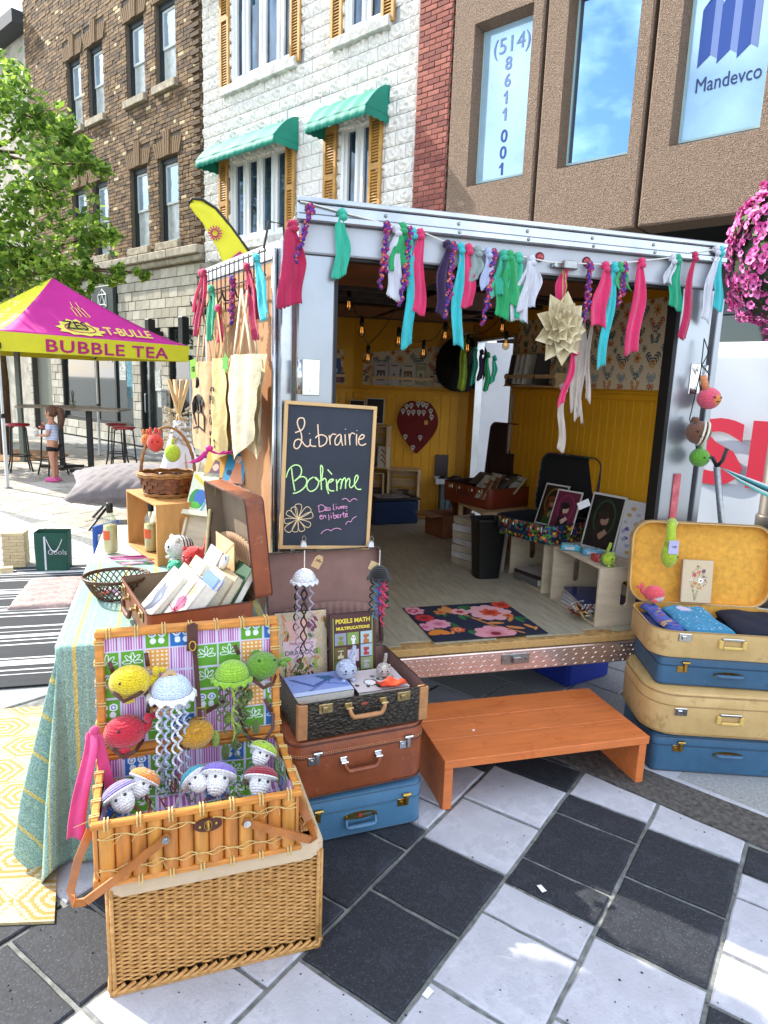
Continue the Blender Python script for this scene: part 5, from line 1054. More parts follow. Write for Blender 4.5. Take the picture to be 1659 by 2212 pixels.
for x_, y_, r_, c_ in ((.62, .48, .1, '#e8e2da'), (.4, .35, .09, '#b65a5a'), (.7, .25, .07, '#4a3a6a'), (.55, .28, .08, '#d07a5a'), (.45, .55, .08, '#c98a3a'), (.3, .45, .06, '#e0d0c0'), (.62, .65, .08, '#d09a6a'), (.5, .15, .05, '#8a7a3a'), (.72, .38, .05, '#3a3a4a'), (.35, .62, .06, '#b9926a')): P.flower(x_, y_, r_, 8, c_, '#7a4a1a')
nb = thing('notebook', 'spiral notebook with a wildflower bouquet on its cover, leaning in the yellow lid', 'notebook', FRS(-.02, .37, .135), (R(-7), 0, FRS.yaw + .02))
obj('cover', B().cham(-.07, .07, 0, .012, 0, .2, .0006), M('kraft_cover', '#b59a74', .8, var=.05), nb); link('cover_print', P.mesh('cover_print', plane_fn(.138, .198, -.0005, z0=.001)), nb)
sp = B()
for k in range(30): z_ = .006 + k * .0064; sp.tube([(-.066, -.002, z_), (-.074, -.002, z_ + .001), (-.074, .014, z_ + .001), (-.066, .014, z_)], .0008, 4)
obj('spiral_wire', sp, M('rose_wire', '#a87a74', .4, metal=.5, var=0), nb, kind='stuff')
whale('coral pink crocheted whale with white belly at the foot of the yellow lid', FRS, -.22, .345, .175, (0, 0, PI - .25), .042, '#e0525c', '#d8d2cc', eyec=[(.62 * .042, .66 * .042, .05 * .042)])
v = thing('crochet_snake', 'lime green crocheted toy with a lilac card draped over the yellow lid', 'soft toy', FRS(-.16, .395, .315), FRS.yaw)
lm = yarn('yarn_lime', '#a8bf2c'); obj('body', B().tube([(.015, .06, .17), (.012, .03, .185), (.0, -.0, .16), (-.004, -.02, .12), (-.004, -.028, .08)], [.02, .022, .021, .022, .03], 12).ell((-.004, -.03, .045), (.037, .034, .062), 20, 14), lm, v, True); obj('collar', B().ell((.014, .04, .18), (.027, .028, .018), 14, 8), yarn('yarn_cream', '#e4e0c8'), v, True); eyes(v, [(.026, -.048, .04)], .005)
obj('card', B().cham(-.024, .02, -.066, -.064, .055, .118, .0006), M('lilac_card', '#b3b0d4', .7, var=.03), v); writing('10$', .014, (0, -.0668, .085), M('ink'), v, .0003)
# ================================================================ orange step
OR = M('orange_paint', '#d0743c', .5, var=.08, vs=6, bump=.35, bs=30, stretch=(1, 6, 6)); speck(OR, 9, .57, '#b8561f', .5); speck(OR, 60, .64, '#e8a070', .5); st = thing('wooden_step', 'low bright orange painted wooden step in front of the trailer door', 'step', FT(.505, -.53, 0), FT.yaw - .0)
for k in range(3): obj('plank', B().cham(0, .905, .155 * k + .0015, .155 * (k + 1) - .0015, .178, .212, .002), OR, st)
for x in (.004, .865): obj('leg_board', B().cham(x, x + .036, .01, .455, 0, .177, .002), OR, st)
sb = B(); sb.ell((.2, .2, .2125), (.007, .006, .0015), 8, 4); obj('chipped_spot', sb, M('paper'), st); sb = B()
for k in range(26): sb.ell((rnd.uniform(.03, .88), rnd.uniform(.01, .45), .2122), (rnd.uniform(.002, .005), rnd.uniform(.001, .003), .0004), 6, 3)
obj('nail_marks', sb, M('dark_mark', '#6b2410', .8, var=0), st, kind='stuff')
# ================================================================ hamper and picnic basket
WK = M('willow', '#cf9f60', .55, var=.3, vs=60, bump=.2, bs=200, col2='#a5743a'); WKD = M('willow_dark', '#8a5f34', .6, var=.25, vs=50); LIN = M('linen_liner', '#c9b295', .95, var=.06, vs=12, bump=.4, bs=500)
hp = thing('wicker_hamper', 'large rectangular wicker hamper with linen liner under the picnic basket', 'hamper', FT(-.615, -1.066, 0), FT.yaw + .06)
HW, HD, HH = .55, .40, .335
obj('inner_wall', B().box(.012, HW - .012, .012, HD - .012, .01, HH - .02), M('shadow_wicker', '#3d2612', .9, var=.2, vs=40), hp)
bulge = lambda x, z: .004 * math.sin(PI * x / HW)
wf = weave_panel(B(), 44, 0, HW, .03, HH - .03, lambda x, o, z: (x, -o * .9 + bulge(x, z), z), .0036, .0045, 24); obj('woven_front', wf, WK, hp, True, kind='stuff')
wr = weave_panel(B(), 44, .01, HD - .01, .03, HH - .03, lambda x, o, z: (HW + o * .9, x, z), .0036, .0045, 16); obj('woven_side', wr, WK, hp, True, kind='stuff')
wl = weave_panel(B(), 44, .01, HD - .01, .03, HH - .03, lambda x, o, z: (-o * .9, x, z), .0036, .0045, 16); obj('woven_side', wl, WK, hp, True, kind='stuff')
stb = B()
for k in range(25): x = HW * k / 24; stb.tube([(x, .004, .0), (x, .004, HH)], .0035, 5)
for k in range(17): y = HD * k / 16; stb.tube([(HW - .004, y, 0), (HW - .004, y, HH)], .0035, 5); stb.tube([(.004, y, 0), (.004, y, HH)], .0035, 5)
obj('stake', stb, WK, hp, True, kind='stuff')
br = B()    # braided foot and corner rods
for k in range(22):
 x = HW * k / 21; br.tube([(max(x - .03, 0), -.004, .006), (x, -.013, .016), (min(x + .03, HW + .004), -.006, .03)], .0052, 6)
for k in range(15):
 y = HD * k / 14; br.tube([(HW + .004, max(y - .03, 0), .006), (HW + .01, y, .016), (HW + .006, y + .03, .03)], .0052, 6); br.tube([(-.004, max(y - .03, 0), .006), (-.01, y, .016), (-.006, y + .03, .03)], .0052, 6)
br.tube([(0, -.006, .004), (HW, -.006, .004), (HW + .006, 0, .004), (HW + .006, HD, .004)], .006, 6)
for (x, y) in ((-.004, -.004), (HW + .004, -.004)):
 for dx, dy in ((0, 0), (.009 * (1 if x < 0 else -1), -.004)): br.tube([(x + dx, y + dy, 0), (x + dx, y + dy, HH - .02)], .006, 6)
obj('braided_edge', br, WK, hp, True, kind='stuff')
ri = B(); ring_ = rrect(HW + .03, HD + .03, .045, 6, HW / 2, HD / 2)
N_ = len(ring_); rings(ri, [[(x, y, HH - .035 + .006 * math.sin(i * 1.3)) for i, (x, y) in enumerate(ring_)], [(x * 1.0, y, HH - .01) for x, y in ring_], [(x, y, HH + .012) for x, y in rrect(HW + .015, HD + .015, .04, 6, HW / 2, HD / 2)], [(x, y, HH + .012) for x, y in rrect(HW - .02, HD - .02, .03, 6, HW / 2, HD / 2)], [(x, y, HH - .05) for x, y in rrect(HW - .03, HD - .03, .03, 6, HW / 2, HD / 2)]], cap0=False); obj('liner', ri, LIN, hp, True)
rl = B()
for k in range(8):
 rl.tube([(HW - .055 + k * .0068 + .003 * math.sin(j), .02 + j * .018, HH + .02 + .01 * math.sin((j * .9) + k * 1.5) * .35 + .014 * math.sin(k / 7 * PI)) for j in range(21)], .0044, 5)
for k in range(10): y = .035 + k * .037; rl.tube([(HW - .06, y, HH + .02), (HW - .035, y, HH + .043), (HW - .005, y, HH + .02)], .0035, 5)
obj('tray_edge', rl, WK, hp, True, kind='stuff')
BAM = M('bamboo', '#c07a34', .4, var=.16, vs=14, bump=.1, bs=50, coat=.2, stretch=(3, 3, .4)); BAM2 = M('bamboo_pale', '#cd8c3c', .4, var=.14, vs=14, bump=.1, coat=.2, stretch=(3, 3, .4)); RIM = M('cane_rim', '#cc8436', .45, var=.14, vs=20, stretch=(1, 4, 4)); TIE = M('straw_tie', '#cdb070', .7, var=.12, vs=60); STRAP = M('strap_leather', '#4c2318', .5, var=.12, vs=30)
PW, PD, PH = .505, .315, .174
pb_ = thing('picnic_basket', 'open bamboo picnic basket lined with patchwork cloth, filled with crocheted toys', 'basket', FT(-.637, -1.12, .364), FT.yaw + .065)
def half_round(x0, x1, z0, z1, y0, out_=-1, axis='x', n_=7):
 b = B(); c = (x0 + x1) / 2; r = (x1 - x0) / 2; pr_ = [(c + r * math.cos(PI - PI * k / n_), y0 + out_ * .012 * math.sin(PI * k / n_)) for k in range(n_ + 1)]
 b.prism([(x, y) if axis == 'x' else (y, x) for x, y in pr_], z0, z1, 'z'); return b
sw = (PW - .02) / 13
for k in range(13): obj('bamboo_slat', half_round(.01 + k * sw + .0008, .01 + (k + 1) * sw - .0008, .012, PH - .012, .008), (BAM, BAM2)[(k * 5) % 3 == 0], pb_, 'auto')
sd = (PD - .02) / 8
for k in range(8):
 obj('bamboo_slat', half_round(.01 + k * sd + .0008, .01 + (k + 1) * sd - .0008, .012, PH - .012, PW - .008, 1, 'y'), BAM, pb_, 'auto'); obj('bamboo_slat', half_round(.01 + k * sd + .0008, .01 + (k + 1) * sd - .0008, .012, PH - .012, .008, -1, 'y'), BAM, pb_, 'auto')
obj('back_panel', B().box(.01, PW - .01, PD - .01, PD - .002, .012, PH - .012), BAM, pb_); obj('base_board', B().box(.005, PW - .005, .005, PD - .005, 0, .01), BAM, pb_)
def rimf(z0, z1, nm='rim', w=.012, parent=pb_):
 o = B(); o.cham(-.006, PW + .006, -.006, w - .004, z0, z1, .003).cham(-.006, PW + .006, PD - w + .004, PD + .006, z0, z1, .003).cham(-.006, w - .004, w - .004, PD - w + .004, z0, z1, .003).cham(PW - w + .004, PW + .006, w - .004, PD - w + .004, z0, z1, .003); return obj(nm, o, RIM, parent)
obj('inner_lining', B().box(.0085, PW - .0085, .0085, .011, .01, PH - .012).box(PW - .011, PW - .0085, .011, PD - .011, .01, PH - .012).box(.0085, .011, .011, PD - .011, .01, PH - .012), LEA_D, pb_); rimf(PH - .014, PH + .002, w=.016); rimf(.0, .014)
tb = B()
def tie(x, y, z, ax=0):
 for d_ in (-.004, .004):
  if ax == 0: tb.tube([(x + d_, y - .009, z - .012), (x + d_, y - .011, z), (x + d_, y - .009, z + .013), (x + d_, y + .01, z + .014)], .0022, 5)
  else: tb.tube([(y - .009 * 0, x + d_, z - .012), (y + .0, x + d_, z + .012)], .0022, 5)
for k in range(7): tie(.03 + k * .0745, .0, PH - .006); tie(.03 + k * .0745, .0, .007)
for k in range(5):
 y = .03 + k * .065
 for d_ in (-.004, .004): tb.tube([(PW + .009, y + d_, PH - .016), (PW + .009, y + d_, PH + .004), (PW - .014, y + d_, PH + .005)], .0022, 5); tb.tube([(-.009, y + d_, PH - .016), (-.009, y + d_, PH + .004), (.014, y + d_, PH + .005)], .0022, 5)
for z in (PH - .035, PH - .04, .05, .044):      # twining across the slats
 tb.tube([(.01 + i * sw / 4, -.0045 - .002 * math.sin(i * PI / 2), z + .0055 * math.sin(i * PI / 4 + z * 300)) for i in range(13 * 4 + 1)], .0014, 4)
for k in range(10): x = rnd.uniform(0, PW); z = rnd.choice((PH - .03, .05)); tb.tube([(x, -.006, z), (x + rnd.uniform(-.01, .01), -.012, z - .012), (x + rnd.uniform(-.02, .02), -.014, z - .022)], .0007, 4)
for k in range(4): tb.tube([(-.004, .02, PH), (-.02 - .008 * k, .0 + .005 * k, PH + .01 - .006 * k)], .0007, 4)
obj('straw_ties', tb, TIE, pb_, kind='stuff')
def patchwork(nx, ny, cw, sx=0, sy=0, seed=0):
 """printed squares: stripes, gingham, green and blue with white drawings"""
 P = Paint(nx, ny, '#c7c3dc', .03); ch = cw / P.asp; kinds = ['st', 'gr', 'bl', 'gi']; r_ = 0; y = -ch * sy
 while y < 1:
  x = -cw * sx; c_ = 0
  while x < 1:
   k = kinds[(c_ * 1 + r_ * (2 if r_ % 2 else 3) + seed) % 4] if (c_ + r_) % 2 else 'st' if (c_ + r_) % 4 == 0 else 'gr'
   x0, y0, x1, y1 = x + cw * .04, y + ch * .04, x + cw * .96, y + ch * .96
   if k == 'st':
    P.rect(x0, y0, x1, y1, '#d8c6dd'); n_ = 9
    for j in range(n_): P.rect(x0 + (x1 - x0) * j / n_, y0, x0 + (x1 - x0) * (j + .5) / n_, y1, '#a85aa0')
   elif k == 'gi':
    P.rect(x0, y0, x1, y1, '#d99a4e')
    for i in range(5):
     for j in range(5): P.ell(x0 + (x1 - x0) * (i + .5) / 5, y0 + (y1 - y0) * (j + .5) / 5, cw * .05, cw * .05, '#e8dcc4')
   else:
    P.rect(x0, y0, x1, y1, '#5f9a2e' if k == 'gr' else '#2a6ab2'); cx_, cy_ = (x0 + x1) / 2, (y0 + y1) / 2
    if (c_ * 3 + r_) % 3:
     for j in range(5): a = PI * (.0 + j / 4) ; P.ell(cx_ + math.cos(a) * cw * .22, cy_ - math.sin(a) * ch * .22, cw * .2, cw * .085, '#dfe6ea', -a); P.ell(cx_ + math.cos(a) * cw * .22, cy_ - math.sin(a) * ch * .22, cw * .16, cw * .05, '#5f9a2e' if k == 'gr' else '#2a6ab2', -a)
    else:
     for sx_ in (-1, 1): P.ell(cx_ + sx_ * cw * .2, cy_ - ch * .14, cw * .17, cw * .16, '#dfe6ee'); P.ring(cx_ + sx_ * cw * .2, cy_ - ch * .14, cw * .06, cw * .1, '#2a6ab2'); P.ell(cx_ + sx_ * cw * .17, cy_ + ch * .18, cw * .12, cw * .14, '#dfe6ee')
   x += cw; c_ += 1
  y += ch; r_ += 1
 return P
CLM = vcol_mat('printed_cotton', .9, .3, 900); cwm = .072
wv = lambda u, v: .003 * math.sin(u * 17 + v * 5)
link('lining', patchwork(200, 64, cwm / PW, .3, .2, 1).mesh('lining', lambda u, v: (.014 + u * (PW - .028), PD - .014 + wv(u, v), .012 + v * (PH - .02)), CLM), pb_)
link('lining', patchwork(110, 64, cwm / PD, .6, .3, 2).mesh('lining', lambda u, v: (PW - .014 + wv(u, v), PD - .014 - u * (PD - .028), .012 + v * (PH - .02)), CLM), pb_)
link('lining', patchwork(110, 64, cwm / PD, .1, .3, 0).mesh('lining', lambda u, v: (.014 + wv(u, v), .014 + u * (PD - .028), .012 + v * (PH - .02)), CLM), pb_)
link('lining', patchwork(100, 64, cwm / PW, .1, .3, 0).mesh('lining', lambda u, v: (.014 + u * (PW - .028), .014 + v * (PD - .028), .06 + wv(u, v)), CLM), pb_)
LH = .35; LM = Matrix.Translation((0, PD - .004, PH + .006)) @ Matrix.Rotation(R(-8), 4, 'X')
def LT(b): return b.since(0, LM)
lid = obj('lid', LT(B().box(.006, PW - .006, .012, .03, .006, LH - .006)), BAM, pb_)
fr_ = B().cham(-.006, PW + .006, -.004, .034, -.002, .02, .004).cham(-.006, PW + .006, -.004, .034, LH - .018, LH + .004, .004).cham(-.006, .018, -.004, .034, .02, LH - .018, .004).cham(PW - .018, PW + .006, -.004, .034, .02, LH - .018, .004); obj('lid_rim', LT(fr_), RIM, lid)
tb = B()
for k in range(7): x = .03 + k * .0745; [tb.tube([(x + d_, -.006, LH - .02), (x + d_, -.007, LH + .006), (x + d_, .035, LH + .007)], .0022, 5) for d_ in (-.004, .004)]
for k in range(6):
 z = .03 + k * .058
 for d_ in (-.004, .004): tb.tube([(-.008, .03, z + d_), (-.008, -.006, z + d_), (.02, -.007, z + d_)], .0022, 5); tb.tube([(PW + .008, .03, z + d_), (PW + .008, -.006, z + d_), (PW - .02, -.007, z + d_)], .0022, 5)
obj('lid_ties', LT(tb), TIE, lid, kind='stuff')
me = patchwork(220, 150, cwm / PW, .35, .3, 3).mesh('lid_lining', lambda u, v: tuple(LM @ Vector((.014 + u * (PW - .028), .0095 - .002 * math.sin(u * 9) * math.sin(v * 6), .014 + v * (LH - .028)))), CLM); link('lid_lining', me, lid)
def strap(pts, w, parent=lid, th=.003, nm='strap', mat=STRAP):
 """flat strip through points on the lid plane (x, out, z)"""
 b = B(); P_ = [Vector(p) for p in pts]; vs = []
 for i, p in enumerate(P_):
  t_ = (P_[min(i + 1, len(P_) - 1)] - P_[max(i - 1, 0)]).normalized(); s_ = t_.cross(Vector((0, -1, 0))).normalized() * w / 2; n_ = s_.cross(t_).normalized() * th / 2
  if n_.y > 0: n_ = -n_
  vs += [p - s_ + n_, p + s_ + n_, p + s_ - n_, p - s_ - n_]
 fs = [(4 * i + k, 4 * i + (k + 1) % 4, 4 * i + 4 + (k + 1) % 4, 4 * i + 4 + k) for i in range(len(P_) - 1) for k in range(4)] + [(0, 1, 2, 3), tuple(4 * (len(P_) - 1) + k for k in (3, 2, 1, 0))]; b.add(vs, fs); return obj(nm, LT(b), mat, parent)
U = lambda x: (x - 225) / 1115 * PW; V = lambda x, y: LH * (1 - (y - (125 - 60 * (x - 225) / 1110)) / (752 - 75 * (x - 225) / 1110))
def LP(x, y, o=0.0): return (U(x), -o, V(x, y))
strap([LP(800, 75, .014), LP(800, 160, .012), LP(812, 330, .008), LP(822, 560, .012), LP(822, 640, .04), LP(825, 810, .02)], .014)
strap([LP(795, 82, .016), LP(793, 150, .017), LP(790, 240, .016)], .03, nm='clasp_tab')
obj('clasp_eye', LT(B().tube([tuple(Vector(LP(792, 210, .019)) + Vector((.009 * math.cos(a), -.002, .014 * math.sin(a)))) for a in [2 * PI * k / 16 for k in range(16)]], .0028, 6, closed=True)), BRASS, lid, True)
obj('buckle', LT(B().tube([tuple(Vector(LP(832, 595, .045)) + Vector(q)) for q in ((-.012, 0, -.015), (.012, 0, -.015), (.012, 0, .015), (-.012, 0, .015))], .0028, 6, closed=True)), BRASS, lid)
for (a, b2) in (((295, 300), (320, 370)), ((510, 250), (520, 330)), ((520, 560), (505, 640)), ((490, 480), (560, 580)), ((1060, 215), (1085, 270)), ((1250, 540), (1290, 620)), ((1075, 580), (1100, 700)), ((860, 620), (990, 545))): strap([LP(*a, .008), LP((a[0] + b2[0]) / 2, (a[1] + b2[1]) / 2, .013), LP(*b2, .01)], .012)
strap([LP(1095, 700, .02), LP(1130, 750, .045), LP(1230, 762, .05), LP(1290, 700, .035), LP(1300, 620, .02)], .011)
HB = M('bent_cane', '#a9662c', .4, var=.15, vs=18, coat=.2)
def bow(pts, w=.021):
 b = B(); P_ = [Vector(p) for p in pts]; vs = []
 for i, p in enumerate(P_):
  t_ = (P_[min(i + 1, len(P_) - 1)] - P_[max(i - 1, 0)]).normalized(); s_ = Vector((0, -1, 0)).cross(t_)
  s_ = (s_ if s_.length > .1 else Vector((0, 0, 1))).normalized() * w / 2; n_ = s_.cross(t_).normalized() * .003; vs += [p - s_ + n_, p + s_ + n_, p + s_ - n_, p - s_ - n_]
 fs = [(4 * i + k, 4 * i + (k + 1) % 4, 4 * i + 4 + (k + 1) % 4, 4 * i + 4 + k) for i in range(len(P_) - 1) for k in range(4)] + [(0, 1, 2, 3), tuple(4 * (len(P_) - 1) + k for k in (3, 2, 1, 0))]; return b.add(vs, fs)
h_ = obj('handle', bow([(.175, -.012, .118), (.12, -.02, .085), (.05, -.03, .04), (-.02, -.034, -.002)]), HB, pb_); obj('handle_bend', bow([(-.02, -.034, -.002), (-.045, -.028, -.006), (-.055, .0, .01), (-.04, .04, .06), (-.012, .08, .11)], .02), HB, h_)
h2 = obj('handle', bow([(.355, -.012, .122), (.42, -.02, .092), (.49, -.024, .06), (.53, -.024, .04)]), HB, pb_); obj('handle_bend', bow([(.53, -.024, .04), (.545, -.01, .035), (.54, .04, .05), (.515, .09, .1)], .02), HB, h2)
for x, z in ((.165, .112), (.365, .117)): obj('handle_rivet', B().tube([(x, -.012, z), (x, -.021, z)], .0095, 14).tube([(x, -.021, z), (x, -.0235, z)], .005, 12), CHROME, pb_, 'auto')
c_ = obj('clasp_plate', B().prism([(.268 + .035 * math.cos(a), .128 + .018 * math.sin(a)) for a in [2 * PI * k / 20 for k in range(20)]], -.012, -.006, 'y'), STRAP, pb_)
obj('turn_lock', B().cham(.264, .272, -.02, -.012, .116, .14, .002).tube([(.268 + .009 * math.cos(a), -.013, .128 + .013 * math.sin(a)) for a in [2 * PI * k / 14 for k in range(14)]], .0015, 5, closed=True).ell((.248, -.012, .126), (.004, .003, .004), 8, 6).ell((.288, -.012, .13), (.004, .003, .004), 8, 6), BRASS, c_, True)
FP = Frame(FT(-.637, -1.12, .364), FT.yaw + .065)
def onlid(x, y, o): p = LM @ Vector(LP(x, y, o)); return p.x, p.y, p.z
def wh(label, x, y, r, col, rot, o=None, **k): px_, py_, pz_ = onlid(x, y, o or r * .9); return whale(label, FP, px_, py_, pz_, rot, r, col, **k)
wh('bright yellow crocheted whale strapped at the upper left of the picnic basket lid', 415, 400, .05, '#d8bd18', (.15, .1, .1), eyec=[(-.030, -.034, .016), (.028, -.036, .004)])
wh('red crocheted whale strapped at the lower left of the picnic basket lid', 375, 700, .05, '#b81c34', (.15, -.1, .0), eyec=[(-.012, -.036, .03), (.036, -.03, .012)])
wh('mustard crocheted whale strapped upside down near the foot of the picnic basket lid', 800, 725, .045, '#c08a1c', (.1, 2.9, 0), eyec=[(.03, -.036, .02)])
wh('leaf green crocheted whale strapped at the upper right of the picnic basket lid', 1225, 325, .044, '#5c8a22', (1.2, 0, .2), eyec=[(-.018, .018, .034), (.03, .012, .032)])
for a, b2, c in (((285, 420), (380, 480), (530, 420)), ((270, 760), (370, 810), (480, 760)), ((1130, 370), (1210, 420), (1320, 390))): strap([LP(*a, .03), LP((a[0] * .6 + b2[0] * .4), (a[1] * .6 + b2[1] * .4), .075), LP(*b2, .1), LP((c[0] * .6 + b2[0] * .4), (c[1] * .6 + b2[1] * .4), .09), LP(*c, .03)], .011)
x, y, z = onlid(655, 460, .055); jelly('pale blue crocheted jellyfish with long curly tentacles in the middle of the picnic lid', FP, x, y, z, 0, .056, '#c4d3ea', [(-.62, -.5, .33, .006, 9, '#e6eaf4'), (-.25, -.6, .40, .006, 11, '#b4c6e4'), (.05, -.6, .3, .006, 8, '#e6eaf4'), (.3, -.6, .38, .006, 10, '#e6eaf4'), (.6, -.4, .28, .006, 8, '#b4c6e4'), (-.4, -.2, .28, .006, 8, '#c8c4e0')], ruffle='#eef1f6')
x, y, z = onlid(1030, 375, .05); jelly('lime green crocheted jellyfish with olive leafy tentacles at the right of the picnic lid', FP, x, y, z, 0, .05, '#86b32e', [(-.6, -.2, .13, .008, 5, '#56692c'), (-.3, -.3, .17, .008, 5, '#4f6229'), (0, -.4, .2, .004, 2, '#a8bf4a'), (.25, -.4, .26, .009, 6, '#56692c'), (.6, -.2, .2, .009, 6, '#4f6229'), (.1, -.5, .15, .007, 4, '#93ad48'), (.75, .1, .23, .008, 5, '#56692c')])
lf = thing('crochet_leaf_cluster', 'olive crocheted leaves dangling under the lime green jellyfish', 'soft toy', FP.o, FP.yaw)
for k, (x_, y_) in enumerate(((1140, 500), (1090, 540), (980, 840), (1060, 700), (1180, 690), (920, 760), (1040, 790), (1000, 640))):
 a, b2, c2 = onlid(x_, y_, .035); obj('leaf', B().ell((a, b2, c2), (.012, .005, .02 + .004 * (k % 3)), 10, 8), yarn('yarn_olive%d' % (k % 2), ('#56692c', '#8ba044')[k % 2]), lf, True)
x, y, z = onlid(650, 330, .06); pt = thing('paper_tag', 'kraft paper tag with handwriting above the pale blue jellyfish', 'tag', FP(x, y - .01, z - .02), (-.1, -.5, FP.yaw)); obj('card', B().prism([(-.02, -.018), (.02, -.018), (.02, .014), (.01, .024), (-.01, .024), (-.02, .014)], -.0008, .0008, 'y'), M('kraft#c4a077'), pt); writing('jelly', .012, (0, -.0013, .004), M('ink'), pt, .0003); writing('10$', .012, (0, -.0013, -.01), M('ink'), pt, .0003)
wx = lambda x: (x + .637) ; 
for args in (('lilac crocheted mushroom lying at the far left of the picnic basket', .055, .13, .165, (-.75, -.4, .25), .042, '#7e74a8'), ('yellow and orange spotted crocheted mushroom leaning against the lilac one', .118, .165, .175, (-.35, .75, .3), .038, '#d8843a', '#e9e3c8'), ('teal-rimmed crocheted mushroom facing sideways left of the big purple one', .245, .15, .165, (-.95, -.8, .1), .036, '#2e93a4'), ('large purple crocheted mushroom with white gills in the middle of the basket', .31, .14, .17, (-.85, .3, -.1), .044, '#7f6cc0'), ('dark red crocheted mushroom at the right of the basket under the lime one', .42, .105, .165, (-.7, .35, 0), .042, '#8c1630'), ('lime green crocheted mushroom with dark dots at the right of the basket', .44, .19, .195, (-.6, .5, -.2), .036, '#9ab82a', '#20301a')): mushroom(args[0], FP, *args[1:4], args[4], args[5] * 1.13, *args[6:])
fl = B()
for k in range(60):
 x_, y_ = rnd.uniform(.03, PW - .03), rnd.uniform(.04, PD - .06); fl.tube([(x_, y_, .07 + rnd.random() * .05), (x_ + rnd.uniform(-.02, .02), y_ + rnd.uniform(-.02, .02), .1 + rnd.random() * .03), (x_ + rnd.uniform(-.03, .03), y_, .08)], .003, 5, m=k % 3)
o = obj('yarn_scraps', fl, [yarn('yarn_mint', '#8fb09a'), WHT, yarn('yarn_rust', '#9a4a40')], pb_, True, kind='stuff')
ps = B(); ps.sheet(5, 24, lambda u, v: (-.016 - .03 * v + (u - .5) * (.03 + .014 * v) + .008 * math.sin(v * 5), PD - .05 - .13 * v + .01 * math.sin(u * 6), PH + .1 - .05 * v - .17 * v * v + .004 * math.sin(u * 14)), .003); ps.sheet(5, 20, lambda u, v: (.0 + .03 * v + (u - .5) * (.022 + .02 * v), PD - .06 - .03 * v, PH + .1 - .2 * v + .004 * math.sin(u * 14)), .003)
PINK = M('pink_jersey', '#cc4078', .85, var=.08, vs=20, bump=.3, bs=60, sheen=.2)
t = thing('fabric_strip', 'pink jersey strip tied to the left hinge of the picnic basket, falling into it', 'fabric strip', FP.o, FP.yaw); obj('strip', ps, PINK, t, True); obj('knot', B().ell((-.008, PD - .05, PH + .105), (.014, .013, .016), 12, 8), PINK, t, True)
ch = B()
for k in range(14): ch.tube([(-.004 + .0025 * math.cos(a), PD - .012 + .001 * (k % 2), PH + .14 + k * .0075 + .0045 * math.sin(a)) for a in [2 * PI * j / 8 for j in range(8)]], .0008, 4, closed=True)
obj('metal_chain', ch, CHROME, pb_, kind='stuff')
# ================================================================ the display table
FTB = Frame(FT(-.815, -.475, 0), FT.yaw + .045)
tbl = thing('folding_table', 'long white folding table half covered by the striped cloth', 'table', FTB.o, FTB.yaw); TW, TL, TZ = .675, 1.9, .742
TWH = M('table_plastic', '#c9c9c6', .5, var=.05)
obj('tabletop', B().cham(0, TW, 0, TL, TZ - .035, TZ, .008), TWH, tbl)
for y in (.2, TL - .2): obj('leg', B().tube([(.06, y, TZ - .035), (.06, y, .01), (TW - .06, y, .01), (TW - .06, y, TZ - .035)], .013, 8), STEELD, tbl, True)
CLO = bpy.data.materials.new('woven_stripe'); CLO.use_nodes = True; MATS['woven_stripe'] = CLO
n = CLO.node_tree.nodes; l = CLO.node_tree.links; p = n['Principled BSDF']; p.inputs['Roughness'].default_value = .95
at = n.new('ShaderNodeAttribute'); at.attribute_name = 'Col'; tcn = n.new('ShaderNodeTexCoord'); x1 = n.new('ShaderNodeTexNoise'); x1.inputs['Scale'].default_value = 260; x1.inputs['Detail'].default_value = 2; l.new(tcn.outputs['Object'], x1.inputs['Vector'])
r_ = n.new('ShaderNodeValToRGB'); r_.color_ramp.elements[0].position = .42; r_.color_ramp.elements[1].position = .58; r_.color_ramp.elements[0].color = (.42, .42, .34, 1); r_.color_ramp.elements[1].color = (1, 1, 1, 1); l.new(x1.outputs[0], r_.inputs[0])
mm = n.new('ShaderNodeMix'); mm.data_type = 'RGBA'; mm.blend_type = 'MULTIPLY'; mm.inputs[0].default_value = .75; l.new(at.outputs[0], mm.inputs[6]); l.new(r_.outputs[0], mm.inputs[7]); l.new(mm.outputs[2], p.inputs['Base Color'])
bm_ = n.new('ShaderNodeBump'); bm_.inputs['Strength'].default_value = .6; bm_.inputs['Distance'].default_value = .003; l.new(x1.outputs[0], bm_.inputs['Height']); l.new(bm_.outputs[0], p.inputs['Normal'])
NX, NY = 76, 116; hangL, hangF = .73, .735
def cpos(u, v):
 """u: -hangL .. TW ; v: -hangF .. 1.05"""
 x = max(u, 0); y = max(v, 0); z = TZ + .004; ox = oy = 0; dn = 0
 a, b2 = max(-u, 0), max(-v, 0)
 if a > 0 and b2 > 0:   # corner: cascades in folds
  dn = math.hypot(a, b2) * .93; th = math.atan2(b2, a); fold = .05 * math.sin(th * 5 + 1) * min(1, dn * 2); spread = .15 * dn + fold; ox, oy = -math.cos(th) * spread - .02 * dn, -math.sin(th) * spread
 elif a > 0: dn = a; ox = -(.012 + .03 * a + .012 * math.sin(v * 17) * a * 1.6)
 elif b2 > 0: dn = b2; oy = -(.012 + .04 * b2 + .02 * math.sin(u * 21) * b2 * 1.4)
 z -= dn; 
 if z < .006: ex = .006 - z; z = .006 + .003 * math.sin(u * 30); oy -= ex * .3; ox -= ex * .3
 if dn == 0: z += .0012 * math.sin(u * 50 + v * 21) * math.sin(v * 33)
 return (x + ox, y + oy, z)
us = [-hangL + (hangL + TW + .0) * i / NX for i in range(NX + 1)]; vs_ = [-hangF + (hangF + 1.04) * j / NY for j in range(NY + 1)]
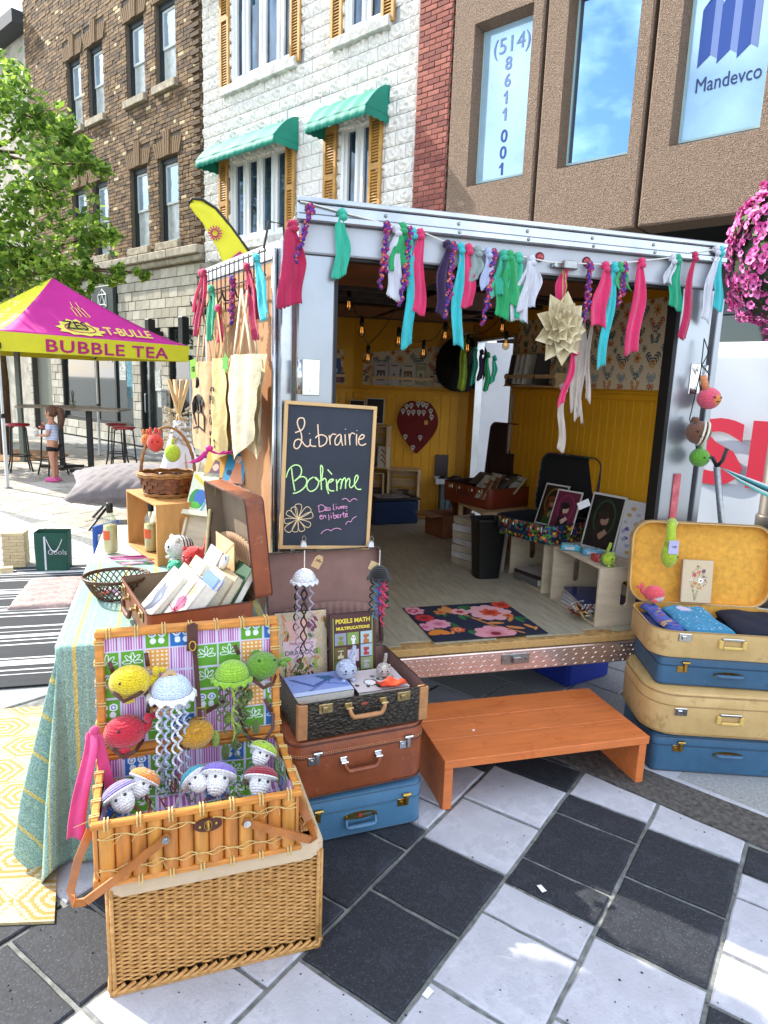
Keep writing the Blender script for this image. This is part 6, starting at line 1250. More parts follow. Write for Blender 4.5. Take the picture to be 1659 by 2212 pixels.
P = Paint(NX * 3, 6, '#93b6b0'); U_ = -hangL + (hangL + TW) * P.X
for c in (-.62, -.49, -.36, -.23, -.11, .045, .17, .29, .41, .53, .66): P.put(np.abs(U_ - c) < .0075, '#d9c87a')
for c in np.arange(-.72, .73, .06): P.put(np.abs(U_ - c - .02) < .004, '#9fc2b0')
P.a *= 1 + .16 * (np.random.RandomState(1).rand(*P.a.shape[:2], 1) - .5)
NX3 = NX * 3; vv = [cpos(-hangL + (hangL + TW) * i / NX3, v) for v in vs_ for i in range(NX3 + 1)]; ff = [(j * (NX3 + 1) + i, j * (NX3 + 1) + i + 1, (j + 1) * (NX3 + 1) + i + 1, (j + 1) * (NX3 + 1) + i) for j in range(NY) for i in range(NX3)]
me = bpy.data.meshes.new('tablecloth'); me.from_pydata(vv, [], ff); ca = me.color_attributes.new('Col', 'FLOAT_COLOR', 'CORNER'); cc = np.array([P.a[j % 6, i] for j in range(NY) for i in range(NX3)]); cc = np.repeat(cc, 4, axis=0); ca.data.foreach_set('color', np.hstack([cc, np.ones((len(cc), 1))]).ravel().astype(np.float32)); me.materials.append(CLO); me.polygons.foreach_set('use_smooth', [True] * len(ff)); me.update()
o = link('tablecloth', me, None, FTB.o, (0, 0, FTB.yaw)); tag(o, 'turquoise woven tablecloth with thin yellow stripes hanging to the ground', 'tablecloth'); md = o.modifiers.new('thickness', 'SOLIDIFY'); md.thickness = .003
TZC = TZ + .006
crate('wooden_crate', 'honey-coloured wooden crate lying on its side on the table, bottle inside', FT(-.728, .905, TZC), FT.yaw - R(69.8), .486, .25, .285, WOODH, cat='crate')
OIL = clear('clear_glass'); LIQ = M('pale_juice', '#d0c08c', .2, var=0)
def bottle(label, x, y, z):
 t = thing('juice_bottle', label, 'bottle', FT(x, y, z), FT.yaw, 'juice bottles on the table')
 obj('glass', B().lathe([(.03, 0), (.0335, .004), (.0335, .15), (.03, .17), (.015, .19), (.013, .205), (.0118, .205), (.0138, .188), (.0285, .168), (.032, .148), (.032, .006), (.001, .004)], 24), OIL, t, True); obj('juice', B().lathe([(.0295, .006), (.0312, .01), (.0312, .138), (.001, .138)], 24), LIQ, t, True)
 obj('cap', B().lathe([(.0155, .2), (.0155, .245), (.014, .248), (.001, .248)], 18), BLACKM, t, True)
 obj('label', B().prism([(.0345 * math.cos(a), .0345 * math.sin(a)) for a in [R(190 + k * 10) for k in range(9)]] + [(.034 * math.cos(a), .034 * math.sin(a)) for a in [R(270 - k * 10) for k in range(9)]], .07, .115, 'z'), M('orange_label', '#c9582a', .6, var=0), t); return t
bottle('bottle of pale juice standing on the turquoise cloth left of the crate', -.79, .735, TZC); bottle('bottle of pale juice standing inside the wooden crate', -.6, .70, TZC + .011)
SPL = M('splint', '#7a4520', .5, var=.25, vs=30); SPR = M('splint_rim', '#9a6a36', .6, var=.2, vs=40)
t = thing('gift_basket', 'oval brown splint basket with a tall handle holding crocheted fruit, on the crate', 'basket', FT(-.515, .715, TZC + .287), FT.yaw); bk_ = B()
for j in range(4):
 z0 = .018 + j * .019
 for k in range(26):
  a0, a1 = 2 * PI * k / 26, 2 * PI * (k + 1) / 26; rr = .105 + .028 * z0 / .1 + (.004 if (k + j) % 2 else -.002)
  q = [((rr + dr) * math.cos(a) * 1.05, (rr + dr) * math.sin(a) * .9, z + (.006 if (a == a1) == ((k) % 2 == 0) else 0)) for dr in (0, -.003) for a, z in ((a0, z0), (a1, z0), (a1, z0 + .018), (a0, z0 + .018))]; bk_.add(q, [(0, 1, 2, 3), (7, 6, 5, 4), (0, 4, 5, 1), (3, 2, 6, 7), (1, 5, 6, 2), (0, 3, 7, 4)])
obj('splint_weave', bk_, SPL, t, kind='stuff'); rm = B()
for z, rr, m_ in ((.005, .105, 0), (.012, .107, 0), (.098, .135, 0), (.107, .136, 0), (.112, .13, 0)): rm.tube([((rr + .003 * math.sin(k * 2.1 + z * 99)) * math.cos(2 * PI * k / 40) * 1.05, rr * math.sin(2 * PI * k / 40) * .9, z + .003 * math.sin(k * 1.7)) for k in range(40)], .0055, 6, closed=True)
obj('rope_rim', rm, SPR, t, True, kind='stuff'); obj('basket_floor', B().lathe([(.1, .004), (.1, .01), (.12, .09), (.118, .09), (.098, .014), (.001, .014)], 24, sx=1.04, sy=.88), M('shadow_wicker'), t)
hd = B(); [hd.tube([(-.125 * math.cos(PI * k / 20) + .004 * math.sin(k * 1.9 + ph), .004 * math.cos(k * 1.9 + ph), .1 + .23 * math.sin(PI * k / 20)) for k in range(21)], .006, 6) for ph in (0, 2.1, 4.2)]; obj('handle', hd, SPR, t, True)
for lab, x, y, z, r, c, kk in (('coral red crocheted crab toy hanging in the tall basket handle', -.57, .70, 1.29, .042, '#d23c34', 0), ('lime green crocheted pear hanging at the front of the basket handle', -.49, .62, 1.25, .04, '#a9c22e', 1), ('small orange and yellow crocheted toy hanging at the left of the basket handle', -.61, .74, 1.3, .03, '#d8752a', 2)):
 u = thing('crochet_fruit', lab, 'soft toy', FT(x, y, z), FT.yaw, 'crocheted fruit in the handled basket'); obj('body', B().ell((0, 0, 0), (r * .92, r * .9, r * 1.2), 18, 14, fn=lambda p: 1 - .12 * p.z * p.z), yarn('yarn_' + c, c), u, True); obj('stalk', B().tube([(0, 0, r * 1.1), (.004, 0, r * 1.7)], .007, 8), yarn('yarn_' + c, c), u, True)
 if kk != 1: eyes(u, [(-.3 * r, -.85 * r, .2 * r), (.3 * r, -.85 * r, .2 * r)], .09 * r); obj('ear', B().ell((-.5 * r, 0, r * 1.3), (.18 * r, .15 * r, .5 * r), 8, 6).ell((.5 * r, 0, r * 1.2), (.18 * r, .15 * r, .4 * r), 8, 6), yarn('yarn_' + c, c), u, True, kind='stuff')
tp_ = thing('toy_tipi', 'small white cloth tipi with wooden poles and straw garland behind the baskets', 'tipi', FT(-.47, 1.22, TZC), FT.yaw); TC = M('white_cotton', '#cfd0d6', .95, var=.05, vs=8, bump=.2, bs=30)
b = B(); b.sheet(40, 12, lambda u, v: ((.2 - .17 * v) * math.cos(2 * PI * u) * (1 + .05 * math.sin(u * 44)), (.2 - .17 * v) * math.sin(2 * PI * u) * (1 + .05 * math.sin(u * 44)), .62 * v), .003); obj('cloth', b, TC, tp_, True)
for a in (.4, 1.9, 3.5, 5.1): obj('pole', B().tube([(.2 * math.cos(a), .2 * math.sin(a), .0), (-.055 * math.cos(a), -.055 * math.sin(a), .84)], [.009, .011], 8), M('pole_wood', '#b5905a', .6, var=.1), tp_, True)
st_ = B()
for k in range(90): a = rnd.uniform(0, 6.28); rr = rnd.uniform(.03, .075); z = rnd.uniform(.5, .68); st_.tube([(rr * math.cos(a), rr * math.sin(a), z), ((rr + .02) * math.cos(a + .3), (rr + .02) * math.sin(a + .3), z + rnd.uniform(-.02, .02))], rnd.uniform(.003, .008), 4)
obj('straw_garland', st_, M('straw_white', '#b3a58a', .9, var=.3, vs=80), tp_, kind='stuff')
for k in range(7):
 c = ['#c22a78', '#1c1c20', '#d65aa0', '#a4a8b4', '#3c7a3a', '#d8408a', '#e0a0c0'][k]; b = B(); b.tube([(0, 0, .004), (.15, 0, .004), (.16, 0, .004)], [.004, .004, .001], 6); t = obj('pen', b, M('pen' + c, c, .4, var=0), None, True); t.location = FT(-.79 + k * .012, .62 - k * .022, TZC + .001); t.rotation_euler = (0, 0, FT.yaw + rnd.uniform(-.25, .25)); tag(t, ('magenta', 'black', 'pink', 'silver grey', 'green', 'bright rose', 'pale pink')[k] + ' pen lying on the turquoise cloth before the bottles', 'pen', 'pens on the cloth')
t = thing('lattice_basket', 'shallow oval brown lattice basket on the turquoise cloth', 'basket', FT(-.69, .02, TZC), FT.yaw + .1); lb = B(); LAT = M('dark_cane', '#4e2c12', .4, var=.2, vs=40)
ov = lambda a, z: ((.058 + .05 * (z / .085) ** .7) * 1.12 * math.cos(a), (.058 + .05 * (z / .085) ** .7) * 1.0 * math.sin(a), z)
for k in range(30):
 for s_ in (-1, 1): lb.tube([ov(2 * PI * k / 30 + s_ * .55 * j / 6, .004 + .078 * j / 6) for j in range(7)], .0024, 5)
for z, r in ((.004, .005), (.08, .004), (.086, .0045), (.083, .004)): lb.tube([(lambda q: (q[0] * (1 + .012 * math.sin(k * 2.2 + z * 500)), q[1] * (1 + .012 * math.sin(k * 2.2 + z * 500)), q[2]))(ov(2 * PI * k / 60, z)) for k in range(60)], r, 5, closed=True)
obj('lattice', lb, LAT, t, True, kind='stuff')
for k in range(7): a = k * 2.4; u = obj('eraser', B().cham(-.018, .018, -.01, .01, 0, .01, .003), M('candy' + str(k % 4), ['#d86a5a', '#e0a0b0', '#c8b0d0', '#d8c8b0'][k % 4], .5, var=0)); u.location = FT(-.69 + .05 * math.cos(a), .02 + .05 * math.sin(a), TZC + .003 + .008 * (k % 3)); u.rotation_euler = (.2, .1, a); tag(u, 'small pastel eraser lying in the oval lattice basket', 'eraser', 'erasers in the lattice basket')
bc = suitcase('briefcase', 'open tan leather briefcase packed with wrapped old books on the table', FT, -.605, -.28, TZC, R(-74.9), .48, .36, .15, LEA, LEA_D, .022, .006, .098, M('antique_plate'), 'plate', .33, LEA_D, 'arc', op=R(84), lidh=.07, lining=M('grey_brown_lining', '#7a6a58', .9, var=.06), pocket=M('pleated_lining', '#a88a6c', .9, var=.05), cat='suitcase')
FCB = Frame(FT(-.605, -.28, TZC), FT.yaw + R(-74.9))   # x towards camera, y to the hinge (right)
def tied(label, y0, x0, w, h, t_, col, pc, lean=.62, art=None, ribbon=None):
 """books lean back against each other, tops towards the lid"""
 c_ = M('wrap' + col, col, .7, var=.08, vs=12); t = thing('book', label, 'book', FCB(x0, y0, .012), (0, 0, 0), 'old books in the tan briefcase')
 t.rotation_euler = (Matrix.Rotation(FCB.yaw, 4, 'Z') @ Matrix.Rotation(-lean, 4, 'X')).to_euler()
 obj('cover', book_mesh(w, h, t_, None), c_, t); obj('pages', B().box(-w / 2 + .003, w / 2 - .003, .0025, t_ - .0025, .003, h - .003), pc, t)
 if art is not None: link('cover_print', art.mesh('cover_print', plane_fn(w - .004, h - .004, -.0006, z0=.002)), t)
 if ribbon:
  rb_ = B().box(-w / 2 - .001, w / 2 + .001, -.0016, -.0008, h * .36, h * .375).box(-.002, .002, -.0016, -.0008, 0, h)
  for s_ in (-1, 1): rb_.tube([(0, -.003, h * .37), (s_ * .018, -.012, h * .37 + .018), (s_ * .034, -.012, h * .37 + .004), (s_ * .014, -.006, h * .37 - .004), (0, -.003, h * .37)], .0016, 5); rb_.tube([(0, -.003, h * .37), (s_ * .012, -.008, h * .37 - .02), (s_ * .02 + .01, -.004, h * .37 - .045)], .0014, 5)
  obj('ribbon_bow', rb_, M('raffia' + ribbon, ribbon, .6, var=.1), t, True, kind='stuff')
 return t
A1 = Paint(40, 56, '#cfc6b4', .06); A1.poly([(.3, .35), (.6, .3), (.85, .5), (.75, .75), (.5, .85), (.25, .95), (.4, .7), (.25, .5)], '#3d4660'); A1.poly([(.5, .45), (.75, .5), (.6, .7)], '#5f6a86'); A1.ell(.35, .33, .09, .08, '#333a50'); A1.ell(.3, .12, .12, .08, '#b9ad8c')
A2 = Paint(40, 56, '#cdc8b8', .06)
for k in range(9): A2.leaf(.5, .62, .2, -PI / 2 + (k - 4) * .22, ['#a32058', '#c23a6e', '#8a2a50'][k % 3])
for k in range(5): A2.leaf(.55, .3, .16, -PI / 2 + (k - 2) * .5, '#a9b07a')
tied('cream book with a dark blue bird on its cover, nearest the briefcase handle', .02, .0, .155, .21, .022, '#cfc6b4', PAGESW, .75, A1)
tied('cream book with a pink flower and a raffia bow in the tan briefcase', .055, .155, .15, .215, .05, '#cdc8b8', PAGESW, .7, A2, '#a3285a')
tied('thick book with pale page edges behind the bird book', .075, -.02, .15, .205, .045, '#b8a888', PAGES, .68)
tied('cornflower blue book between the cream ones in the tan briefcase', .115, .14, .145, .215, .018, '#4a6cc0', PAGESW, .66)
tied('cream book with mint label standing right of the blue book', .145, .12, .145, .22, .05, '#c6c3a8', PAGES, .62)
tied('faded book in the back row of the tan briefcase', .14, -.06, .15, .21, .04, '#b3b8a0', PAGESW, .6)
tied('beige paper-wrapped book in the middle of the tan briefcase', .2, .13, .145, .205, .03, '#b39d7c', PAGES, .58)
tied('dark green book with mint top, nearest the briefcase lid', .245, .15, .14, .225, .026, '#1f4a30', PAGESW, .52)
tied('pale lilac book in the far corner of the tan briefcase', .22, -.1, .15, .23, .03, '#9a9ab8', PAGESW, .5)
t = thing('envelope', 'kraft envelope tucked in the pleated pocket of the briefcase lid', 'envelope', FCB(-.02, .333, .19), FCB.yaw); obj('paper', B().cham(-.1, .12, 0, .003, -.04, .085, .0005), M('kraft#c4a077'), t); obj('flap', B().prism([(-.1, .084), (.01, .02), (.12, .084)], -.0015, -.0005, 'y'), M('kraft_flap', '#cfae86', .9, var=.05), t)
t = thing('paper_roll', 'white rolled paper with a dark core sticking out of the lid pocket', 'paper roll', FCB(.14, .31, .235), FCB.yaw); rl_ = B(); rl_.tube([(0, -.02, 0), (-.1, .0, -.06)], .014, 16); obj('roll', rl_, M('paper'), t, True); obj('core', B().tube([(0, -.0206, 0), (0, -.022, .0)], .008, 12), BLACKM, t)
ez = thing('book_easel', 'white-edged wooden easel shelf leaning back, picture books on its ledge', 'easel', FT(-.40, .38, TZC), (0, 0, FT.yaw + R(-38)))
LM2 = Matrix.Translation((0, 0, .0)) @ Matrix.Rotation(R(-22), 4, 'X')
obj('back_board', B().cham(-.09, .11, 0, .008, 0, .5, .001).since(0, LM2), WOODL, ez); IVP = M('ivory_wood', '#cfc8ae', .6, var=.05)
for z in (.24, .035): obj('ledge', B().cham(-.11, .13, -.04, .0, z, z + .008, .001).cham(-.11, .13, -.043, -.036, z, z + .022, .001).since(0, LM2), IVP, ez)
for x in (-.1, .115): obj('rail', B().cham(x - .006, x + .006, -.012, 0, 0, .5, .001).since(0, LM2), IVP, ez)
def onez(label, x, z, w, h, t_, col, art): 
 p_ = LM2 @ Vector((x, -.006 - t_, z)); t = thing('book', label, 'book', Frame(FT(-.40, .38, TZC), FT.yaw + R(-38))(p_.x, p_.y, p_.z), 0, 'picture books on the easel'); t.rotation_euler = (Matrix.Rotation(FT.yaw + R(-38), 4, 'Z') @ Matrix.Rotation(R(-22), 4, 'X')).to_euler()
 obj('cover', book_mesh(w, h, t_, None), M('c' + col, col, .5, var=0), t); obj('pages', B().box(-w / 2 + .002, w / 2 - .002, .0023, t_ - .0023, .002, h - .002), PAGESW, t); link('cover_print', art.mesh('cover_print', plane_fn(w - .002, h - .002, -.0005, z0=.001)), t)
G1_ = Paint(40, 50, '#cfd2b8', .1); G1_.ell(.35, .65, .3, .3, '#2f8a3a'); G1_.ell(.45, .6, .22, .22, '#3a6ab0'); G1_.ell(.3, .8, .2, .1, '#58b03a'); G1_.line([(.1, .1), (.5, .3), (.9, .2)], .05, '#d8c23a'); G1_.line([(.6, .9), (.8, .5)], .04, '#5aa0c0'); G1_.ell(.7, .35, .12, .1, '#9ac050')
G2_ = Paint(36, 50, '#d8a040', .08); G2_.poly([(.2, 1), (.45, .55), (.7, .6), (.85, 1)], '#6a4a5a'); G2_.ell(.55, .75, .16, .12, '#d8b0a0'); G2_.rect(0, 0, 1, .2, '#e0b070'); G2_.ell(.6, .3, .3, .12, '#e6c878')
G3_ = Paint(36, 50, '#3a90b8', .08); G3_.poly([(.3, 1), (.5, .45), (.75, .5), (1, 1)], '#d88a60'); G3_.ell(.55, .4, .18, .12, '#d8c0b8'); G3_.rect(0, 0, 1, .15, '#5fb0cc'); G3_.ell(.25, .75, .15, .1, '#234a66')
onez('green and blue swirled picture book on the lower part of the easel', -.035, .25, .15, .2, .012, '#2f6a3a', G1_); onez('orange picture book with a hooded figure on top of the easel', .0, .43, .11, .19, .012, '#b87a30', G2_); onez('blue picture book with a mermaid-like figure, right of the orange one', .115, .41, .11, .19, .018, '#2a6a8a', G3_)
b = B(); 
for s_ in (-1, 1): b.sheet(6, 12, lambda u, v: (s_ * (.01 + .07 * v) + (u - .5) * (.02 + .03 * v), .004 * math.sin(u * 9), -.02 - (.1 if s_ < 0 else .05) * v + .05 * v * v), .002)
b.ell((0, 0, -.01), (.016, .014, .014), 10, 8); o = obj('ribbon_bow', b, M('magenta_net', '#b81c7c', .6, var=.1), None, True); o.location = FT(-.33, .2, 1.325); o.rotation_euler = (0, 0, FT.yaw); tag(o, 'bright magenta ribbon bow hanging below the printed tote bags', 'ribbon')
cat_toy('white crocheted zebra with black stripes lying by the crate', FT, -.46, .27, TZC + .08, -1.2, .052, '#cfcfc8', '#15151a', tail=False, group='crocheted animals by the easel')
t = cat_toy('coral red crocheted lobster on the table edge behind the briefcase', FT, -.40, .2, TZC + .06, -.6, .045, '#d2302c', tail=True, group='crocheted animals by the easel'); cat_toy('small mint green crocheted toy beside the red lobster', FT, -.475, .19, TZC + .035, -.5, .03, '#3cae86', tail=False, group='crocheted animals by the easel')
t = thing('hanging_frame', 'narrow framed print dangling on twine from the briefcase lid corner', 'picture frame', FT(-.335, .06, .9), (R(6), 0, FT.yaw + 1.15)); obj('frame', B().cham(-.035, .035, 0, .01, 0, .19, .002), M('gold_cream_frame', '#c9bb8e', .5, var=.1), t); obj('picture', B().box(-.025, .025, -.0015, 0, .012, .178), M('faded_print', '#7a7466', .7, var=.3, vs=40), t)
for s_ in (-.008, .008): obj('twine', B().tube([(s_, .0, .19), (s_ * .6, .0, .3)], .0022, 5), M('jute', '#b59a62', .9, var=.2, vs=90), t)
obj('crate_shelf_box', B(), TWH) if False else None
# ================================================================ inside the trailer
FZ = .462
mat_ = thing('door_mat', 'rectangular door mat with pink and orange flowers on navy at the trailer entrance', 'mat', FT(.645, .02, FZ), FT.yaw + .01); MW, MH = .58, .475
P = Paint(150, 122, '#141a33', .12)
P.leaf(.3, .1, .1, .9, '#c98a4a'); P.leaf(.36, .05, .1, 1.3, '#c98a4a'); P.line([(.38, .02), (.52, .45), (.62, .7), (.8, .95)], .012, '#c07a3a')
for x, y, r, a in ((.56, .5, .1, -.3), (.6, .62, .12, .2), (.72, .75, .13, .5), (.8, .62, .1, -.9), (.9, .72, .1, 1.2), (.93, .9, .07, -1), (.2, .86, .07, -1.2), (.24, .78, .05, -.5)): P.leaf(x, y, r * .6, a, '#c98243')
for x, y, r, a in ((.42, .35, .06, .6), (.5, .08, .08, .2), (.28, .52, .07, 1.4), (.35, .8, .06, .3), (.15, .7, .06, 1.9), (.5, .86, .05, 1), (.9, .5, .07, .6), (.33, .25, .05, 2)): P.leaf(x, y, r, a, '#1f5a30'); P.leaf(x, y, r, a + .8, '#2a6a3a')
def rose(x, y, r, c1, c2, c3, n_=9):
 for k in range(n_): a = 2 * PI * k / n_; P.ell(x + math.cos(a) * r * .62, y + math.sin(a) * r * .62 / P.asp, r * .46, r * .36, c1, a)
 P.ell(x, y, r * .7, r * .62, c1)
 for k in range(6): a = 2 * PI * k / 6 + .3; P.ell(x + math.cos(a) * r * .36, y + math.sin(a) * r * .36 / P.asp, r * .24, r * .12, c2, a + 1)
 P.ell(x, y, r * .26, r * .24, c3)
rose(.735, .32, .19, '#d8a0a8', '#cc4a20', '#a82a18'); rose(.56, .92, .17, '#d8909c', '#c87a86', '#7a1830', 8); rose(.47, .24, .08, '#d8a0a8', '#b84a30', '#8a2030', 7); rose(.17, .55, .1, '#d890a4', '#c87090', '#b85a80', 9); rose(.06, .12, .1, '#d890a0', '#a82848', '#d890a0', 7); rose(.1, .36, .08, '#b8242a', '#8a1820', '#701018'); rose(.93, .1, .09, '#c83a1c', '#a82a18', '#8a1818', 9); rose(.28, .75, .06, '#c85a2a', '#d8a080', '#a82a18', 7); rose(.29, .22, .06, '#c87a3a', '#b85a2a', '#a84a20', 5); rose(.03, .62, .08, '#d890a4', '#c87090', '#c05a80', 8); rose(.86, .45, .05, '#c86a2a', '#b04a20', '#902a18', 6)
for k in range(11): a = PI + PI * k / 10; P.leaf(.1, .83, .05, a, '#d87a2a')
obj('backing', B().cham(0, MW, 0, MH, 0, .005, .001), M('black_rubber'), mat_); link('printed_pile', P.mesh('printed_pile', lambda u, v: (.002 + u * (MW - .004), .002 + v * (MH - .004), .0056), vcol_mat('mat_pile', .95, .3, 600)), mat_)
for xx, yy, w, d, h, lab in ((1.5, .585, .45, .3, .295, 'pale plywood crate under the flowered black suitcase'), (1.5, .075, .44, .3, .3, 'pale plywood crate nearest the entrance, cards and toy cat on top')): pass
crA = crate('display_crate', 'pale plywood crate under the open flowered suitcase, magazines inside', FT(1.505, 1.035, FZ), FT.yaw - PI / 2, .42, .3, .295, WOODL, True, group='display crates along the yellow wall'); crB = crate('display_crate', 'pale plywood crate nearest the entrance with a blue folder inside', FT(1.505, .52, FZ), FT.yaw - PI / 2, .45, .3, .3, WOODL, True, group='display crates along the yellow wall')
flat_book('stack top magazine inside the crate under the flowered suitcase', FT, 1.65, .84, FZ + .055, .3, .3, .22, .02, CDARK, Paint(20, 16, '#a8a49a', .4), 'magazines in the crates'); flat_book('grey magazine at the bottom of the crate under the flowered suitcase', FT, 1.65, .84, FZ + .012, .2, .3, .22, .04, M('wrap_grey', '#5a5a58', .6), None, 'magazines in the crates')
flat_book('glossy dark blue folder lying on papers in the front crate', FT, 1.66, .29, FZ + .075, -.2, .27, .3, .012, M('glossy_navy', '#1a2c66', .15, var=0), None, 'papers in the front crate')
for k in range(4): flat_book('white %s booklet in the pile under the blue folder' % ('thin', 'bent', 'grey-edged', 'lowest')[k], FT, 1.66, .29, FZ + .06 - k * .016, -.2 + .08 * k, .26, .29, .013, M('white_cover', '#b5b5b8', .6), None, 'papers in the front crate')
rbm = B(); 
for k in range(16): a = rnd.uniform(0, 6.28); rbm.tube([(0, 0, .02), (.05 * math.cos(a), .05 * math.sin(a), rnd.uniform(.02, .11)), (.07 * math.cos(a + 1), .07 * math.sin(a + 1), rnd.uniform(.01, .09)), (.02 * math.cos(a + 2), .03, .03)], .004, 5, m=k % 4)
o = obj('ribbon_tangle', rbm, [M('red_ribbon', '#8a1820', .4, var=0), M('white_string'), M('gold_ribbon', '#c9b070', .4, var=0), M('black_metal')], None, True); o.location = FT(1.49, .17, FZ); tag(o, 'tangle of red, white and gold ribbons at the foot of the front crate', 'ribbons')
for k, (x, y, c, l_) in enumerate(((1.56, .44, '#3d9bb0', 'turquoise boxed card deck, farthest on the front crate'), (1.62, .33, '#4a94b8', 'blue boxed card deck in the middle of the front crate'), (1.60, .2, '#b02a2e', 'red boxed card deck beside the green toy cat'))):
 t = thing('card_box', l_, 'box', FT(x, y, .764), FT.yaw - .5 + .1 * k, 'boxed cards on the front crate'); b_ = obj('box', B().cham(-.05, .05, -.035, .035, 0, .028, .002), M('card' + c, c, .35, var=.2, vs=40), t); obj('tray', B().box(-.046, .046, -.031, .031, .028, .0295), M('cardlight' + c, '#9ac8d4' if k < 2 else '#c86a6a', .4, var=.4, vs=60), t); obj('label', B().box(-.03, .02, -.0362, -.0352, .006, .022), M('white_cover'), t)
cat_toy('lime green crocheted tiger cat with black stripes on the front crate', FT, 1.57, .11, .764, .3, .034, '#a2bf2a', '#15180f', tailside=1.2)
def portrait(bgc, c1, c2, c3, hair): 
 P = Paint(40, 54, bgc, .15); P.ell(.5, .42, .36, .48, c1); P.ell(.5, .42, .31, .43, bgc); P.poly([(.2, 1), (.35, .66), (.65, .6), (.85, 1)], c3); P.ell(.52, .45, .13, .15, c2); P.ell(.46, .36, .19, .12, hair); P.poly([(.33, .35), (.42, .35), (.36, .75), (.26, .8)], hair); P.ell(.55, .55, .02, .01, '#8a2020'); P.poly([(.4, .75), (.6, .62), (.7, .7), (.5, .85)], c2); return P
def leaning(label, x, y, z, w, h, yaw, P_, lean=12, name='art_print', cat='print', border='#b8b6b0', group='art prints leaning on the yellow wall'):
 t = thing(name, label, cat, FT(x, y, z), 0, group); t.rotation_euler = (Matrix.Rotation(FT.yaw + yaw, 4, 'Z') @ Matrix.Rotation(-R(lean), 4, 'X')).to_euler(); obj('board', B().cham(-w / 2, w / 2, 0, .004, 0, h, .0006), M('card_border' + border, border, .5, var=0), t); link('picture', P_.mesh('picture', lambda u, v: (-w / 2 + w * .05 + u * w * .9, -.0006, h * .04 + v * h * .92)), t); return t
leaning('print of a dark-haired woman in an oval of leaves on the front crate', 1.70, .41, .764, .22, .31, -1.25, portrait('#0f1210', '#24402a', '#8a6a5a', '#1a1414', '#241a14'), 14)
P = Paint(40, 54, '#b5b2b4', .1); q = random.Random(9); [P.ell(q.random(), q.random(), .08, .05, q.choice(['#a88a50', '#8a8aa8', '#5a4a7a', '#9a9a9a'])) for k in range(30)]; P.poly([(.5, .35), (.7, .3), (.85, .9), (.6, 1), (.45, .8)], '#3a2c5a'); P.ell(.58, .32, .07, .06, '#a88a8a')
leaning('pale print of a purple-robed figure at the right of the front crate', 1.765, .2, .764, .2, .3, -1.25, P, 12)
t = thing('small_card', 'blank white price card clipped on the corner of the dark portrait', 'card', FT(1.655, .5, 1.0), (R(-10), R(-30), FT.yaw - .9)); obj('card', B().cham(-.035, .035, 0, .001, -.02, .02, .0003), M('paper'), t)
FLW = bpy.data.materials.new('floral_vinyl'); FLW.use_nodes = True; n = FLW.node_tree.nodes; l = FLW.node_tree.links; tcn = n.new('ShaderNodeTexCoord'); vo = n.new('ShaderNodeTexVoronoi'); vo.inputs['Scale'].default_value = 70; rr_ = n.new('ShaderNodeValToRGB'); rr_.color_ramp.interpolation = 'CONSTANT'
for pos, c in ((0, '#12202c'), (.48, '#2f7a7a'), (.56, '#b83a26'), (.68, '#d89a2a'), (.75, '#4a7a2a'), (.88, '#1a3a6a')):
 e_ = rr_.color_ramp.elements.new(pos) if pos else rr_.color_ramp.elements[0]; e_.color = (*S(c), 1)
l.new(tcn.outputs['Object'], vo.inputs['Vector']); sp_ = n.new('ShaderNodeSeparateColor'); l.new(vo.outputs['Color'], sp_.inputs[0]); l.new(sp_.outputs[0], rr_.inputs[0]); l.new(rr_.outputs[0], n['Principled BSDF'].inputs['Base Color']); n['Principled BSDF'].inputs['Roughness'].default_value = .3
DNV = M('dark_navy_trim', '#16233c', .35, var=0)
fs_ = suitcase('suitcase', 'open vintage suitcase with a bright floral print and black interior, holding art prints', FT, 1.40, .72, FZ + .30, R(-68), .43, .36, .17, FLW, DNV, .06, .012, .11, CHROME, 'plate', .3, DNV, 'arc', op=R(98), lidh=.06, lining=M('black_lining', '#0c0c0e', .9, var=0), stitch=False)
leaning('print of a red-haired woman with green leaves in the floral suitcase', 1.63, .85, .81, .17, .26, -1.15, portrait('#1c1410', '#7a5a20', '#a07a60', '#2a4a1a', '#6a3418'), 22, group='art prints in the floral suitcase')
leaning('print of a pale woman with a black horned headdress in the floral suitcase', 1.61, .66, .81, .17, .25, -1.15, portrait('#5a1c34', '#7a2a48', '#b89484', '#171114', '#101014'), 20, group='art prints in the floral suitcase')
t = thing('black_bin', 'tall black plastic bin under the floral suitcase', 'bin', FT(1.33, 1.0, FZ), FT.yaw); b = B(); rings(b, [[(x, y, z) for x, y in rrect(w_, w_ * .8, .03)] for w_, z in ((.15, 0), (.19, .36), (.2, .365), (.185, .365), (.145, .01))], cap1=True); obj('body', b, M('black_plastic', '#0b0b0c', .4, var=0), t, 'auto'); obj('rim', B().tube([(x, y, .365) for x, y in rrect(.2, .16, .03)], .005, 6, closed=True), M('black_plastic'), t, True)
RED = M('oxblood_leather', '#6c2a18', .4, var=.12, vs=10, bump=.2, bs=200); suitcase('suitcase', 'open oxblood red suitcase crammed with small books, midway along the right wall', FT, 1.42, 1.62, .80, R(-70), .5, .42, .2, RED, LEA_D, .05, .012, .14, CHROME, 'plate', .3, LEA_D, 'arc', op=R(95), lidh=.06, lining=M('dark_brown_lining', '#2a140c', .9, var=0), pocket=M('dark_brown_lining'))
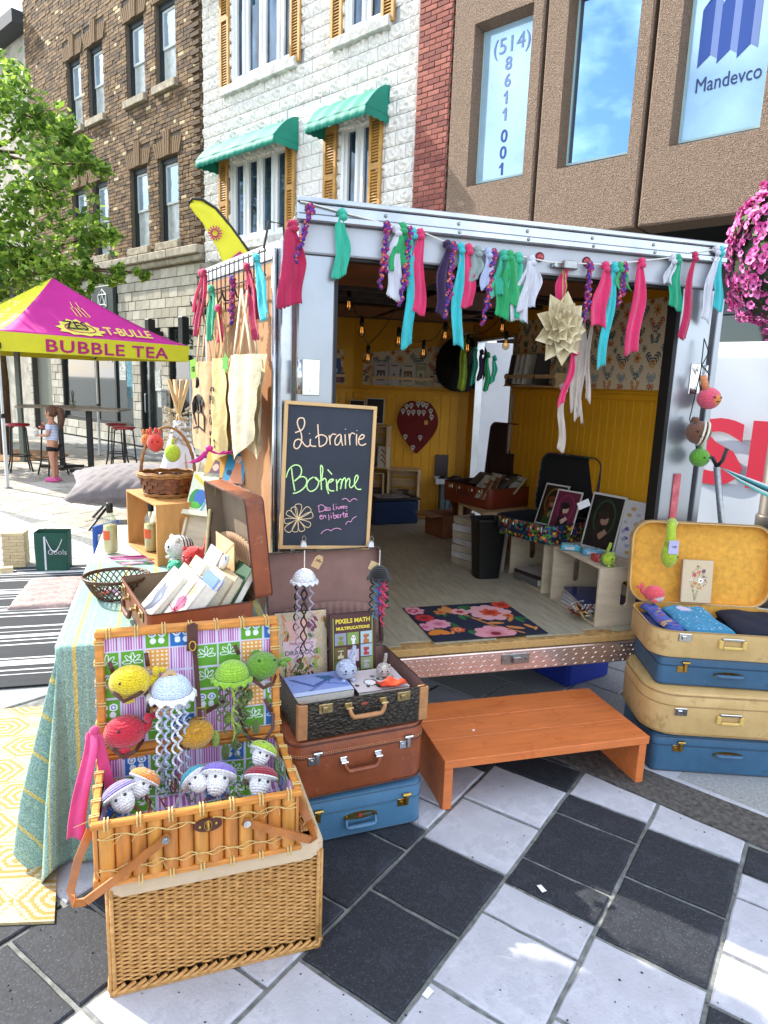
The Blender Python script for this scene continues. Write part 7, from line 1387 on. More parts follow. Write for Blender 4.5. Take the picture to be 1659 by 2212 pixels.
for k in range(18): a = rnd.uniform(-.5, .5); c = ['#9a968e', '#c2beb4', '#2a2624', '#8a5a3a', '#b5a88a', '#5a5048'][k % 6]; P = Paint(10, 14, c, .3); P.rect(.2, .2, .8, .3, '#2a2624' if k % 6 != 2 else '#c2beb4'); leaning(('grey', 'cream', 'dark', 'brown', 'tan', 'olive')[k % 6] + ' small paperback standing in the oxblood suitcase', 1.46 + .31 * ((k * 7) % 9) / 9, 1.46 + .3 * (k % 9) / 9, .87 + .03 * (k % 3), .1, .15, -1.2 + a, P, 30 + 15 * (k % 3), 'book', 'book', c, 'small paperbacks in the oxblood suitcase')
t = thing('wooden_stand', 'low slatted wooden stand carrying the oxblood suitcase', 'stand', FT(1.43, 1.32, FZ), FT.yaw)
for k in range(5): obj('slat', B().cham(.02 + k * .075, .08 + k * .075, 0, .012, .22, .33, .002), WOODC, t)
for x, y in ((0, 0), (.38, 0), (0, .4), (.38, .4)): obj('post', B().cham(x, x + .03, y, y + .03, 0, .335, .002), WOODC, t)
obj('shelf', B().cham(0, .41, .012, .43, .32, .336, .002), WOODC, t)
for k in range(7): flat_book('%s book in the leaning stack on the floor beside the slatted stand' % ('lowest thick', 'second cream', 'third white', 'fourth grey', 'fifth cream', 'sixth narrow', 'topmost white')[k], FT, 1.34, 1.28, FZ + .045 * k, .3 + .12 * (k % 3), .14, .2, .042, M('white_cover') if k % 2 else M('cream_cover', '#a8a090', .6), None, 'stacked books on the trailer floor')
for k in range(3): leaning('pale hardback standing on end beside the floor stack', 1.46, 1.16 + .035 * k, FZ, .2, .28 - .02 * k, -1.4, Paint(8, 8, '#b5b2ac', .1), 4, 'book', 'book', '#b5b2ac', 'hardbacks standing beside the floor stack')
t = thing('cardboard_box', 'brown cardboard box with an open flap under the round basket', 'box', FT(1.42, 2.0, FZ), FT.yaw + .25); obj('body', B().cham(0, .3, 0, .25, 0, .18, .002), M('cardboard', '#7a4a2c', .8, var=.1), t); obj('flap', B().cham(-.12, 0, 0, .24, .176, .18, .001), M('cardboard_pale', '#9a7550', .8, var=.08), t)
t = thing('round_basket', 'small round woven basket on the cardboard box', 'basket', FT(1.61, 2.1, FZ + .185), FT.yaw); b = B(); b.lathe([(.07, 0), (.105, .12), (.1, .12), (.066, .006), (.001, .006)], 28); obj('body', b, M('basket_weave', '#a0683a', .7, var=.3, vs=90, bump=1, bs=60, btype='wavez', bd=.006), t, True); obj('rim', B().tube([(.104 * math.cos(2 * PI * k / 28), .104 * math.sin(2 * PI * k / 28), .122 + .003 * (k % 2)) for k in range(28)], .006, 6, closed=True), SPR, t, True)
t = thing('storage_bin', 'dark blue storage bin with papers on its lid at the back of the trailer', 'bin', FT(1.02, 2.55, FZ), FT.yaw + .1); obj('body', B().cham(0, .4, 0, .25, 0, .2, .01), M('navy_plastic', '#14284a', .35, var=0), t); obj('lid', B().cham(-.01, .41, -.01, .26, .2, .22, .005), BLACKM, t); obj('paper', B().cham(.04, .32, .02, .22, .221, .226, .001), M('newsprint', '#9a9490', .8, var=.4, vs=30), t)
def vcrate(label, x, z, w, h, d=.2, off=.02): p = vnose(x, -.01 - off - d if False else 0, z); o_ = FV(x, -off - d, z); return crate('shelf_crate', label, o_, FV.yaw, w, d, h, WOODC, True, hole=False, group='wooden crates stacked by the back wall')
vcrate('wooden crate holding the heart board display, books inside', .37, .63 - .1, .27, .37); vcrate('wooden crate at the lower left of the back stack with pale books', .12, .53, .22, .33); vcrate('wooden crate on the second tier left of the red heart board', .12, .9, .24, .36)
for k in range(6): t = leaning(('brown', 'tan', 'black')[k % 3] + ' old book inside the ' + ('right', 'left')[k < 3] + ' back crate', 0, 0, 0, .1, .16 + .01 * (k % 3), 0, Paint(6, 8, ['#5a4a3a', '#8a7a60', '#3a2c24'][k % 3], .3), 3, 'book', 'book', '#4a3a2c', 'old books in the back crates'); t.location = FV(.18 + .05 * (k % 3) + (.22 if k > 2 else 0), -.15, .545); t.rotation_euler = (0, 0, FV.yaw)
def onwall(label, x, z, w, h, P_, off=.05, **k): t = leaning(label, 0, 0, 0, w, h, 0, P_, 6, **k); t.location = FV(x, -off, z); t.rotation_euler = (R(-6), 0, FV.yaw); return t
onwall('dark hardback with a white figure on top of the left crate stack', .22, 1.27, .16, .22, Paint(24, 32, '#16141a', .2).ell(.5, .5, .14, .2, '#b5aea8').ell(.5, .75, .2, .05, '#8a8480'), .1, name='book', cat='book', group='books by the red heart board'); onwall('black hardback leaning left of the white-figure book', .06, 1.27, .13, .2, Paint(20, 26, '#191418', .2).ell(.5, .7, .2, .1, '#8a5a3a'), .1, name='book', cat='book', group='books by the red heart board')
Pq = Paint(28, 44, '#b5b0a4', .1)
for k in range(16): Pq.ell(.2 + .6 * (k % 3) / 2, .1 + .8 * (k // 3) / 5, .07, .06, ['#2a2c30', '#6a4a30', '#4a5a4a', '#8a5a2a'][k % 4])
onwall('white poster-like book with rows of dark animals in the second tier crate', .19, .92, .13, .27, Pq, .23, name='book', cat='book', group='books by the red heart board')
Pq = Paint(24, 30, '#c8c4b8', .05); [Pq.ell(.3 + .15 * (k % 3), .15 + .12 * k / 1.5, .1, .06, ['#b8382a', '#3a6a3a', '#c87a3a'][k % 3], k) for k in range(9)]
onwall('white card with red and green shapes standing on the heart crate', .33, 1.0 - .1 + .0, .11, .19, Pq, .2, name='book', cat='book', group='books by the red heart board')
hb = thing('heart_board', 'dark red heart-shaped pin board covered with little paper badges', 'pin board', FV(.585, -.02, 1.3), FV.yaw); pts = []
for k in range(60):
 a = 2 * PI * k / 60; r_ = 1; ca = math.cos(a); x = .175 * math.sin(a) * (1 if ca > 0 else 1 - .25 * ca * ca * ca * ca); z = .19 * ca - .03 * (ca > 0) * math.exp(-(math.sin(a) / .25) ** 2) if ca > 0 else -.27 * (-ca) ** 1.25; pts.append((x, z))
pts = [(x * (1 if z > 0 else 1 - (z / -.27) ** 2 * .55), z) for x, z in pts]; obj('board', B().prism(pts, -.012, 0, 'y'), M('dark_red_felt', '#6a1512', .9, var=.1), hb); obj('edge', B().tube([(x, -.008, z) for x, z in pts], .004, 5, closed=True), M('dark_cane'), hb, True)
for k, (x, z) in enumerate([(-.1, .13), (-.06, .14), (.0, .155), (.04, .155), (.07, .145), (-.13, .09), (-.08, .08), (-.04, .085), (.01, .085), (.05, .085), (.11, .1), (.12, .05), (-.1, -.13), (.03, -.13), (-.03, -.22)]): bdg = obj('badge', B().prism([(x + .019 * math.cos(a), z + .019 * math.sin(a)) for a in [PI * j / 8 for j in range(9)]] + [(x, z - .035)], -.0155, -.0135, 'y'), M('badge_white', '#b9b2aa', .6, var=0), hb); obj('badge_print', B().box(x - .011, x + .011, -.0168, -.0158, z - .004, z + .006), M('badge_ink', '#5a4a48', .6, var=0), bdg)
obj('note', B().box(.06, .09, -.0155, -.0135, -.02, .015), M('yellow_note', '#c9a040', .6, var=0), hb)
def shelf(fr, x0, x1, z, label, dep=.07):
 t = thing('picture_shelf', label, 'shelf', fr(x0, 0, z), fr.yaw, 'narrow pine picture shelves'); L = x1 - x0
 obj('base', B().cham(0, L, -dep, -.002, 0, .01, .001), WOODC, t); obj('front_rail', B().cham(0, L, -dep, -dep + .008, .055, .08, .001), WOODC, t)
 for x in (0, L - .01): obj('end_piece', B().cham(x, x + .01, -dep + .008, -.002, .01, .09, .001), WOODC, t)
 return t
shelf(FV, .18, .71, 1.595, 'pine picture shelf on the back wall with four book covers')
for k, (x, w, c, c2, l_) in enumerate(((.25, .12, '#b8aeb4', '#5a4a5a', 'pale illustrated book, leftmost on the back wall shelf'), (.365, .09, '#b5b0b0', '#8a3a3a', 'plain white book, second on the back wall shelf'), (.485, .115, '#b8b0a0', '#6a5030', 'cream book with brown picture, third on the back wall shelf'), (.595, .1, '#8e8c70', '#b5b09a', 'olive grey book, rightmost on the back wall shelf'))):
 P = Paint(24, 34, c, .1); P.rect(.15, .08, .85, .16, c2); P.rect(.15, .35, .85, .85, c2 if k != 1 else c); P.ell(.5, .6, .2, .18, c); P.ell(.5, .55, .1, .1, '#4a3a30'); onwall(l_, x, 1.607, w, .19 + .01 * (k == 3), P, .045, name='book', cat='book', group='books on the back wall shelf')
FVL = Frame(FT(.06, 2.72, 0), FT.yaw + math.atan2(.42, .89)); t = shelf(FVL, .45, .85, 1.6, 'pine picture shelf on the left nose wall beside the post'); P = Paint(24, 30, '#2a4a8a', .15); P.ell(.5, .5, .3, .2, '#c8c0c8'); P.ell(.45, .55, .14, .14, '#c86a6a'); P.rect(0, .75, 1, 1, '#8a4a5a'); t = leaning('blue night-sky picture book on the left nose shelf', 0, 0, 0, .16, .2, 0, P, 5, 'book', 'book', '#2a3a6a', 'books on the nose shelves'); t.location = FVL(.74, -.045, 1.612); t.rotation_euler = (R(-5), 0, FVL.yaw)
FRW = Frame(FT(RX, 1.86, 0), FT.yaw - PI / 2); t = shelf(FRW, .03, .75, 1.625, 'pine picture shelf on the right wall beside the side door', .1)
for k, (x, c, l_) in enumerate(((.12, '#1a1614', 'black book, nearest the side door on the right wall shelf'), (.2, '#b5b2ae', 'white book, second on the right wall shelf'), (.27, '#c2c0bc', 'white book with blue spine, third on the right wall shelf'), (.34, '#b8b4ac', 'white book, fourth on the right wall shelf'), (.5, '#2a2422', 'leaning dark book on the right wall shelf'))): t = book(l_, FRW(x, -.05, 1.637), (0, .12, FRW.yaw + PI / 2 - .2), .12, .2, .03, M('wrap' + c, c, .6), group='books on the right wall shelf')
hb_ = thing('black_hat', 'large floppy black hat hanging in the far right corner', 'hat', FT(1.76, 2.62, 1.86), (R(75), R(14), FT.yaw - .6)); FLT = M('black_felt', '#08080a', .95, var=0); b = B(); b.sheet(36, 8, lambda u, v: ((.06 + .16 * v) * math.cos(2 * PI * u), (.06 + .16 * v) * math.sin(2 * PI * u) * 1.1 - .06 * v, -.03 * v + .03 * v * math.sin(2 * PI * u * 3)), .003); obj('brim', b, FLT, hb_, True); obj('crown', B().ell((0, 0, .02), (.085, .095, .1), 18, 12), FLT, hb_, True)
GLB = clear('bulb_glass', '#e8dcc0'); FIL = M('filament', '#e0a050', .4, var=0, emit=1.2)  # emission puts a small glow into the filament wire itself
bl = None; bpos = [(.5, 1.35, 2.15), (.62, 1.5, 2.02), (.86, 1.5, 1.97), (1.17, 1.5, 2.02), (.74, 1.8, 1.87), (1.13, 1.8, 1.92), (1.33, 1.5, 1.95), (1.6, 1.5, 1.99), (1.52, 1.4, 2.08), (.82, 1.2, 2.2)]
labs = ('hanging nearest the left post', 'second from the left post', 'below the first aqua ribbons', 'behind the purple ribbon', 'lowest at the left, before the back wall', 'lowest at the middle, before the back wall', 'right of the long aqua ribbon', 'in front of the side doorway, lower one', 'in front of the side doorway, upper one', 'high behind the first braided ribbon')
for (x, y, z), lb_ in zip(bpos, labs):
 z -= .06
 if bl is None:
  bl = t = thing('light_bulb', 'filament bulb in a black socket, ' + lb_, 'light bulb', FT(x, y, z), FT.yaw, 'string of bulbs under the trailer roof'); obj('socket', B().lathe([(.001, .052), (.012, .05), (.015, .01), (.013, 0), (.001, 0)], 14), BLACKM, t, True); g_ = obj('bulb', B().lathe([(.011, 0), (.014, -.012), (.026, -.04), (.024, -.058), (.012, -.07), (.001, -.073)], 18), GLB, t, True); obj('filament', B().tube([(-.005, 0, -.01), (-.008, 0, -.045), (0, 0, -.03), (.008, 0, -.045), (.005, 0, -.01)], .0012, 4), FIL, g_)
 else: dup(bl, FT(x, y, z), FT.yaw, 'filament bulb in a black socket, ' + lb_)
cd = B(); srt = sorted(bpos, key=lambda p: p[0])
for i in range(len(srt) - 1):
 a, c = Vector(srt[i]), Vector(srt[i + 1]); cd.tube([a + (c - a) * k / 6 - Vector((0, 0, .05 * math.sin(PI * k / 6) + .005)) for k in range(7)], .003, 5)
cd.v = [tuple(Vector(v)) for v in cd.v]; obj('cord', cd, BLACKM, trailer)
t = thing('slatted_crate', 'grey-blue slatted crate under the white box', 'crate', FT(1.62, 2.62, FZ), FT.yaw - .25)
for k in range(5): obj('slat', B().cham(k * .045, k * .045 + .036, 0, .01, 0, .33, .001), M('grey_blue_wood', '#46565c', .7, var=.15, vs=12), t)
obj('side_panel', B().cham(.2, .215, .012, .2, 0, .33, .001).cham(0, .01, .012, .2, 0, .33, .001), M('grey_blue_wood'), t, kind='stuff')
t = thing('white_tray', 'open white box tray with dark goods on the blue slatted crate', 'box', FT(1.56, 2.6, FZ + .335), FT.yaw - .25); b = B(); rings(b, [[(x, y, z) for x, y in rrect(w_, w_ * .7, .003, 2, .15, .1)] for w_, z in ((.3, 0), (.3, .045), (.292, .045), (.292, .004))]); obj('tray', b, M('white_cover'), t); obj('lid', B().cham(.01, .29, .2, .206, .04, .23, .001), M('dark_cover'), t); obj('goods', B().ell((.08, .1, .03), (.05, .05, .03), 10, 6).ell((.18, .1, .035), (.06, .05, .03), 10, 6), BLACKM, t, True, kind='stuff')
# ================================================================ street things
CA, CBk, CC_, CD_ = Vector((-5.26, 9.23, 0)), Vector((-3.38, 11.63, 0)), Vector((-5.78, 13.5, 0)), Vector((-7.66, 11.1, 0))
cyaw = math.atan2((CBk - CA).y, (CBk - CA).x); FC = Frame(CA, cyaw); CL = (CBk - CA).length
can = thing('popup_canopy', 'pink and yellow pop-up canopy reading BUBBLE TEA over the bar tables', 'canopy', CA, cyaw)
MAG = M('magenta_canopy', '#c01e8c', .7, var=.05, vs=3, trans=0); YCN = M('yellow_canopy', '#d6d02c', .7, var=.04, vs=3); ZV, ZE, ZP = 1.87, 2.13, 3.12
def roofside(k):
 c = [(0, 0), (CL, 0), (CL, CL), (0, CL)]; a, b2 = c[k], c[(k + 1) % 4]; m = CL / 2
 def f(u, v):
  x = a[0] + (b2[0] - a[0]) * u; y = a[1] + (b2[1] - a[1]) * u; t_ = v; h = ZE + (ZP - ZE) * (t_ ** 1.25) ; sag = -.05 * math.sin(PI * u) * math.sin(PI * v); return (x + (m - x) * t_, y + (m - y) * t_, h + sag)
 return f
for k, m_ in ((0, MAG), (1, YCN), (2, MAG), (3, YCN)):
 obj('roof_panel', B().sheet(16, 12, roofside(k), .004), m_, can, True)
 c = [(0, 0), (CL, 0), (CL, CL), (0, CL)]; a, b2 = c[k], c[(k + 1) % 4]
 obj('valance', B().sheet(20, 2, lambda u, v: (a[0] + (b2[0] - a[0]) * u, a[1] + (b2[1] - a[1]) * u, ZV + (ZE - ZV) * v), .004), YCN, can)
for x, y in ((0, 0), (CL, 0), (CL, CL), (0, CL)): l_ = obj('leg', B().cham(x - .02, x + .02, y - .02, y + .02, .01, 1.0, .003).cham(x - .015, x + .015, y - .015, y + .015, 1.0, 2.05, .003), M('white_pole', '#c4c6c4', .4, var=.05), can); obj('foot', B().cham(x - .05, x + .05, y - .05, y + .05, 0, .01, .002), STEELD, l_); obj('leg_joint', B().cham(x - .028, x + .028, y - .028, y + .028, .97, 1.03, .003).cham(x - .03, x + .03, y - .03, y + .03, 1.9, 1.98, .003), BLACKM, l_)
tr = B()
for (a, b2) in (((0, 0), (CL, 0)), ((CL, 0), (CL, CL)), ((CL, CL), (0, CL)), ((0, CL), (0, 0))):
 for k in range(4):
  p = lambda t_, z: (lambda q0, q1: (CL / 2 + (q0 - CL / 2) * .97, CL / 2 + (q1 - CL / 2) * .97, z))(a[0] + (b2[0] - a[0]) * t_, a[1] + (b2[1] - a[1]) * t_); tr.tube([p(k / 4, 1.94), p((k + 1) / 4, 2.1)], .01, 5); tr.tube([p(k / 4, 2.1), p((k + 1) / 4, 1.94)], .01, 5)
for x, y in ((0, 0), (CL, 0), (CL, CL), (0, CL)): tr.tube([(x, y, 2.05), (CL / 2, CL / 2, 2.75)], .012, 5)
tr.tube([(CL / 2, CL / 2, 2.6), (CL / 2, CL / 2, 3.08)], .015, 6); obj('scissor_frame', tr, M('white_pole'), can, kind='stuff')
MP = M('magenta_print', '#b01f6c', .7, var=0); w_ = writing('BUBBLE TEA', .3, (CL * .53, -.006, ZV + .03), MP, can, .001, bold=.006, spacing=1.1); w_.scale = (1.13, .8, 1)
rx_ = math.atan2((ZP - ZE) * .62, CL / 2 * .6)
YP = M('yellow_print', '#e0d860', .7, var=0); e_ = B(); 
def onroof(u, v, o=.012): p = Vector(roofside(0)(u, v)); return (p.x, p.y - o * .5, p.z + o)
q = [onroof(.42 + .13 * math.cos(a) * (1 + .25 * (k % 2)), .24 + .15 * math.sin(a) * (1 + .25 * (k % 2))) for k, a in enumerate([2 * PI * k / 22 for k in range(22)])]; e_.add(q + [onroof(.42, .24, .016)], [(k, (k + 1) % 22, 22) for k in range(22)]); obj('splash_emblem', e_, YP, can)
e_ = B(); q = [onroof(.42 + .1 * math.cos(a), .24 + .1 * math.sin(a), .02) for a in [2 * PI * k / 22 for k in range(22)]]; e_.tube(q, .008, 5, closed=True); obj('emblem_ring', e_, MP, can)
for s_, u, v, sz, m_ in (('ZES', .40, .2, .2, BLACKM), ('-T-BULLE', .69, .12, .2, YP)): o = writing(s_, sz, onroof(u, v, .03), m_, can, .001, bold=.003, rot=(math.atan2(ZP - ZE, CL / 2) + .12, 0, 0)); o.scale = (1.1, 1.3, 1)
e_ = B()
for u0 in (.47, .56):
 P_ = [(u0, .6), (u0 + .01, .47), (u0 + .05, .47), (u0 + .06, .6)]; e_.tube([onroof(*p, .02) for p in P_], .006, 4, closed=True); e_.tube([onroof(u0 + .03, .6, .02), onroof(u0 + .05, .68, .02)], .006, 4)
obj('drink_cups', e_, YP, can)
def bar_table(x, y, yaw, label, w=1.2):
 t = thing('bar_table', label, 'table', (x, y, 0), yaw, 'bar tables under the canopy'); obj('tabletop', B().cham(-w / 2, w / 2, -.35, .35, 1.03, 1.06, .006), M('table_wood', '#8f8270', .4, var=.3, vs=6, stretch=(1, 8, 1)), t); obj('post', B().cham(-.04, .04, -.04, .04, .05, 1.03, .004), BLACKM, t); obj('base', B().cham(-.34, .34, -.035, .035, .01, .06, .006).cham(-.035, .035, -.34, .34, .012, .055, .006), BLACKM, t); return t
bar_table(-5.55, 11.45, .35, 'farther bar table behind the girl, glasses on top', 1.25); bar_table(-4.86, 11.0, .1, 'nearer bar table with a black post, right of the girl', 1.15)
def stool(x, y, label):
 t = thing('bar_stool', label, 'stool', (x, y, 0), rnd.uniform(0, 1.5), 'red bar stools'); obj('seat', B().lathe([(.001, .74), (.15, .74), (.175, .75), (.18, .765), (.165, .785), (.001, .79)], 24), M('red_vinyl', '#8e1420', .35, var=.05, coat=.3), t, True); 
 for k in range(4): a = PI / 4 + k * PI / 2; c, s_ = math.cos(a), math.sin(a); obj('leg', B().tube([(.1 * c, .1 * s_, .735), (.14 * c, .14 * s_, .72), (.15 * c, .15 * s_, .6), (.18 * c, .18 * s_, .2), (.23 * c, .23 * s_, .01)], .013, 6), BLACKM, t, True)
 obj('foot_ring', B().tube([(.175 * math.cos(2 * PI * k / 24), .175 * math.sin(2 * PI * k / 24), .27) for k in range(24)], .009, 6, closed=True), BLACKM, t, True)
for a in ((-5.95, 10.85, 'leftmost red bar stool under the canopy'), (-5.3, 10.62, 'red bar stool directly behind the girl'), (-4.72, 11.75, 'red bar stool farther back, right of the black table post'), (-4.3, 11.0, 'red bar stool nearest the floor cushion')): stool(*a)
t = thing('glass_jar', 'clear jar with brown straws standing on the farther bar table', 'jar', (-5.3, 11.4, 1.06)); obj('jar', B().lathe([(.05, 0), (.055, .1), (.05, .1), (.045, .005), (.001, .005)], 16), OIL, t, True); obj('straw', B().tube([(0, 0, .02), (.03, 0, .25)], .006, 5).tube([(0, .01, .02), (-.02, 0, .26)], .006, 5).tube([(.01, 0, .02), (.005, 0, .27)], .006, 5), M('dark_cane'), t, kind='stuff')
gp = Vector((-4.97, 9.98, 0)); girl = thing('person', 'little girl in striped t-shirt, black shorts and pink clogs eating an ice cream', 'person', gp, 0)
SKIN = M('skin', '#b98468', .6, var=.05); HAIR = M('brown_hair', '#5a3a26', .7, var=.3, vs=40, stretch=(1, 1, .2), bump=.5, bs=80)
J = dict(pel=(0, 0, .56, .082), bel=(-.005, 0, .66, .078), che=(0, 0, .78, .082), sho=(.005, 0, .86, .05), nec=(.0, 0, .905, .03), hd0=(-.005, 0, .95, .05), hd1=(-.012, 0, 1.02, .078), hd2=(-.005, 0, 1.09, .06), nose=(-.088, 0, 1.015, .012), chin=(-.06, 0, .965, .026),
hl=(0, .05, .52, .06), kl=(.0, .055, .3, .04), al=(.015, .055, .07, .025), fl=(-.07, .06, .03, .024), hr=(0, -.05, .52, .06), kr=(.01, -.055, .3, .04), ar=(.03, -.06, .07, .025), fr=(-.055, -.065, .03, .024),
sr=(.01, -.095, .85, .033), er=(.0, -.125, .7, .026), wr=(-.12, -.1, .69, .019), pr=(-.165, -.085, .695, .018), sl=(.01, .095, .85, .033), el=(-.03, .13, .72, .026), wl=(-.11, .07, .82, .019), pl=(-.135, .05, .86, .018))
for s_, b_ in (('r', 'pr'), ('l', 'pl')):
 x, y, z, _ = J[b_]
 for k in range(4): J['f%s%d' % (s_, k)] = (x - .02, y + (k - 1.5) * .011, z + .004, .007); J['g%s%d' % (s_, k)] = (x - .036, y + (k - 1.5) * .01 + (.006 if s_ == 'r' else 0), z + .012 - (.004 * k), .0058)
 J['t' + s_] = (x - .008, y + .022 * (1 if s_ == 'r' else -1), z + .014, .007)
E_ = [('pel', 'bel'), ('bel', 'che'), ('che', 'sho'), ('sho', 'nec'), ('nec', 'hd0'), ('hd0', 'hd1'), ('hd1', 'hd2'), ('hd1', 'nose'), ('hd0', 'chin'), ('pel', 'hl'), ('hl', 'kl'), ('kl', 'al'), ('al', 'fl'), ('pel', 'hr'), ('hr', 'kr'), ('kr', 'ar'), ('ar', 'fr'), ('sho', 'sr'), ('sr', 'er'), ('er', 'wr'), ('wr', 'pr'), ('sho', 'sl'), ('sl', 'el'), ('el', 'wl'), ('wl', 'pl')] + [(a, b_) for s_ in 'rl' for k in range(4) for a, b_ in (('p' + s_, 'f%s%d' % (s_, k)), ('f%s%d' % (s_, k), 'g%s%d' % (s_, k)))] + [('pr', 'tr'), ('pl', 'tl')]
def skinned(name, keys, edges, mat, parent, grow=0, sub=2, root='pel'):
 ks = list(keys); me = bpy.data.meshes.new(name); me.from_pydata([J[k][:3] for k in ks], [(ks.index(a), ks.index(b_)) for a, b_ in edges if a in ks and b_ in ks], []); o = bpy.data.objects.new(name, me); COL.objects.link(o); sk = o.modifiers.new('skin', 'SKIN'); d = me.skin_vertices[0].data
 for i, k in enumerate(ks): r = J[k][3] + grow; d[i].radius = (r, r); d[i].use_root = (k == root)
 sk.use_smooth_shade = True; ss = o.modifiers.new('sub', 'SUBSURF'); ss.levels = ss.render_levels = sub
 dg = bpy.context.evaluated_depsgraph_get(); m2 = bpy.data.meshes.new_from_object(o.evaluated_get(dg)); bpy.data.objects.remove(o); m2.materials.clear(); m2.materials.append(mat); m2.name = name; m2.polygons.foreach_set('use_smooth', [True] * len(m2.polygons)); return link(name, m2, parent)
skinned('body', J, E_, SKIN, girl)
TEE = M('striped_tee', '#d4d8e4', .9, var=0, vs=14, vtype='wavez', col2='#8fa3c8'); J2 = dict(J); J['er'] = (.005, -.115, .765, .03); J['el'] = (-.012, .115, .775, .03); J['pel'] = (0, 0, .58, .085); skinned('t_shirt', ['pel', 'bel', 'che', 'sho', 'sr', 'er', 'sl', 'el'], E_, TEE, girl, .012)
J['hl'] = (0, .05, .5, .064); J['hr'] = (0, -.05, .5, .064); J['kl'] = (0, .053, .44, .062); J['kr'] = (0, -.053, .44, .062); skinned('shorts', ['pel', 'hl', 'kl', 'hr', 'kr'], E_, M('black_cotton', '#0e0f12', .9, var=0), girl, .008); J.update(J2)
obj('hair', B().ell((.018, 0, 1.045), (.088, .084, .088), 20, 12).tube([(.09, 0, 1.09), (.14, 0, 1.06), (.155, 0, .96), (.14, 0, .84), (.12, 0, .78)], [.03, .05, .052, .036, .012], 10), HAIR, girl, True)
obj('eye', B().ell((-.078, -.034, 1.035), (.008, .01, .008), 8, 6), EYE, girl, True); obj('eye', B().ell((-.078, .034, 1.035), (.008, .01, .008), 8, 6), EYE, girl, True); obj('mouth', B().ell((-.083, 0, .982), (.004, .016, .004), 8, 4), M('lip', '#9a4a44', .5, var=0), girl, True); obj('ear', B().ell((.0, -.08, 1.02), (.016, .01, .024), 8, 6), SKIN, girl, True)
for y in (-.063, .058): obj('clog', B().ell((-.035 if y > 0 else -.02, y, .035), (.1, .045, .035), 16, 8).ell((-.02 if y > 0 else -.005, y, .018), (.115, .05, .018), 16, 6), M('pink_foam', '#c8508c', .6, var=0), girl, True)
t = thing('ice_cream_cup', 'white cup of ice cream held by the girl', 'ice cream', gp + Vector((-.2, -.07, .7))); obj('cup', B().lathe([(.025, -.03), (.036, .05), (.033, .05), (.001, .04)], 14), M('white_cover'), t, True); obj('ice_cream', B().ell((0, 0, .065), (.034, .034, .04), 12, 8), M('vanilla', '#d8ccb0', .5, var=0), t, True)
far_p = thing('person', 'person in a red top and white cap sitting by the shop at the far left', 'person', (-8.9, 15.2, 0), .3)
J = {'pel': (0, 0, .55, .14), 'che': (0, 0, .9, .15), 'nec': (0, 0, 1.08, .06), 'hd1': (0, 0, 1.22, .1), 'kl': (-.4, .12, .52, .08), 'al': (-.42, .12, .08, .05), 'kr': (-.4, -.12, .52, .08), 'ar': (-.42, -.12, .08, .05), 'er': (-.1, -.24, .8, .05), 'wr': (-.3, -.15, .72, .04), 'el': (-.1, .24, .8, .05), 'wl': (-.3, .15, .72, .04)}
E2 = [('pel', 'che'), ('che', 'nec'), ('nec', 'hd1'), ('pel', 'kl'), ('kl', 'al'), ('pel', 'kr'), ('kr', 'ar'), ('che', 'er'), ('er', 'wr'), ('che', 'el'), ('el', 'wl')]; skinned('body', J, E2, SKIN, far_p); skinned('red_top', ['pel', 'che', 'er', 'el'], E2, M('red_cotton', '#8c2a30', .9), far_p, .02); obj('cap', B().lathe([(.16, 0), (.11, .02), (.1, .1), (.001, .13)], 16, (0, 0, 1.26)), M('white_cotton'), far_p, True)
t = thing('metal_chair', 'light metal chair under the seated person', 'chair', (-8.9, 15.2, 0), .3); obj('seat', B().cham(-.2, .25, -.22, .22, .4, .43, .004), M('rail_grey'), t)
for x in (-.18, .22):
 for y in (-.2, .2): obj('leg', B().cyl((x, y, 0), (x, y, .4 if x < 0 else .85), .012, n=6), CHROME, t, True)
obj('backrest', B().cham(.21, .23, -.19, .19, .6, .85, .004), M('rail_grey'), t)
t = thing('sign_post', 'grey metal street post beside the tree', 'post', (-6.6, 12.15, 0)); obj('post', B().cham(-.04, .04, -.04, .04, 0, 3.1, .006), M('post_grey', '#6a7268', .5, metal=.3, var=.1), t)
mb = B(); mb.lathe([(.001, .0), (.95, .0), (1.0, .015), (.9, .03), (.001, .035)], 36); mu = obj('tree_pit', mb, M('wood_chips', '#a07850', .95, var=.4, vs=40, bump=1, bs=60, bd=.02)); mu.location = (-7.25, 12.9, 0); mu['kind'] = 'structure'
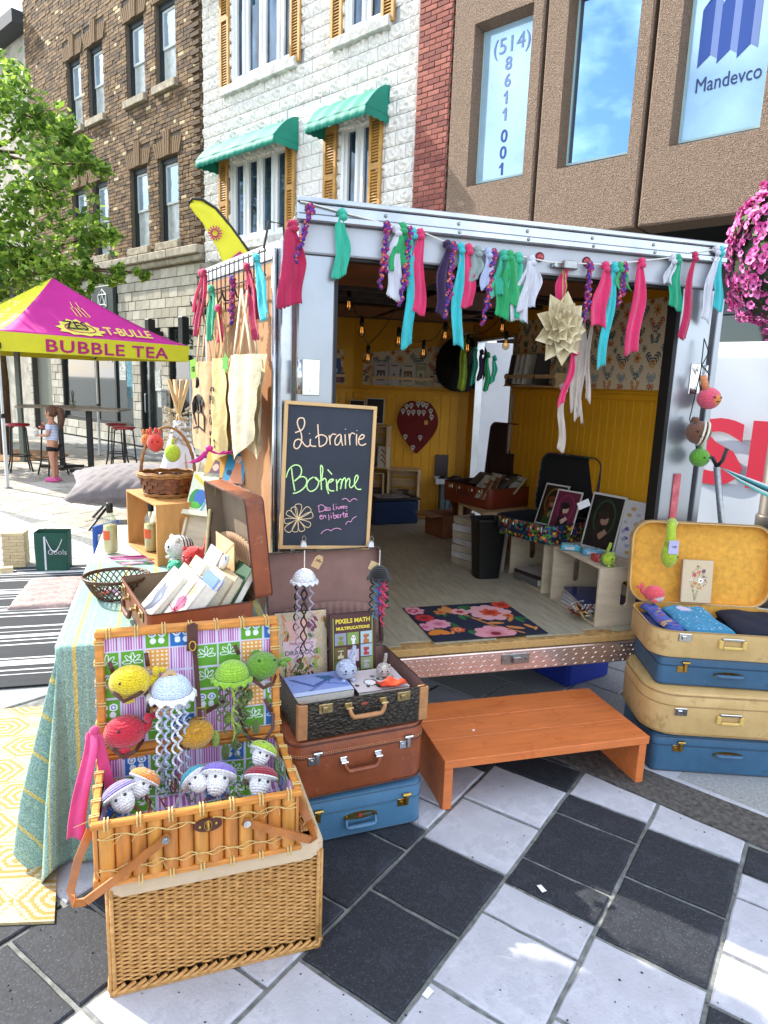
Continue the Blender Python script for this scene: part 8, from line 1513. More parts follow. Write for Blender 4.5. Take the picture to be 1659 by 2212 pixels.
def tree(name, label, x, y, crowns, trunk, seed, n_leaf, leaf=.075, cols=('#6c8a30', '#96b04c', '#4e6e2c')):
 t = thing(name, label, 'tree', (x, y, 0)); BK = M('bark', '#5a4634', .95, var=.3, vs=12, bump=1, bs=30, bd=.02, stretch=(3, 3, .6)); obj('trunk', B().tube(trunk, [.11, .095, .085, .07, .04][:len(trunk)], 12), BK, t, True)
 q = random.Random(seed); br_ = B(); lv = B(); tot = sum(c[3] for c in crowns)
 for cx, cy, cz, r, *fl_ in crowns:
  st_ = Vector(trunk[-1] if cz > trunk[-1][2] - .6 else trunk[-2]); c = Vector((cx, cy, cz)); md_ = (st_ + c) / 2 + Vector((0, 0, -.1)); br_.tube([st_, md_, c], [.04, .025, .01], 5)
  for k in range(5): p = c + Vector((q.gauss(0, 1), q.gauss(0, 1), q.gauss(0, .8))) * r * .5; br_.tube([c, (c + p) / 2 + Vector((0, 0, .04)), p], [.014, .009, .004], 4)
  n_ = int(n_leaf * r / tot); cl = [c + Vector((q.gauss(0, 1), q.gauss(0, 1), q.gauss(0, .75))).normalized() * r * q.random() ** .45 for _ in range(max(3, n_ // 24))]
  for i in range(n_):
   p = q.choice(cl) + Vector((q.gauss(0, 1), q.gauss(0, 1), q.gauss(0, 1))) * r * .14; a = Vector((q.gauss(0, 1), q.gauss(0, 1), q.gauss(0, .7))).normalized(); b2 = a.cross(Vector((q.gauss(0, 1), q.gauss(0, 1), q.gauss(0, 1)))).normalized(); s_ = leaf * q.uniform(.7, 1.25)
   lv.add([p - a * s_, p + b2 * s_ * .5 - a * s_ * .1, p + a * s_, p - b2 * s_ * .5 - a * s_ * .1], [(0, 1, 2, 3)], q.randrange(3))
 obj('limbs', br_, BK, t, True, kind='stuff'); ms = []
 for i, c in enumerate(cols):
  m_ = M('leaf%s%d' % (name, i), c, .5, var=.1, vs=9); ms.append(m_)
  if not m_.get('tr'):
   m_['tr'] = 1; n = m_.node_tree.nodes; l = m_.node_tree.links; p_ = n['Principled BSDF']; tl = n.new('ShaderNodeBsdfTranslucent'); tl.inputs[0].default_value = (*[v * 1.7 for v in S(c)], 1); mxs = n.new('ShaderNodeMixShader'); mxs.inputs[0].default_value = .45; l.new(p_.outputs[0], mxs.inputs[1]); l.new(tl.outputs[0], mxs.inputs[2]); l.new(mxs.outputs[0], n['Material Output'].inputs[0])
 obj('crown', lv, ms, t, kind='stuff'); return t
tree('leafy_tree', 'young street tree with bright green leaves rising over the canopy at left', -7.3, 12.85, [(1.0, -.3, 5.9, .75), (.2, 0, 6.5, .6), (-.4, -.5, 5.7, .9), (1.3, -.6, 4.7, .8), (.3, -.9, 4.5, .9), (-.6, -.4, 3.9, 1.0), (.9, -.5, 3.6, .8), (1.9, -.5, 3.9, .55), (2.0, -.6, 5.1, .35), (1.6, -.2, 5.55, .35), (.2, -.6, 3.1, .7), (1.6, -1.0, 3.15, .5), (2.6, -1.0, 3.3, .2), (3.1, -1.1, 3.3, .14), (2.1, -.9, 3.25, .28), (-.9, -.5, 4.9, .9), (-1.2, -.6, 2.9, .8)], [(0, 0, 0), (.02, .02, 1.4), (-.02, 0, 2.6), (.02, -.1, 3.8), (.1, -.1, 5.4)], 4, 10500)
tree('far_tree', 'broad green tree partly hidden at the far left edge', -11.5, 16.5, [(0, 0, 3.6, 1.2), (.9, -.6, 3.0, 1.0), (1.6, -.3, 4.2, 1.0), (-1, 0, 4.5, 1.3), (1.9, .2, 3.2, .9)], [(0, 0, 0), (0, 0, 1.5), (0, 0, 2.8)], 9, 6000, .1, ('#3f6a1e', '#5d8a2a', '#2f4c14'))
FLG = Frame((-1.45, 7.5, 0), .1); fg = thing('feather_flag', 'leaning yellow feather flag with pink TEA lettering above the trailer door', 'flag', FLG.o, FLG.yaw); top = Vector((-.66, 0, 3.42)); n_ = 12
pole = [(.55, 0, 0), (.35, 0, 2.0), (.13, 0, 2.62), (-.08, 0, 2.94), (-.26, 0, 3.17), (-.42, 0, 3.35), (-.56, 0, 3.43), (-.66, 0, 3.43), (-.70, 0, 3.38)]; obj('pole', B().tube(pole, .014, 8), BLACKM, fg, True)
inn = [(-.25, 0, 2.0), (-.25, 0, 2.4), (-.32, 0, 2.72), (-.42, 0, 2.97), (-.56, 0, 3.2), (-.66, 0, 3.31), (-.69, 0, 3.36)]; outr = [(.33, 0, 2.05), (.13, 0, 2.62), (-.08, 0, 2.94), (-.26, 0, 3.17), (-.42, 0, 3.35), (-.56, 0, 3.42), (-.66, 0, 3.42)]
b = B(); b.sheet(6, 12, lambda u, v: tuple((Vector(inn[min(int(v * 6), 5)]).lerp(Vector(inn[min(int(v * 6), 5) + 1]), v * 6 - min(int(v * 6), 5))).lerp(Vector(outr[min(int(v * 6), 5)]).lerp(Vector(outr[min(int(v * 6), 5) + 1]), v * 6 - min(int(v * 6), 5)), u) + Vector((0, .01 * math.sin(u * 7 + v * 9), 0))), .003); obj('sail', b, YCN, fg, True)
writing('E TEA', .2, (-.13, -.03, 2.66), MP, fg, .001, bold=.002, rot=(PI / 2, -R(-52), 0)); e_ = B()
for k in range(14): a = 2 * PI * k / 14; e_.tube([(-.43 + .03 * math.cos(a), -.025, 3.1 + .03 * math.sin(a)), (-.43 + .075 * math.cos(a), -.025, 3.1 + .075 * math.sin(a))], .006, 4)
e_.tube([(-.43 + .035 * math.cos(2 * PI * k / 16), -.025, 3.1 + .035 * math.sin(2 * PI * k / 16)) for k in range(16)], .006, 4, closed=True); obj('sun_logo', e_, MP, fg)
def rug(name, label, pts, mat=None, z=.008, th=.008, paint=None, pm=None):
 cx = sum(p[0] for p in pts) / 4; cy = sum(p[1] for p in pts) / 4; t = thing(name, label, 'rug', (cx, cy, 0)); P4 = [Vector((p[0] - cx, p[1] - cy, 0)) for p in pts]
 f = lambda u, v, z_=z: tuple(P4[0].lerp(P4[1], u).lerp(P4[3].lerp(P4[2], u), v) + Vector((0, 0, z_ + .0015 * math.sin(u * 13) * math.sin(v * 17)))); b = B(); b.sheet(20, 20, lambda u, v: f(u, v), th); obj('backing', b, mat, t); link('woven_top', paint.mesh('woven_top', lambda u, v: f(u, v, z + .0012), pm), t); return t
P = Paint(220, 220, '#bcae90', .35); c_ = 6.5
for i in range(-1, 8):
 for j in range(-1, 9):
  cx, cy = i / c_ + (j % 2) * .5 / c_, j / c_ * .87
  d = np.maximum(np.abs(P.X - cx) * .87 + np.abs(P.Y - cy) * .5, np.abs(P.Y - cy)) * c_; msk = (d < .46) & ((d * 9) % 1 < .5); P.put(msk, '#a8844a')
rug('yellow_rug', 'pale rug with yellow hexagon maze pattern beside the tablecloth', [(-2.6, 1.55), (-.93, 1.72), (-1.52, 3.05), (-3.2, 2.6)], M('rug_cream', '#b9a878', .95, var=.2, vs=40), paint=P, pm=vcol_mat('rug_pile', .95, 1.0, 260))
P = Paint(8, 300, '#2f3236', .3)
for c, w in ((.04, .006), (.07, .006), (.085, .02), (.115, .006), (.15, .006), (.17, .006), (.27, .006), (.30, .025), (.335, .006), (.36, .006), (.44, .006), (.47, .022), (.5, .006), (.53, .006), (.62, .01), (.655, .006), (.69, .022), (.72, .006), (.75, .006), (.84, .006), (.87, .03), (.91, .006), (.935, .006)): P.rect(0, c - w / 2, 1, c + w / 2, '#cfd0d0')
rug('striped_rug', 'black rug with thin white stripes behind the yellow rug', [(-3.55, 2.75), (-1.35, 3.35), (-2.35, 5.55), (-4.5, 4.9)], M('rug_black', '#1c1d1f', .95, var=.2), .012, paint=P, pm=vcol_mat('rug_flat', .95, .6, 300))
t = thing('floor_towel', 'folded greyish pink fluffy blanket lying on the striped rug', 'blanket', (-2.42, 4.72, .014), .28); b = B(); b.sheet(24, 30, lambda u, v: ((u - .5) * .42, (v - .5) * .72, .035 + .008 * math.sin(v * 38 + math.sin(u * 7)) - .03 * (max(abs(u - .5), abs(v - .5)) * 2) ** 10), .03); obj('blanket', b, M('pink_fleece', '#b39c96', .98, var=.15, vs=30, bump=1, bs=90, bd=.01), t, True)
def cushion(label, x, y, z, yaw, w, d, h, mat, tilt=0):
 t = thing('floor_cushion', label, 'cushion', (x, y, z), (tilt, 0, yaw)); f = lambda s_: (lambda u, v: ((u - .5) * w * (1 - .12 * math.sin(PI * v)), (v - .5) * d * (1 - .12 * math.sin(PI * u)), s_ * h / 2 * (max(0, math.sin(PI * u) * math.sin(PI * v))) ** .45 + .008 * math.sin(u * 60 + 2 * math.sin(v * 30)))); b = B(); b.grid(40, 40, f(1)); b.grid(40, 40, lambda u, v: f(-1)(1 - u, v)); obj('cover', b, mat, t, True); return t
cushion('big grey quilted floor cushion leaning on a low frame behind the crate', -2.78, 7.35, .42, .35, 1.35, 1.15, .42, M('grey_velvet', '#6b6263', .9, var=.15, vs=8, bump=.4, bs=30, sheen=.4), .12)
t = thing('cushion_frame', 'dark low metal frame under the grey cushion', 'frame', (-2.8, 7.3, 0), .35); [obj('leg', B().tube([(x, y, 0), (x * .4, y * .4, .3)], .014, 6), BLACKM, t) for x in (-.42, .42) for y in (-.35, .35)]; obj('ring', B().cham(-.3, .3, -.25, .25, .26, .29, .01), BLACKM, t)
jt = thing('block_tower', 'tower of pale wooden game blocks on the pavement beside the green bag', 'game', (-3.07, 5.45, .0), .28); JW = M('block_wood', '#c9b58e', .6, var=.1, vs=20); mA = B().cham(-.085, .085, -.027, .027, 0, .026, .002).mesh('block', JW)
for k in range(11):
 for j in (-1, 0, 1): o = link('block', mA, jt, (j * .056 if k % 2 else rnd.uniform(-.006, .006), rnd.uniform(-.006, .006) if k % 2 else j * .056, k * .0268), (0, 0, PI / 2 if k % 2 else 0))
t = thing('loose_block', 'single pale block lying before the block tower', 'game block', (-3.02, 5.2, 0), .5); obj('block', B().cham(-.05, .05, -.03, .03, 0, .055, .003), JW, t)
t = thing('green_bag', 'dark green cloth carry bag with white straps beside the block tower', 'bag', (-2.71, 5.36, 0), .2); GB = M('green_cloth', '#12493a', .7, var=.08); b = B(); rings(b, [[(x, y, z) for x, y in rrect(.24 + .01 * (z > .1), .16, .012, 3)] for z in (0, .05, .2, .33)], cap1=False); b.v = list(b.v); obj('body', b, GB, t, 'auto'); obj('handle', B().sheet(1, 12, lambda u, v: (-.05 + .014 * u, -.083, .3 - .3 * v if False else .02 + .28 * v), .002).sheet(12, 1, lambda u, v: (-.03 + .12 * u, -.085 - .01 * math.sin(PI * u), .27 - .1 * math.sin(PI * u) + .014 * v), .002), M('white_cotton'), t, kind='stuff'); writing('Gools', .06, (.05, -.084, .15), M('white_cover'), t)
t = thing('blue_chair', 'small bright blue wooden child chair beside the tablecloth', 'chair', (-2.12, 4.82, 0), 1.35); BW_ = M('blue_wood', '#1d4f9e', .45, var=.05)
for x in (0, .26): obj('back_leg', B().cham(x, x + .028, 0, .028, 0, .5, .003), BW_, t); obj('front_leg', B().cham(x, x + .028, -.26, -.232, 0, .27, .003), BW_, t)
obj('seat', B().cham(0, .288, -.27, .0, .27, .29, .003), BW_, t); obj('back_rail', B().cham(.028, .26, .004, .022, .43, .5, .003), BW_, t); obj('back_rail', B().cham(.028, .26, .004, .022, .33, .37, .003), BW_, t)
t = thing('turquoise_crate', 'turquoise plastic crate behind the table', 'crate', (-2.25, 5.95, 0), .3); obj('body', B().cham(0, .42, 0, .3, 0, .32, .03), M('turquoise_plastic', '#1a9eae', .35, var=0), t); obj('rim', B().cham(-.012, .432, -.012, .312, .3, .325, .004), M('turquoise_plastic'), t)
BN = Frame((1.0, 7.85, 0), FB.yaw - .02); bn_ = thing('banner_fence', 'white vinyl banner with big red letters stretched along a fence beyond the trailer', 'banner', BN.o, BN.yaw); b = B(); b.sheet(60, 14, lambda u, v: (5 * u, .012 * math.sin(u * 31 + v * 5) + .01 * math.sin(v * 11 + u * 13), .06 + 2.02 * v), .004); obj('sheet', b, M('white_vinyl', '#c6cdd6', .35, var=.03, vs=2), bn_, True)
w_ = writing('SPECTACLE', .78, (2.42, -.032, .86), M('red_letters', '#c02a40', .5, var=0), bn_, .002, bold=.025, align='LEFT', sx=1.35)
for k in range(6): obj('fence_post', B().cyl((k, .05, 0), (k, .05, 2.1), .025, n=8), STEELD, bn_, True)
hm = thing('hammock', 'striped hammock strung from a black-hooked steel stand before the banner', 'hammock', (1.95, 3.95, 0)); obj('stand_pole', B().tube([(.42, .35, 0), (.0, 0, 1.2)], .02, 8), STEELD, hm, True); obj('hook', B().tube([(.0, 0, 1.2), (-.03, 0, 1.25), (-.08, 0, 1.27), (-.11, 0, 1.3)], .011, 6).tube([(0, 0, 1.2), (.03, 0, 1.24), (.045, 0, 1.31)], .011, 6), BLACKM, hm, True, kind='stuff')
for k, c in enumerate(('#d0d6d8', '#2f8f96', '#1c3f4a', '#c9d6d0', '#5ab0a8')): obj('hammock_strip', B().sheet(12, 2, lambda u, v: (.02 + 1.6 * u, .1 * u, 1.2 - .22 * u - .1 * math.sin(PI * u) - (k * .02 + v * .02) * (u * 3) ** .6), .003), M('ham' + c, c, .9, var=0), hm, True)
h2_ = thing('hammock', 'red and white hammock seen through the trailer side door', 'hammock', FT(2.3, 2.6, 0), FT.yaw)
for k, c in enumerate(('#5a6a72', '#c0c6ca', '#c8402a', '#c0c6ca')): obj('hammock_strip', B().sheet(14, 2, lambda u, v: (-.2 + 2.4 * u, .6, 1.15 - .25 * math.sin(PI * u) - .05 * k - .05 * v), .003), M('ham2' + c, c, .9, var=0), h2_, True)
lp = thing('lamp_post', 'thick grey metal lamp post at the right edge', 'lamp post', (3.02, 5.18, 0)); PG = M('post_paint', '#55504a', .45, metal=.4, var=.15, vs=3); obj('shaft', B().lathe([(.13, 0), (.13, .1), (.085, .16), (.075, 4.5), (.001, 4.52)], 20), PG, lp, True); obj('base_collar', B().lathe([(.1, .55), (.1, .7), (.085, .72)], 20), PG, lp, True); obj('bracket', B().tube([(0, 0, 3.25), (-.3, 0, 3.3), (-.36, 0, 3.2)], .015, 8), BLACKM, lp, True)
fbk = thing('flower_basket', 'hanging basket overflowing with pink petunias at the right edge', 'flowers', (2.86, 5.05, 2.68)); q = random.Random(12); lv = B(); f1 = B(); n_f = 0; obj('bowl', B().lathe([(.08, -.28), (.28, -.05), (.3, 0), (.27, 0), (.001, -.2)], 20), M('dark_cane'), fbk, True); obj('chain', B().tube([(.25, 0, 0), (0, 0, .5)], .004, 4).tube([(-.25, 0, 0), (0, 0, .5)], .004, 4), BLACKM, fbk, kind='stuff')
def pet(b, p, nrm, r, ms):
 u = nrm.orthogonal().normalized(); w = nrm.cross(u); pts = [p - nrm * r * .5]
 for k in range(15): a = 2 * PI * k / 15; rr = r * (1 - .16 * ((k % 3) == 0)); pts.append(p + (u * math.cos(a) + w * math.sin(a)) * rr + nrm * r * .12 * math.sin(a * 5)); 
 inner = [p - nrm * r * .25 + (u * math.cos(2 * PI * k / 15) + w * math.sin(2 * PI * k / 15)) * r * .38 for k in range(15)]; o_ = len(b.v); b.add(pts + inner, [(16 + k, 1 + k, 1 + (k + 1) % 15, 16 + (k + 1) % 15) for k in range(15)], ms); b.add([pts[0]] + inner, [(0, 1 + k, 1 + (k + 1) % 15) for k in range(15)], 2)
for i in range(2300):
 d = Vector((q.gauss(0, 1), q.gauss(0, 1), q.gauss(0, .9))).normalized(); p = Vector((d.x * .44, d.y * .44, d.z * (.44 if d.z > 0 else .62))) * (q.uniform(.86, 1.04) + .13 * math.sin(d.x * 5 + 1) * math.sin(d.z * 6 + d.y * 4))
 if i % 4 == 0: 
  b2 = d.orthogonal(); s_ = .04; pp = p * .93; a = b2.normalized() * s_; c = d.cross(b2).normalized() * s_ * .6; lv.add([pp - a, pp + c, pp + a, pp - c], [(0, 1, 2, 3)])
 else: pet(f1, p, (d + Vector((q.gauss(0, .3), q.gauss(0, .3), q.gauss(0, .3)))).normalized(), q.uniform(.024, .036), q.randrange(2))
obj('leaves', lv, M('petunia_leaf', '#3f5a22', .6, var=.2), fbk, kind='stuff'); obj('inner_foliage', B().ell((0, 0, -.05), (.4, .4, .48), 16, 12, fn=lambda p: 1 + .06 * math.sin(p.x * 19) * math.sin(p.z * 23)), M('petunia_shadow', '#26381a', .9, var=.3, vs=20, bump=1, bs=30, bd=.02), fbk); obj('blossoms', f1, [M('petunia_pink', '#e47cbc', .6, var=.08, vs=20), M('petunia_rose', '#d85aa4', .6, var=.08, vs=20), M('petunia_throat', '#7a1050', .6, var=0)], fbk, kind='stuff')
shade_post = dup(lp, FT(-2.55, .1, 0), FT.yaw - PI * 1.25 + PI, label='unseen grey lamp post added left of the rugs to carry the shading basket'); shade_basket = dup(fbk, FT(-1.86, .78, 3.15), 0, label='unseen hanging petunia basket added left of the rugs to shade the paving', group='hanging petunia baskets'); fbk['group'] = 'hanging petunia baskets'; lp['group'] = shade_post['group'] = 'grey lamp posts'  # both copies are unseen, added off frame to throw shade on the foreground paving
t = thing('blue_crate', 'royal blue plastic crate under the trailer behind the right suitcases', 'crate', FT(1.6, .35, 0), FT.yaw + .3); obj('body', B().cham(-.05, .3, 0, .3, .0, .26, .02), M('royal_plastic', '#0f2c94', .4, var=0), t); obj('rim', B().cham(-.065, .315, -.015, .315, .235, .27, .005), M('royal_plastic'), t)
# ================================================================ rag garland, tote bags, toys on strings
RAGC = {'aquag': ('#2fae92', 'sea green'), 'white': ('#c9cad6', 'white'), 'green': ('#1f9a5c', 'emerald'), 'aqua': ('#30b4bc', 'aqua'), 'pink': ('#d22a64', 'hot pink'), 'purple': ('#2a1040', 'dark purple'), 'leaf': ('#8a9a9a', 'leaf-print'), 'whiteblue': ('#a8b4d4', 'blue-white'), 'teal': ('#2fa88c', 'teal'), 'teal2': ('#33b08e', 'quilted teal'), 'tealg': ('#159a74', 'deep teal'), 'crim': ('#b01a4c', 'crimson')}
MULTI = bpy.data.materials.new('multicolour_crochet'); MULTI.use_nodes = True; n = MULTI.node_tree.nodes; l = MULTI.node_tree.links; tcn = n.new('ShaderNodeTexCoord'); vo = n.new('ShaderNodeTexVoronoi'); vo.inputs['Scale'].default_value = 130; rr_ = n.new('ShaderNodeValToRGB'); rr_.color_ramp.interpolation = 'CONSTANT'
for pos, c in ((0, '#3a2478'), (.25, '#a02050'), (.45, '#2a3a8c'), (.6, '#c87a3a'), (.7, '#6a2a80'), (.85, '#b03a5a')):
 e_ = rr_.color_ramp.elements.new(pos) if pos else rr_.color_ramp.elements[0]; e_.color = (*S(c), 1)
sp_ = n.new('ShaderNodeSeparateColor'); l.new(tcn.outputs['Object'], vo.inputs['Vector']); l.new(vo.outputs['Color'], sp_.inputs[0]); l.new(sp_.outputs[0], rr_.inputs[0]); l.new(rr_.outputs[0], n['Principled BSDF'].inputs['Base Color']); n['Principled BSDF'].inputs['Roughness'].default_value = .95
def ragmat(k): return MULTI if k.startswith('braid') else M('rag_' + k, RAGC[k][0], .95, var=.16, vs=30, bump=.9, bs=90, bd=.006, stretch=(1.6, 1.6, .2), sheen=.3)
def rag(fr, kind, x, z, x2, z2, label, w=.05, y=-.055, y2=None, group='rags tied along the garland', cat='rag strip', flare=1.25, strips=1):
 t = thing('rag_strip', label, cat, fr(x, y, z), fr.yaw, group); m = ragmat(kind); q = random.Random(int(abs(x * 1000)) + int(z * 77)); L = z - z2; dx = x2 - x; dy = (y2 - y) if y2 is not None else -.0
 obj('knot', B().ell((0, 0, .002), (.014 + w * .12, .014, .016), 12, 8, fn=lambda p: 1 + .18 * math.sin(p.x * 9 + p.z * 7)).ell((.006, -.008, -.014), (.011 + w * .1, .01, .012), 10, 6), m, t, True, kind='stuff')
 if kind.startswith('braid'):
  for j in range(2):
   ph = q.uniform(0, 6); b = B(); N = 28; LL = L * (1 if j == 0 else .72); b.tube([(dx * i / N + (.006 * math.sin(i * 1.3 + ph)) + (j - .5) * .02 * i / N, dy * i / N - .004 + .005 * math.cos(i * 1.3 + ph), -.012 - LL * i / N) for i in range(N + 1)], [.0075 + .002 * math.sin(i * 2.1) for i in range(N + 1)], 6); obj('braid', b, m, t, True)
 else:
  for j in range(strips):
   ph = q.uniform(0, 6); LL = L * (1 - .22 * j); off = (j - (strips - 1) / 2) * w * .5; fr_n = q.uniform(2.2, 3.4)
   def f(u, v):
    ww = w * (.34 + (flare - .34) * min(1, v * 2.2) ** .7) ; fold = .14 * w * math.sin(u * fr_n * PI + ph + v * 1.5) * (.5 + .5 * min(1, v * 3)); return (dx * v + off * min(1, v * 3) + (u - .5) * ww + .008 * math.sin(v * 7 + ph), dy * v - .004 - fold * .8 - j * .008, -.008 - LL * v + .014 * math.sin(u * 3 + ph) * v + .004 * math.sin(u * 37) * (v > .98))
   b = B(); b.sheet(14, 22, f, .001); obj('strip', b, m, t, True)
 return t
cn = {}
RG = [('braid', .037, 2.235, -.01, 2.05, .03, 'multicoloured braid at the left top corner of the trailer'), ('crim', -.027, 2.17, -.031, 1.886, .075, 'wide crimson rag at the left corner of the trailer'), ('aquag', .157, 2.227, .157, 2.011, .045, 'frayed sea green rag hanging on the left post'), ('braid', .332, 2.2, .322, 1.98, .03, 'multicoloured braid, first over the doorway from the left'), ('white', .373, 2.19, .368, 1.944, .05, 'white rag beside the first braid over the doorway'), ('green', .395, 2.2, .389, 2.05, .06, 'short emerald rag folded over the white one'), ('braid', .424, 2.19, .408, 1.92, .03, 'thick multicoloured braid right of the short emerald rag'), ('aqua', .438, 2.185, .437, 1.762, .035, 'long aqua rag left of the first hot pink one'), ('pink', .467, 2.186, .465, 1.898, .05, 'hot pink rag, first one from the left over the doorway'), ('purple', .582, 2.153, .567, 1.89, .045, 'dark purple rag over the doorway'), ('braid', .606, 2.15, .596, 1.884, .03, 'multicoloured braid right of the dark purple rag'), ('aqua', .638, 2.148, .644, 1.767, .04, 'long aqua rag right of the dark purple one'), ('pink', .672, 2.147, .674, 1.938, .05, 'hot pink rag right of the second aqua one'), ('leaf', .712, 2.142, .698, 2.03, .045, 'leaf-print scrap looped on the garland'), ('whiteblue', .757, 2.14, .755, 2.0, .035, 'pale blue-white rag beside the leaf-print scrap'), ('braid', .782, 2.138, .762, 1.867, .03, 'multicoloured braid beside the pale blue-white rag'), ('teal', .824, 2.137, .808, 1.974, .055, 'teal rag left of the big emerald one'), ('green', .852, 2.137, .862, 1.90, .07, 'big emerald rag in the middle of the garland'), ('teal2', .89, 2.133, .89, 1.89, .06, 'quilted teal rag right of the big emerald one'), ('white', .95, 2.127, .922, 1.88, .065, 'white flared rag in the middle of the garland'), ('pink', 1.108, 2.12, 1.09, 1.93, .045, 'hot pink rag above the folded paper flower'), ('braid', 1.221, 2.126, 1.225, 1.907, .03, 'multicoloured braid right of the paper flower'), ('pink', 1.297, 2.13, 1.279, 1.882, .06, 'wide hot pink rag right of the paper flower'), ('aqua', 1.34, 2.132, 1.32, 1.714, .035, 'long aqua rag nearest the wallpaper'), ('green', 1.366, 2.134, 1.398, 2.04, .055, 'short emerald bow right of the long aqua rag'), ('braid', 1.388, 2.136, 1.386, 1.985, .026, 'short multicoloured braid under the emerald bow'), ('pink', 1.47, 2.16, 1.466, 1.78, .055, 'longest hot pink rag, in front of the wallpaper'), ('white', 1.625, 2.187, 1.605, 2.08, .035, 'short white rag beside the deep teal one at right'), ('tealg', 1.648, 2.19, 1.655, 1.989, .055, 'deep teal rag near the right post'), ('crim', 1.735, 2.207, 1.72, 1.868, .035, 'narrow crimson rag on the right post'), ('white', 1.845, 2.242, 1.82, 1.943, .04, 'white rag at the right corner of the trailer'), ('aqua', 1.868, 2.24, 1.885, 2.0, .04, 'aqua rag at the right corner of the trailer')]
for k, x, z, x2, z2, w, lb in RG: rag(FT, k, x, z, x2, z2, lb, w, strips=2 if w > .062 and k != 'crim' else 1)
gc = [(.0, 2.25), (.037, 2.247), (.165, 2.227), (.345, 2.202), (.472, 2.189), (.586, 2.155), (.70, 2.145), (.863, 2.138), (1.034, 2.121), (1.116, 2.124), (1.297, 2.133), (1.481, 2.163), (1.662, 2.195), (1.77, 2.225), (1.9, 2.255)]
o = thing('garland', 'white cord carrying the rags across the trailer opening', 'garland', FT.o, FT.yaw); obj('cord', B().tube([(x, -.056, z + .003) for x, z in gc], .0032, 6), M('white_string'), o, True)
rag(FT, 'pink', 1.205, 1.78, 1.165, 1.55, 'lower hot pink rag hanging under the paper flower', .03, -.02, group='lace and rag streamers in the doorway')
for k, (x, z, x2, z2, w, lb) in enumerate(((1.19, 1.62, 1.2, 1.35, .03, 'long cream lace streamer ending lowest in the doorway'), (1.235, 1.94, 1.25, 1.52, .03, 'cream lace streamer left of its group'), (1.265, 1.94, 1.275, 1.49, .026, 'cream lace streamer in the middle of its group'), (1.295, 1.93, 1.31, 1.57, .024, 'cream lace streamer right of its group'), (1.25, 1.9, 1.292, 1.46, .014, 'thin beige ribbon among the lace streamers'))):
 RAGC['lace'] = ('#b5a79c', 'lace'); rag(FT, 'lace', x, z, x2, z2, lb, w, .02, group='lace and rag streamers in the doorway')
for k, (x, L, c) in enumerate(((1.80, .26, 'teal'), (1.74, .22, 'purple'), (1.69, .3, 'green'), (1.66, .24, 'teal2'))): rag(Frame(FT(1.98, 0, 0), FT.yaw), c, -.3 + k * .055, 1.9 - .02 * k, -.3 + k * .055, 1.9 - L, ('bright green', 'dark', 'emerald', 'teal')[k] + ' rag on the small garland outside the side doorway', .035, 2.2, group='rags outside the side doorway')
v = rag(Frame(FT(1.98, 0, 0), FT.yaw), 'lace', -.38, 2.0, -.4, 1.6, 'long chartreuse tinsel strip by the side door frame', .05, 2.2, group='rags outside the side doorway'); v.children[1].data.materials[0] = M('chartreuse', '#9ab81c', .6, var=.2)
PF = thing('paper_flower', 'folded book-page star flower hanging on twine in the doorway', 'paper flower', FT(1.094, -.085, 1.86), FT.yaw); PGM = M('old_page', '#d6c8a6', .9, var=.08, vs=40); PGB = B()
for ring_, (n_, r0, L, wd, dpt) in enumerate(((9, .01, .155, .045, .012), (8, .0, .11, .04, -.03), (6, 0, .07, .03, -.055))):
 for k in range(n_):
  a = 2 * PI * k / n_ + ring_ * .4; ca, sa = math.cos(a), math.sin(a); ax = .78
  P0 = Vector((0, dpt, 0)); tip = Vector((ca * L * ax, dpt - .01, sa * L)); s_ = Vector((-sa * wd, 0, ca * wd)); mid = tip * .55; b = B(); pts = [P0, mid + s_ + Vector((0, -.02, 0)), tip, mid - s_ + Vector((0, -.02, 0)), mid + Vector((0, .015, 0))]; b.add(pts + [p + Vector((0, .0012, 0)) for p in pts], [(0, 1, 4), (1, 2, 4), (2, 3, 4), (3, 0, 4), (5, 9, 6), (6, 9, 7), (7, 9, 8), (8, 9, 5)]); obj('petal', b, PGM, PF)
obj('twine', B().tube([(.0, 0, .08), (-.006, 0, .16), (.004, .03, .26)], .0022, 5).tube([(.0, 0, .08), (.012, 0, .17), (.006, .03, .26)], .0022, 5), M('jute'), PF, True, kind='stuff')
rk = thing('wire_rack', 'black wire grid rack with hooks along the top of the opened left door', 'rack', FD.o, FD.yaw); b = B()
for z in (2.0, 2.09, 1.93): b.tube([(.06, .05, z), (.93, .05, z)], .0035, 5)
for k in range(16): b.tube([(.07 + k * .056, .05, 1.9), (.07 + k * .056, .05, 2.1)], .0028, 5)
obj('grid', b, BLACKM, rk, kind='stuff'); b = B()
for x in (.1, .25, .4, .55, .7, .85): b.tube([(x, .05, 1.99), (x, .06, 1.96), (x, .075, 1.93), (x, .095, 1.93), (x, .105, 1.96)], .004, 5)
b.tube([(.08, .05, 2.1), (.08, .03, 2.2), (.08, -.03, 2.2), (.08, -.04, 2.1)], .005, 6); obj('hook', b, BLACKM, rk, kind='stuff')
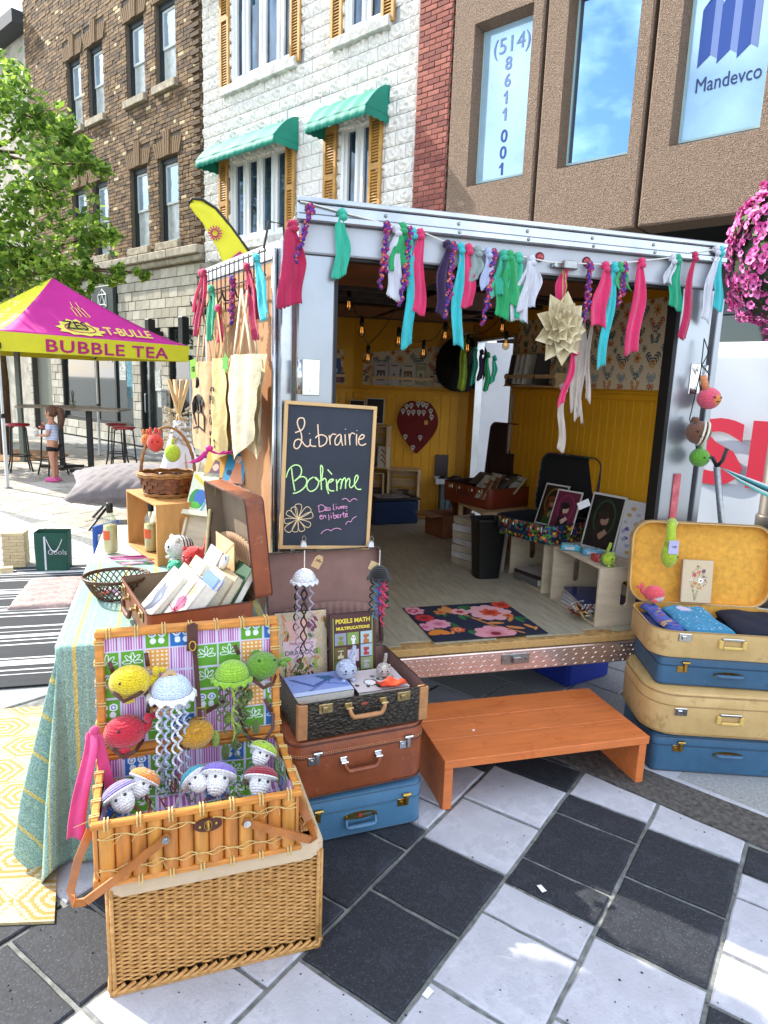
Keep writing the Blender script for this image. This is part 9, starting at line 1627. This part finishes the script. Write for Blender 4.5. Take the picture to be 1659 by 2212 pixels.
def tote(label, x, ztop, w, h, col, hx, y=.1, yaw=0, wr=1, zb=.0):
 t = thing('tote_bag', label, 'tote bag', FD(x, y, ztop), FD.yaw + yaw, 'cotton tote bags on the rack'); m = M('canvas' + col, col, .95, var=.07, vs=10, bump=.5, bs=9, bd=.02)
 def f(s_): return lambda u, v: (-(u - .5) * w * (1 - (.35 if wr > 1.2 else .0) * (1 - v) ** 2 * 1.0) + .01 * math.sin(v * 5), s_ * (.008 + .042 * math.sin(PI * u) * (1 - .5 * v)) + .011 * math.sin(u * 9 * wr + v * 3) * (.4 + .6 * v) + .006 * math.sin(u * 23 + v * 11) * math.sin(v * 9) , -h + h * v - (zb * (1 - v) * (1 - abs(u - .45) * 2)))
 b = B(); b.grid(22, 22, f(1)); b.grid(22, 22, lambda u, v: f(-1)(1 - u, v)); obj('bag', b, m, t, True); hh = 1.95 - ztop
 for s_, yy in ((-1, .016), (1, -.01)): obj('handle', B().sheet(2, 14, lambda u, v: ((-w * .28 + w * .56 * v) * (1 - .72 * math.sin(PI * v)) + hx * math.sin(PI * v) + (u - .5) * .022, yy + .01 * math.sin(PI * v), hh * math.sin(PI * v) ** .8), .002), m, t, True)
 return t
A = tote('tan tote bag printed with a cat on an open book, farthest left', .78, 1.68, .40, .42, '#c4a07a', 0, .05, .0); Bt = tote('cream tote bag printed with black capital letters, in the middle', .49, 1.69, .3, .42, '#d0b880', .0, .075, -.12, 1.3, .05); Ct = tote('large unprinted cream tote bag pointing down at the right', .15, 1.70, .34, .34, '#d9cdac', -.02, .095, 0, 1.5, .085)
INK = M('ink_black', '#0c0c0e', .7, var=0); b = B(); yy = .046
def pl(pts): b.prism([(-x, z) for x, z in pts], yy, yy + .001, 'y')
pl([(-.09, -.33), (-.005, -.315), (-.005, -.24), (-.05, -.235), (-.085, -.25)]); pl([(.09, -.33), (.005, -.315), (.005, -.24), (.05, -.235), (.085, -.25)])
b2 = B(); 
for s_ in (-1, 1): b2.prism([(s_ * .012, -.305), (s_ * .08, -.318), (s_ * .076, -.258), (s_ * .045, -.243), (s_ * .012, -.248)], yy + .0012, yy + .0016, 'y')
b.tube([(.03, yy, -.3), (.065, yy, -.25), (.06, yy, -.2), (.02, yy, -.175)], [.007, .011, .014, .018], 6); b.ell((-.0, yy, -.175), (.05, .003, .022), 12, 8).ell((-.06, yy, -.195), (.022, .003, .018), 10, 6); b.tube([(-.03, yy, -.18), (-.04, yy, -.24)], .006, 5).tube([(.02, yy, -.18), (.0, yy, -.235)], .006, 5); b.tube([(.03 + .02 * math.cos(a), yy, -.1 + .022 * math.sin(a)) for a in [R(60 + k * 24) for k in range(11)]], [.002, .005, .007, .008, .009, .009, .009, .008, .007, .005, .002], 5)
obj('cat_print', b, INK, A, kind='stuff'); obj('book_print_pages', b2, MATS['canvas#c4a07a'], A, kind='stuff')
for k, s_ in enumerate(('PIN', '&CUP', 'OF', 'AND', 'BOO')): writing(s_, (.055, .032, .055, .03, .055)[k], (.07, .047, -.2 - k * .048), INK, Bt, rot=(PI / 2, 0, PI), align='LEFT')
b = B(); b.tube([(-.0 - .03 * math.cos(a), .047, -.145 + .02 * math.sin(a)) for a in [PI * k / 10 for k in range(11)]], .003, 5); obj('cup_print', b, INK, Bt)
t = thing('price_note', 'lime green sticky note reading 12$ on the tan tote bag', 'note', FD(.84, .1, 1.645), (0, R(5), FD.yaw)); obj('note', B().cham(-.045, .045, 0, .001, -.045, .045, .0003), M('lime_paper', '#6aa81c', .8, var=0), t); writing('12$', .035, (0, .002, -.012), M('ink'), t, rot=(PI / 2, 0, PI))
t = thing('price_star', 'green paper star stuck on the cream tote bags', 'note', FD(.24, .15, 1.665), FD.yaw); obj('star', B().prism([((.048 if k % 2 else .026) * math.cos(PI * k / 6), (.048 if k % 2 else .026) * math.sin(PI * k / 6)) for k in range(12)], 0, .001, 'y'), M('green_paper', '#4f9a3a', .8, var=0), t)
for k, x, z, x2, z2, w, lb in (('crim', .66, 2.07, .8, 1.82, .07, 'crimson rag bundle at the far left end of the wire rack'), ('pink', .70, 2.07, .84, 1.93, .04, 'short pink rag sticking out left of the crimson bundle'), ('tealg', .56, 1.99, .6, 1.79, .075, 'scaly teal rag on the left of the wire rack'), ('pink', .47, 1.9, .46, 1.76, .045, 'short hot pink rag over the middle tote bag'), ('braid', .29, 2.0, .32, 1.84, .03, 'multicoloured braid over the middle of the wire rack'), ('crim', .13, 2.03, .06, 1.775, .065, 'flared crimson rag over the right tote bag'), ('aqua', .03, 2.05, -.05, 1.84, .06, 'aqua rag tied at the right end of the wire rack')): rag(FD, k, x, z, x2, z2, lb, w, .1, strips=2 if w > .06 else 1, group='rags tied on the wire rack')
st = thing('toy_string', 'dark string with bows hanging from the right door hinge', 'string', FT.o, FT.yaw); obj('string', B().tube([(1.835, -.06, 1.86), (1.83, -.07, 1.66), (1.85, -.07, 1.6)], .0025, 5).tube([(1.835, -.06, 1.86), (1.86, -.07, 1.8), (1.84, -.06, 1.74), (1.80, -.07, 1.5), (1.86, -.07, 1.36)], .0025, 5).tube([(1.84, -.06, 1.74), (1.88, -.07, 1.7), (1.86, -.06, 1.73)], .0025, 5), M('dark_string', '#16201c', .9, var=0), st, True, kind='stuff')
def ballcat(lab, x, z, r, c, face, rot=(0, 0, 0)):
 t = thing('crochet_ball', lab, 'soft toy', FT(x, -.1, z), (rot[0], rot[1], FT.yaw + rot[2]), 'crocheted toys strung by the right post'); obj('body', B().ell((0, 0, 0), (r, r, r * .95), 22, 14), yarn('yarn_' + c, c), t, True)
 if face: obj('face', B().ell((.1 * r, -.2 * r, -.05 * r), (.78 * r, .86 * r, .72 * r), 18, 12), yarn('yarn_' + face, face), t, True)
 eyes(t, [(-.25 * r, -1.0 * r, .12 * r), (.45 * r, -.93 * r, .1 * r)], .1 * r); obj('mouth', B().tube([(-.02 * r, -1.05 * r, -.2 * r), (.06 * r, -1.06 * r, -.28 * r), (.12 * r, -1.05 * r, -.2 * r), (.2 * r, -1.04 * r, -.28 * r), (.28 * r, -1.02 * r, -.2 * r)], .03 * r, 5), BLACKM, t); return t
t = ballcat('coral pink crocheted ball cat with a striped tail, top of the string', 1.865, 1.595, .052, '#d8506a', '#d8803a'); obj('tail', B().tube([(-.02, 0, .04), (-.035, 0, .07), (-.045, 0, .1)], [.016, .016, .014], 8), yarn('yarn_peach', '#dc8a5a'), t, True)
t = ballcat('brown crocheted cat with two cream stripes lying sideways in the middle of the string', 1.83, 1.44, .056, '#6e4632', None, (0, .2, -.5)); [obj('stripe', B().tube([(q_, .057 * math.cos(a), .055 * math.sin(a)) for a in [2 * PI * k / 20 for k in range(20)]], .005, 6, closed=True), yarn('yarn_cream', '#d8cdb8'), t, True) for q_ in (.012, .03)]; [obj('ear', B().ell((-.03, -.03 * s_, .05), (.012, .012, .016), 8, 6), yarn('yarn_#6e4632', '#6e4632'), t, True) for s_ in (-1, 1)]
t = ballcat('small green crocheted apple-like ball, lowest on the string', 1.855, 1.325, .045, '#5a9a2a', None); obj('stalk', B().tube([(0, 0, .03), (-.005, 0, .1)], .009, 8), yarn('yarn_#5a9a2a', '#5a9a2a'), t, True)
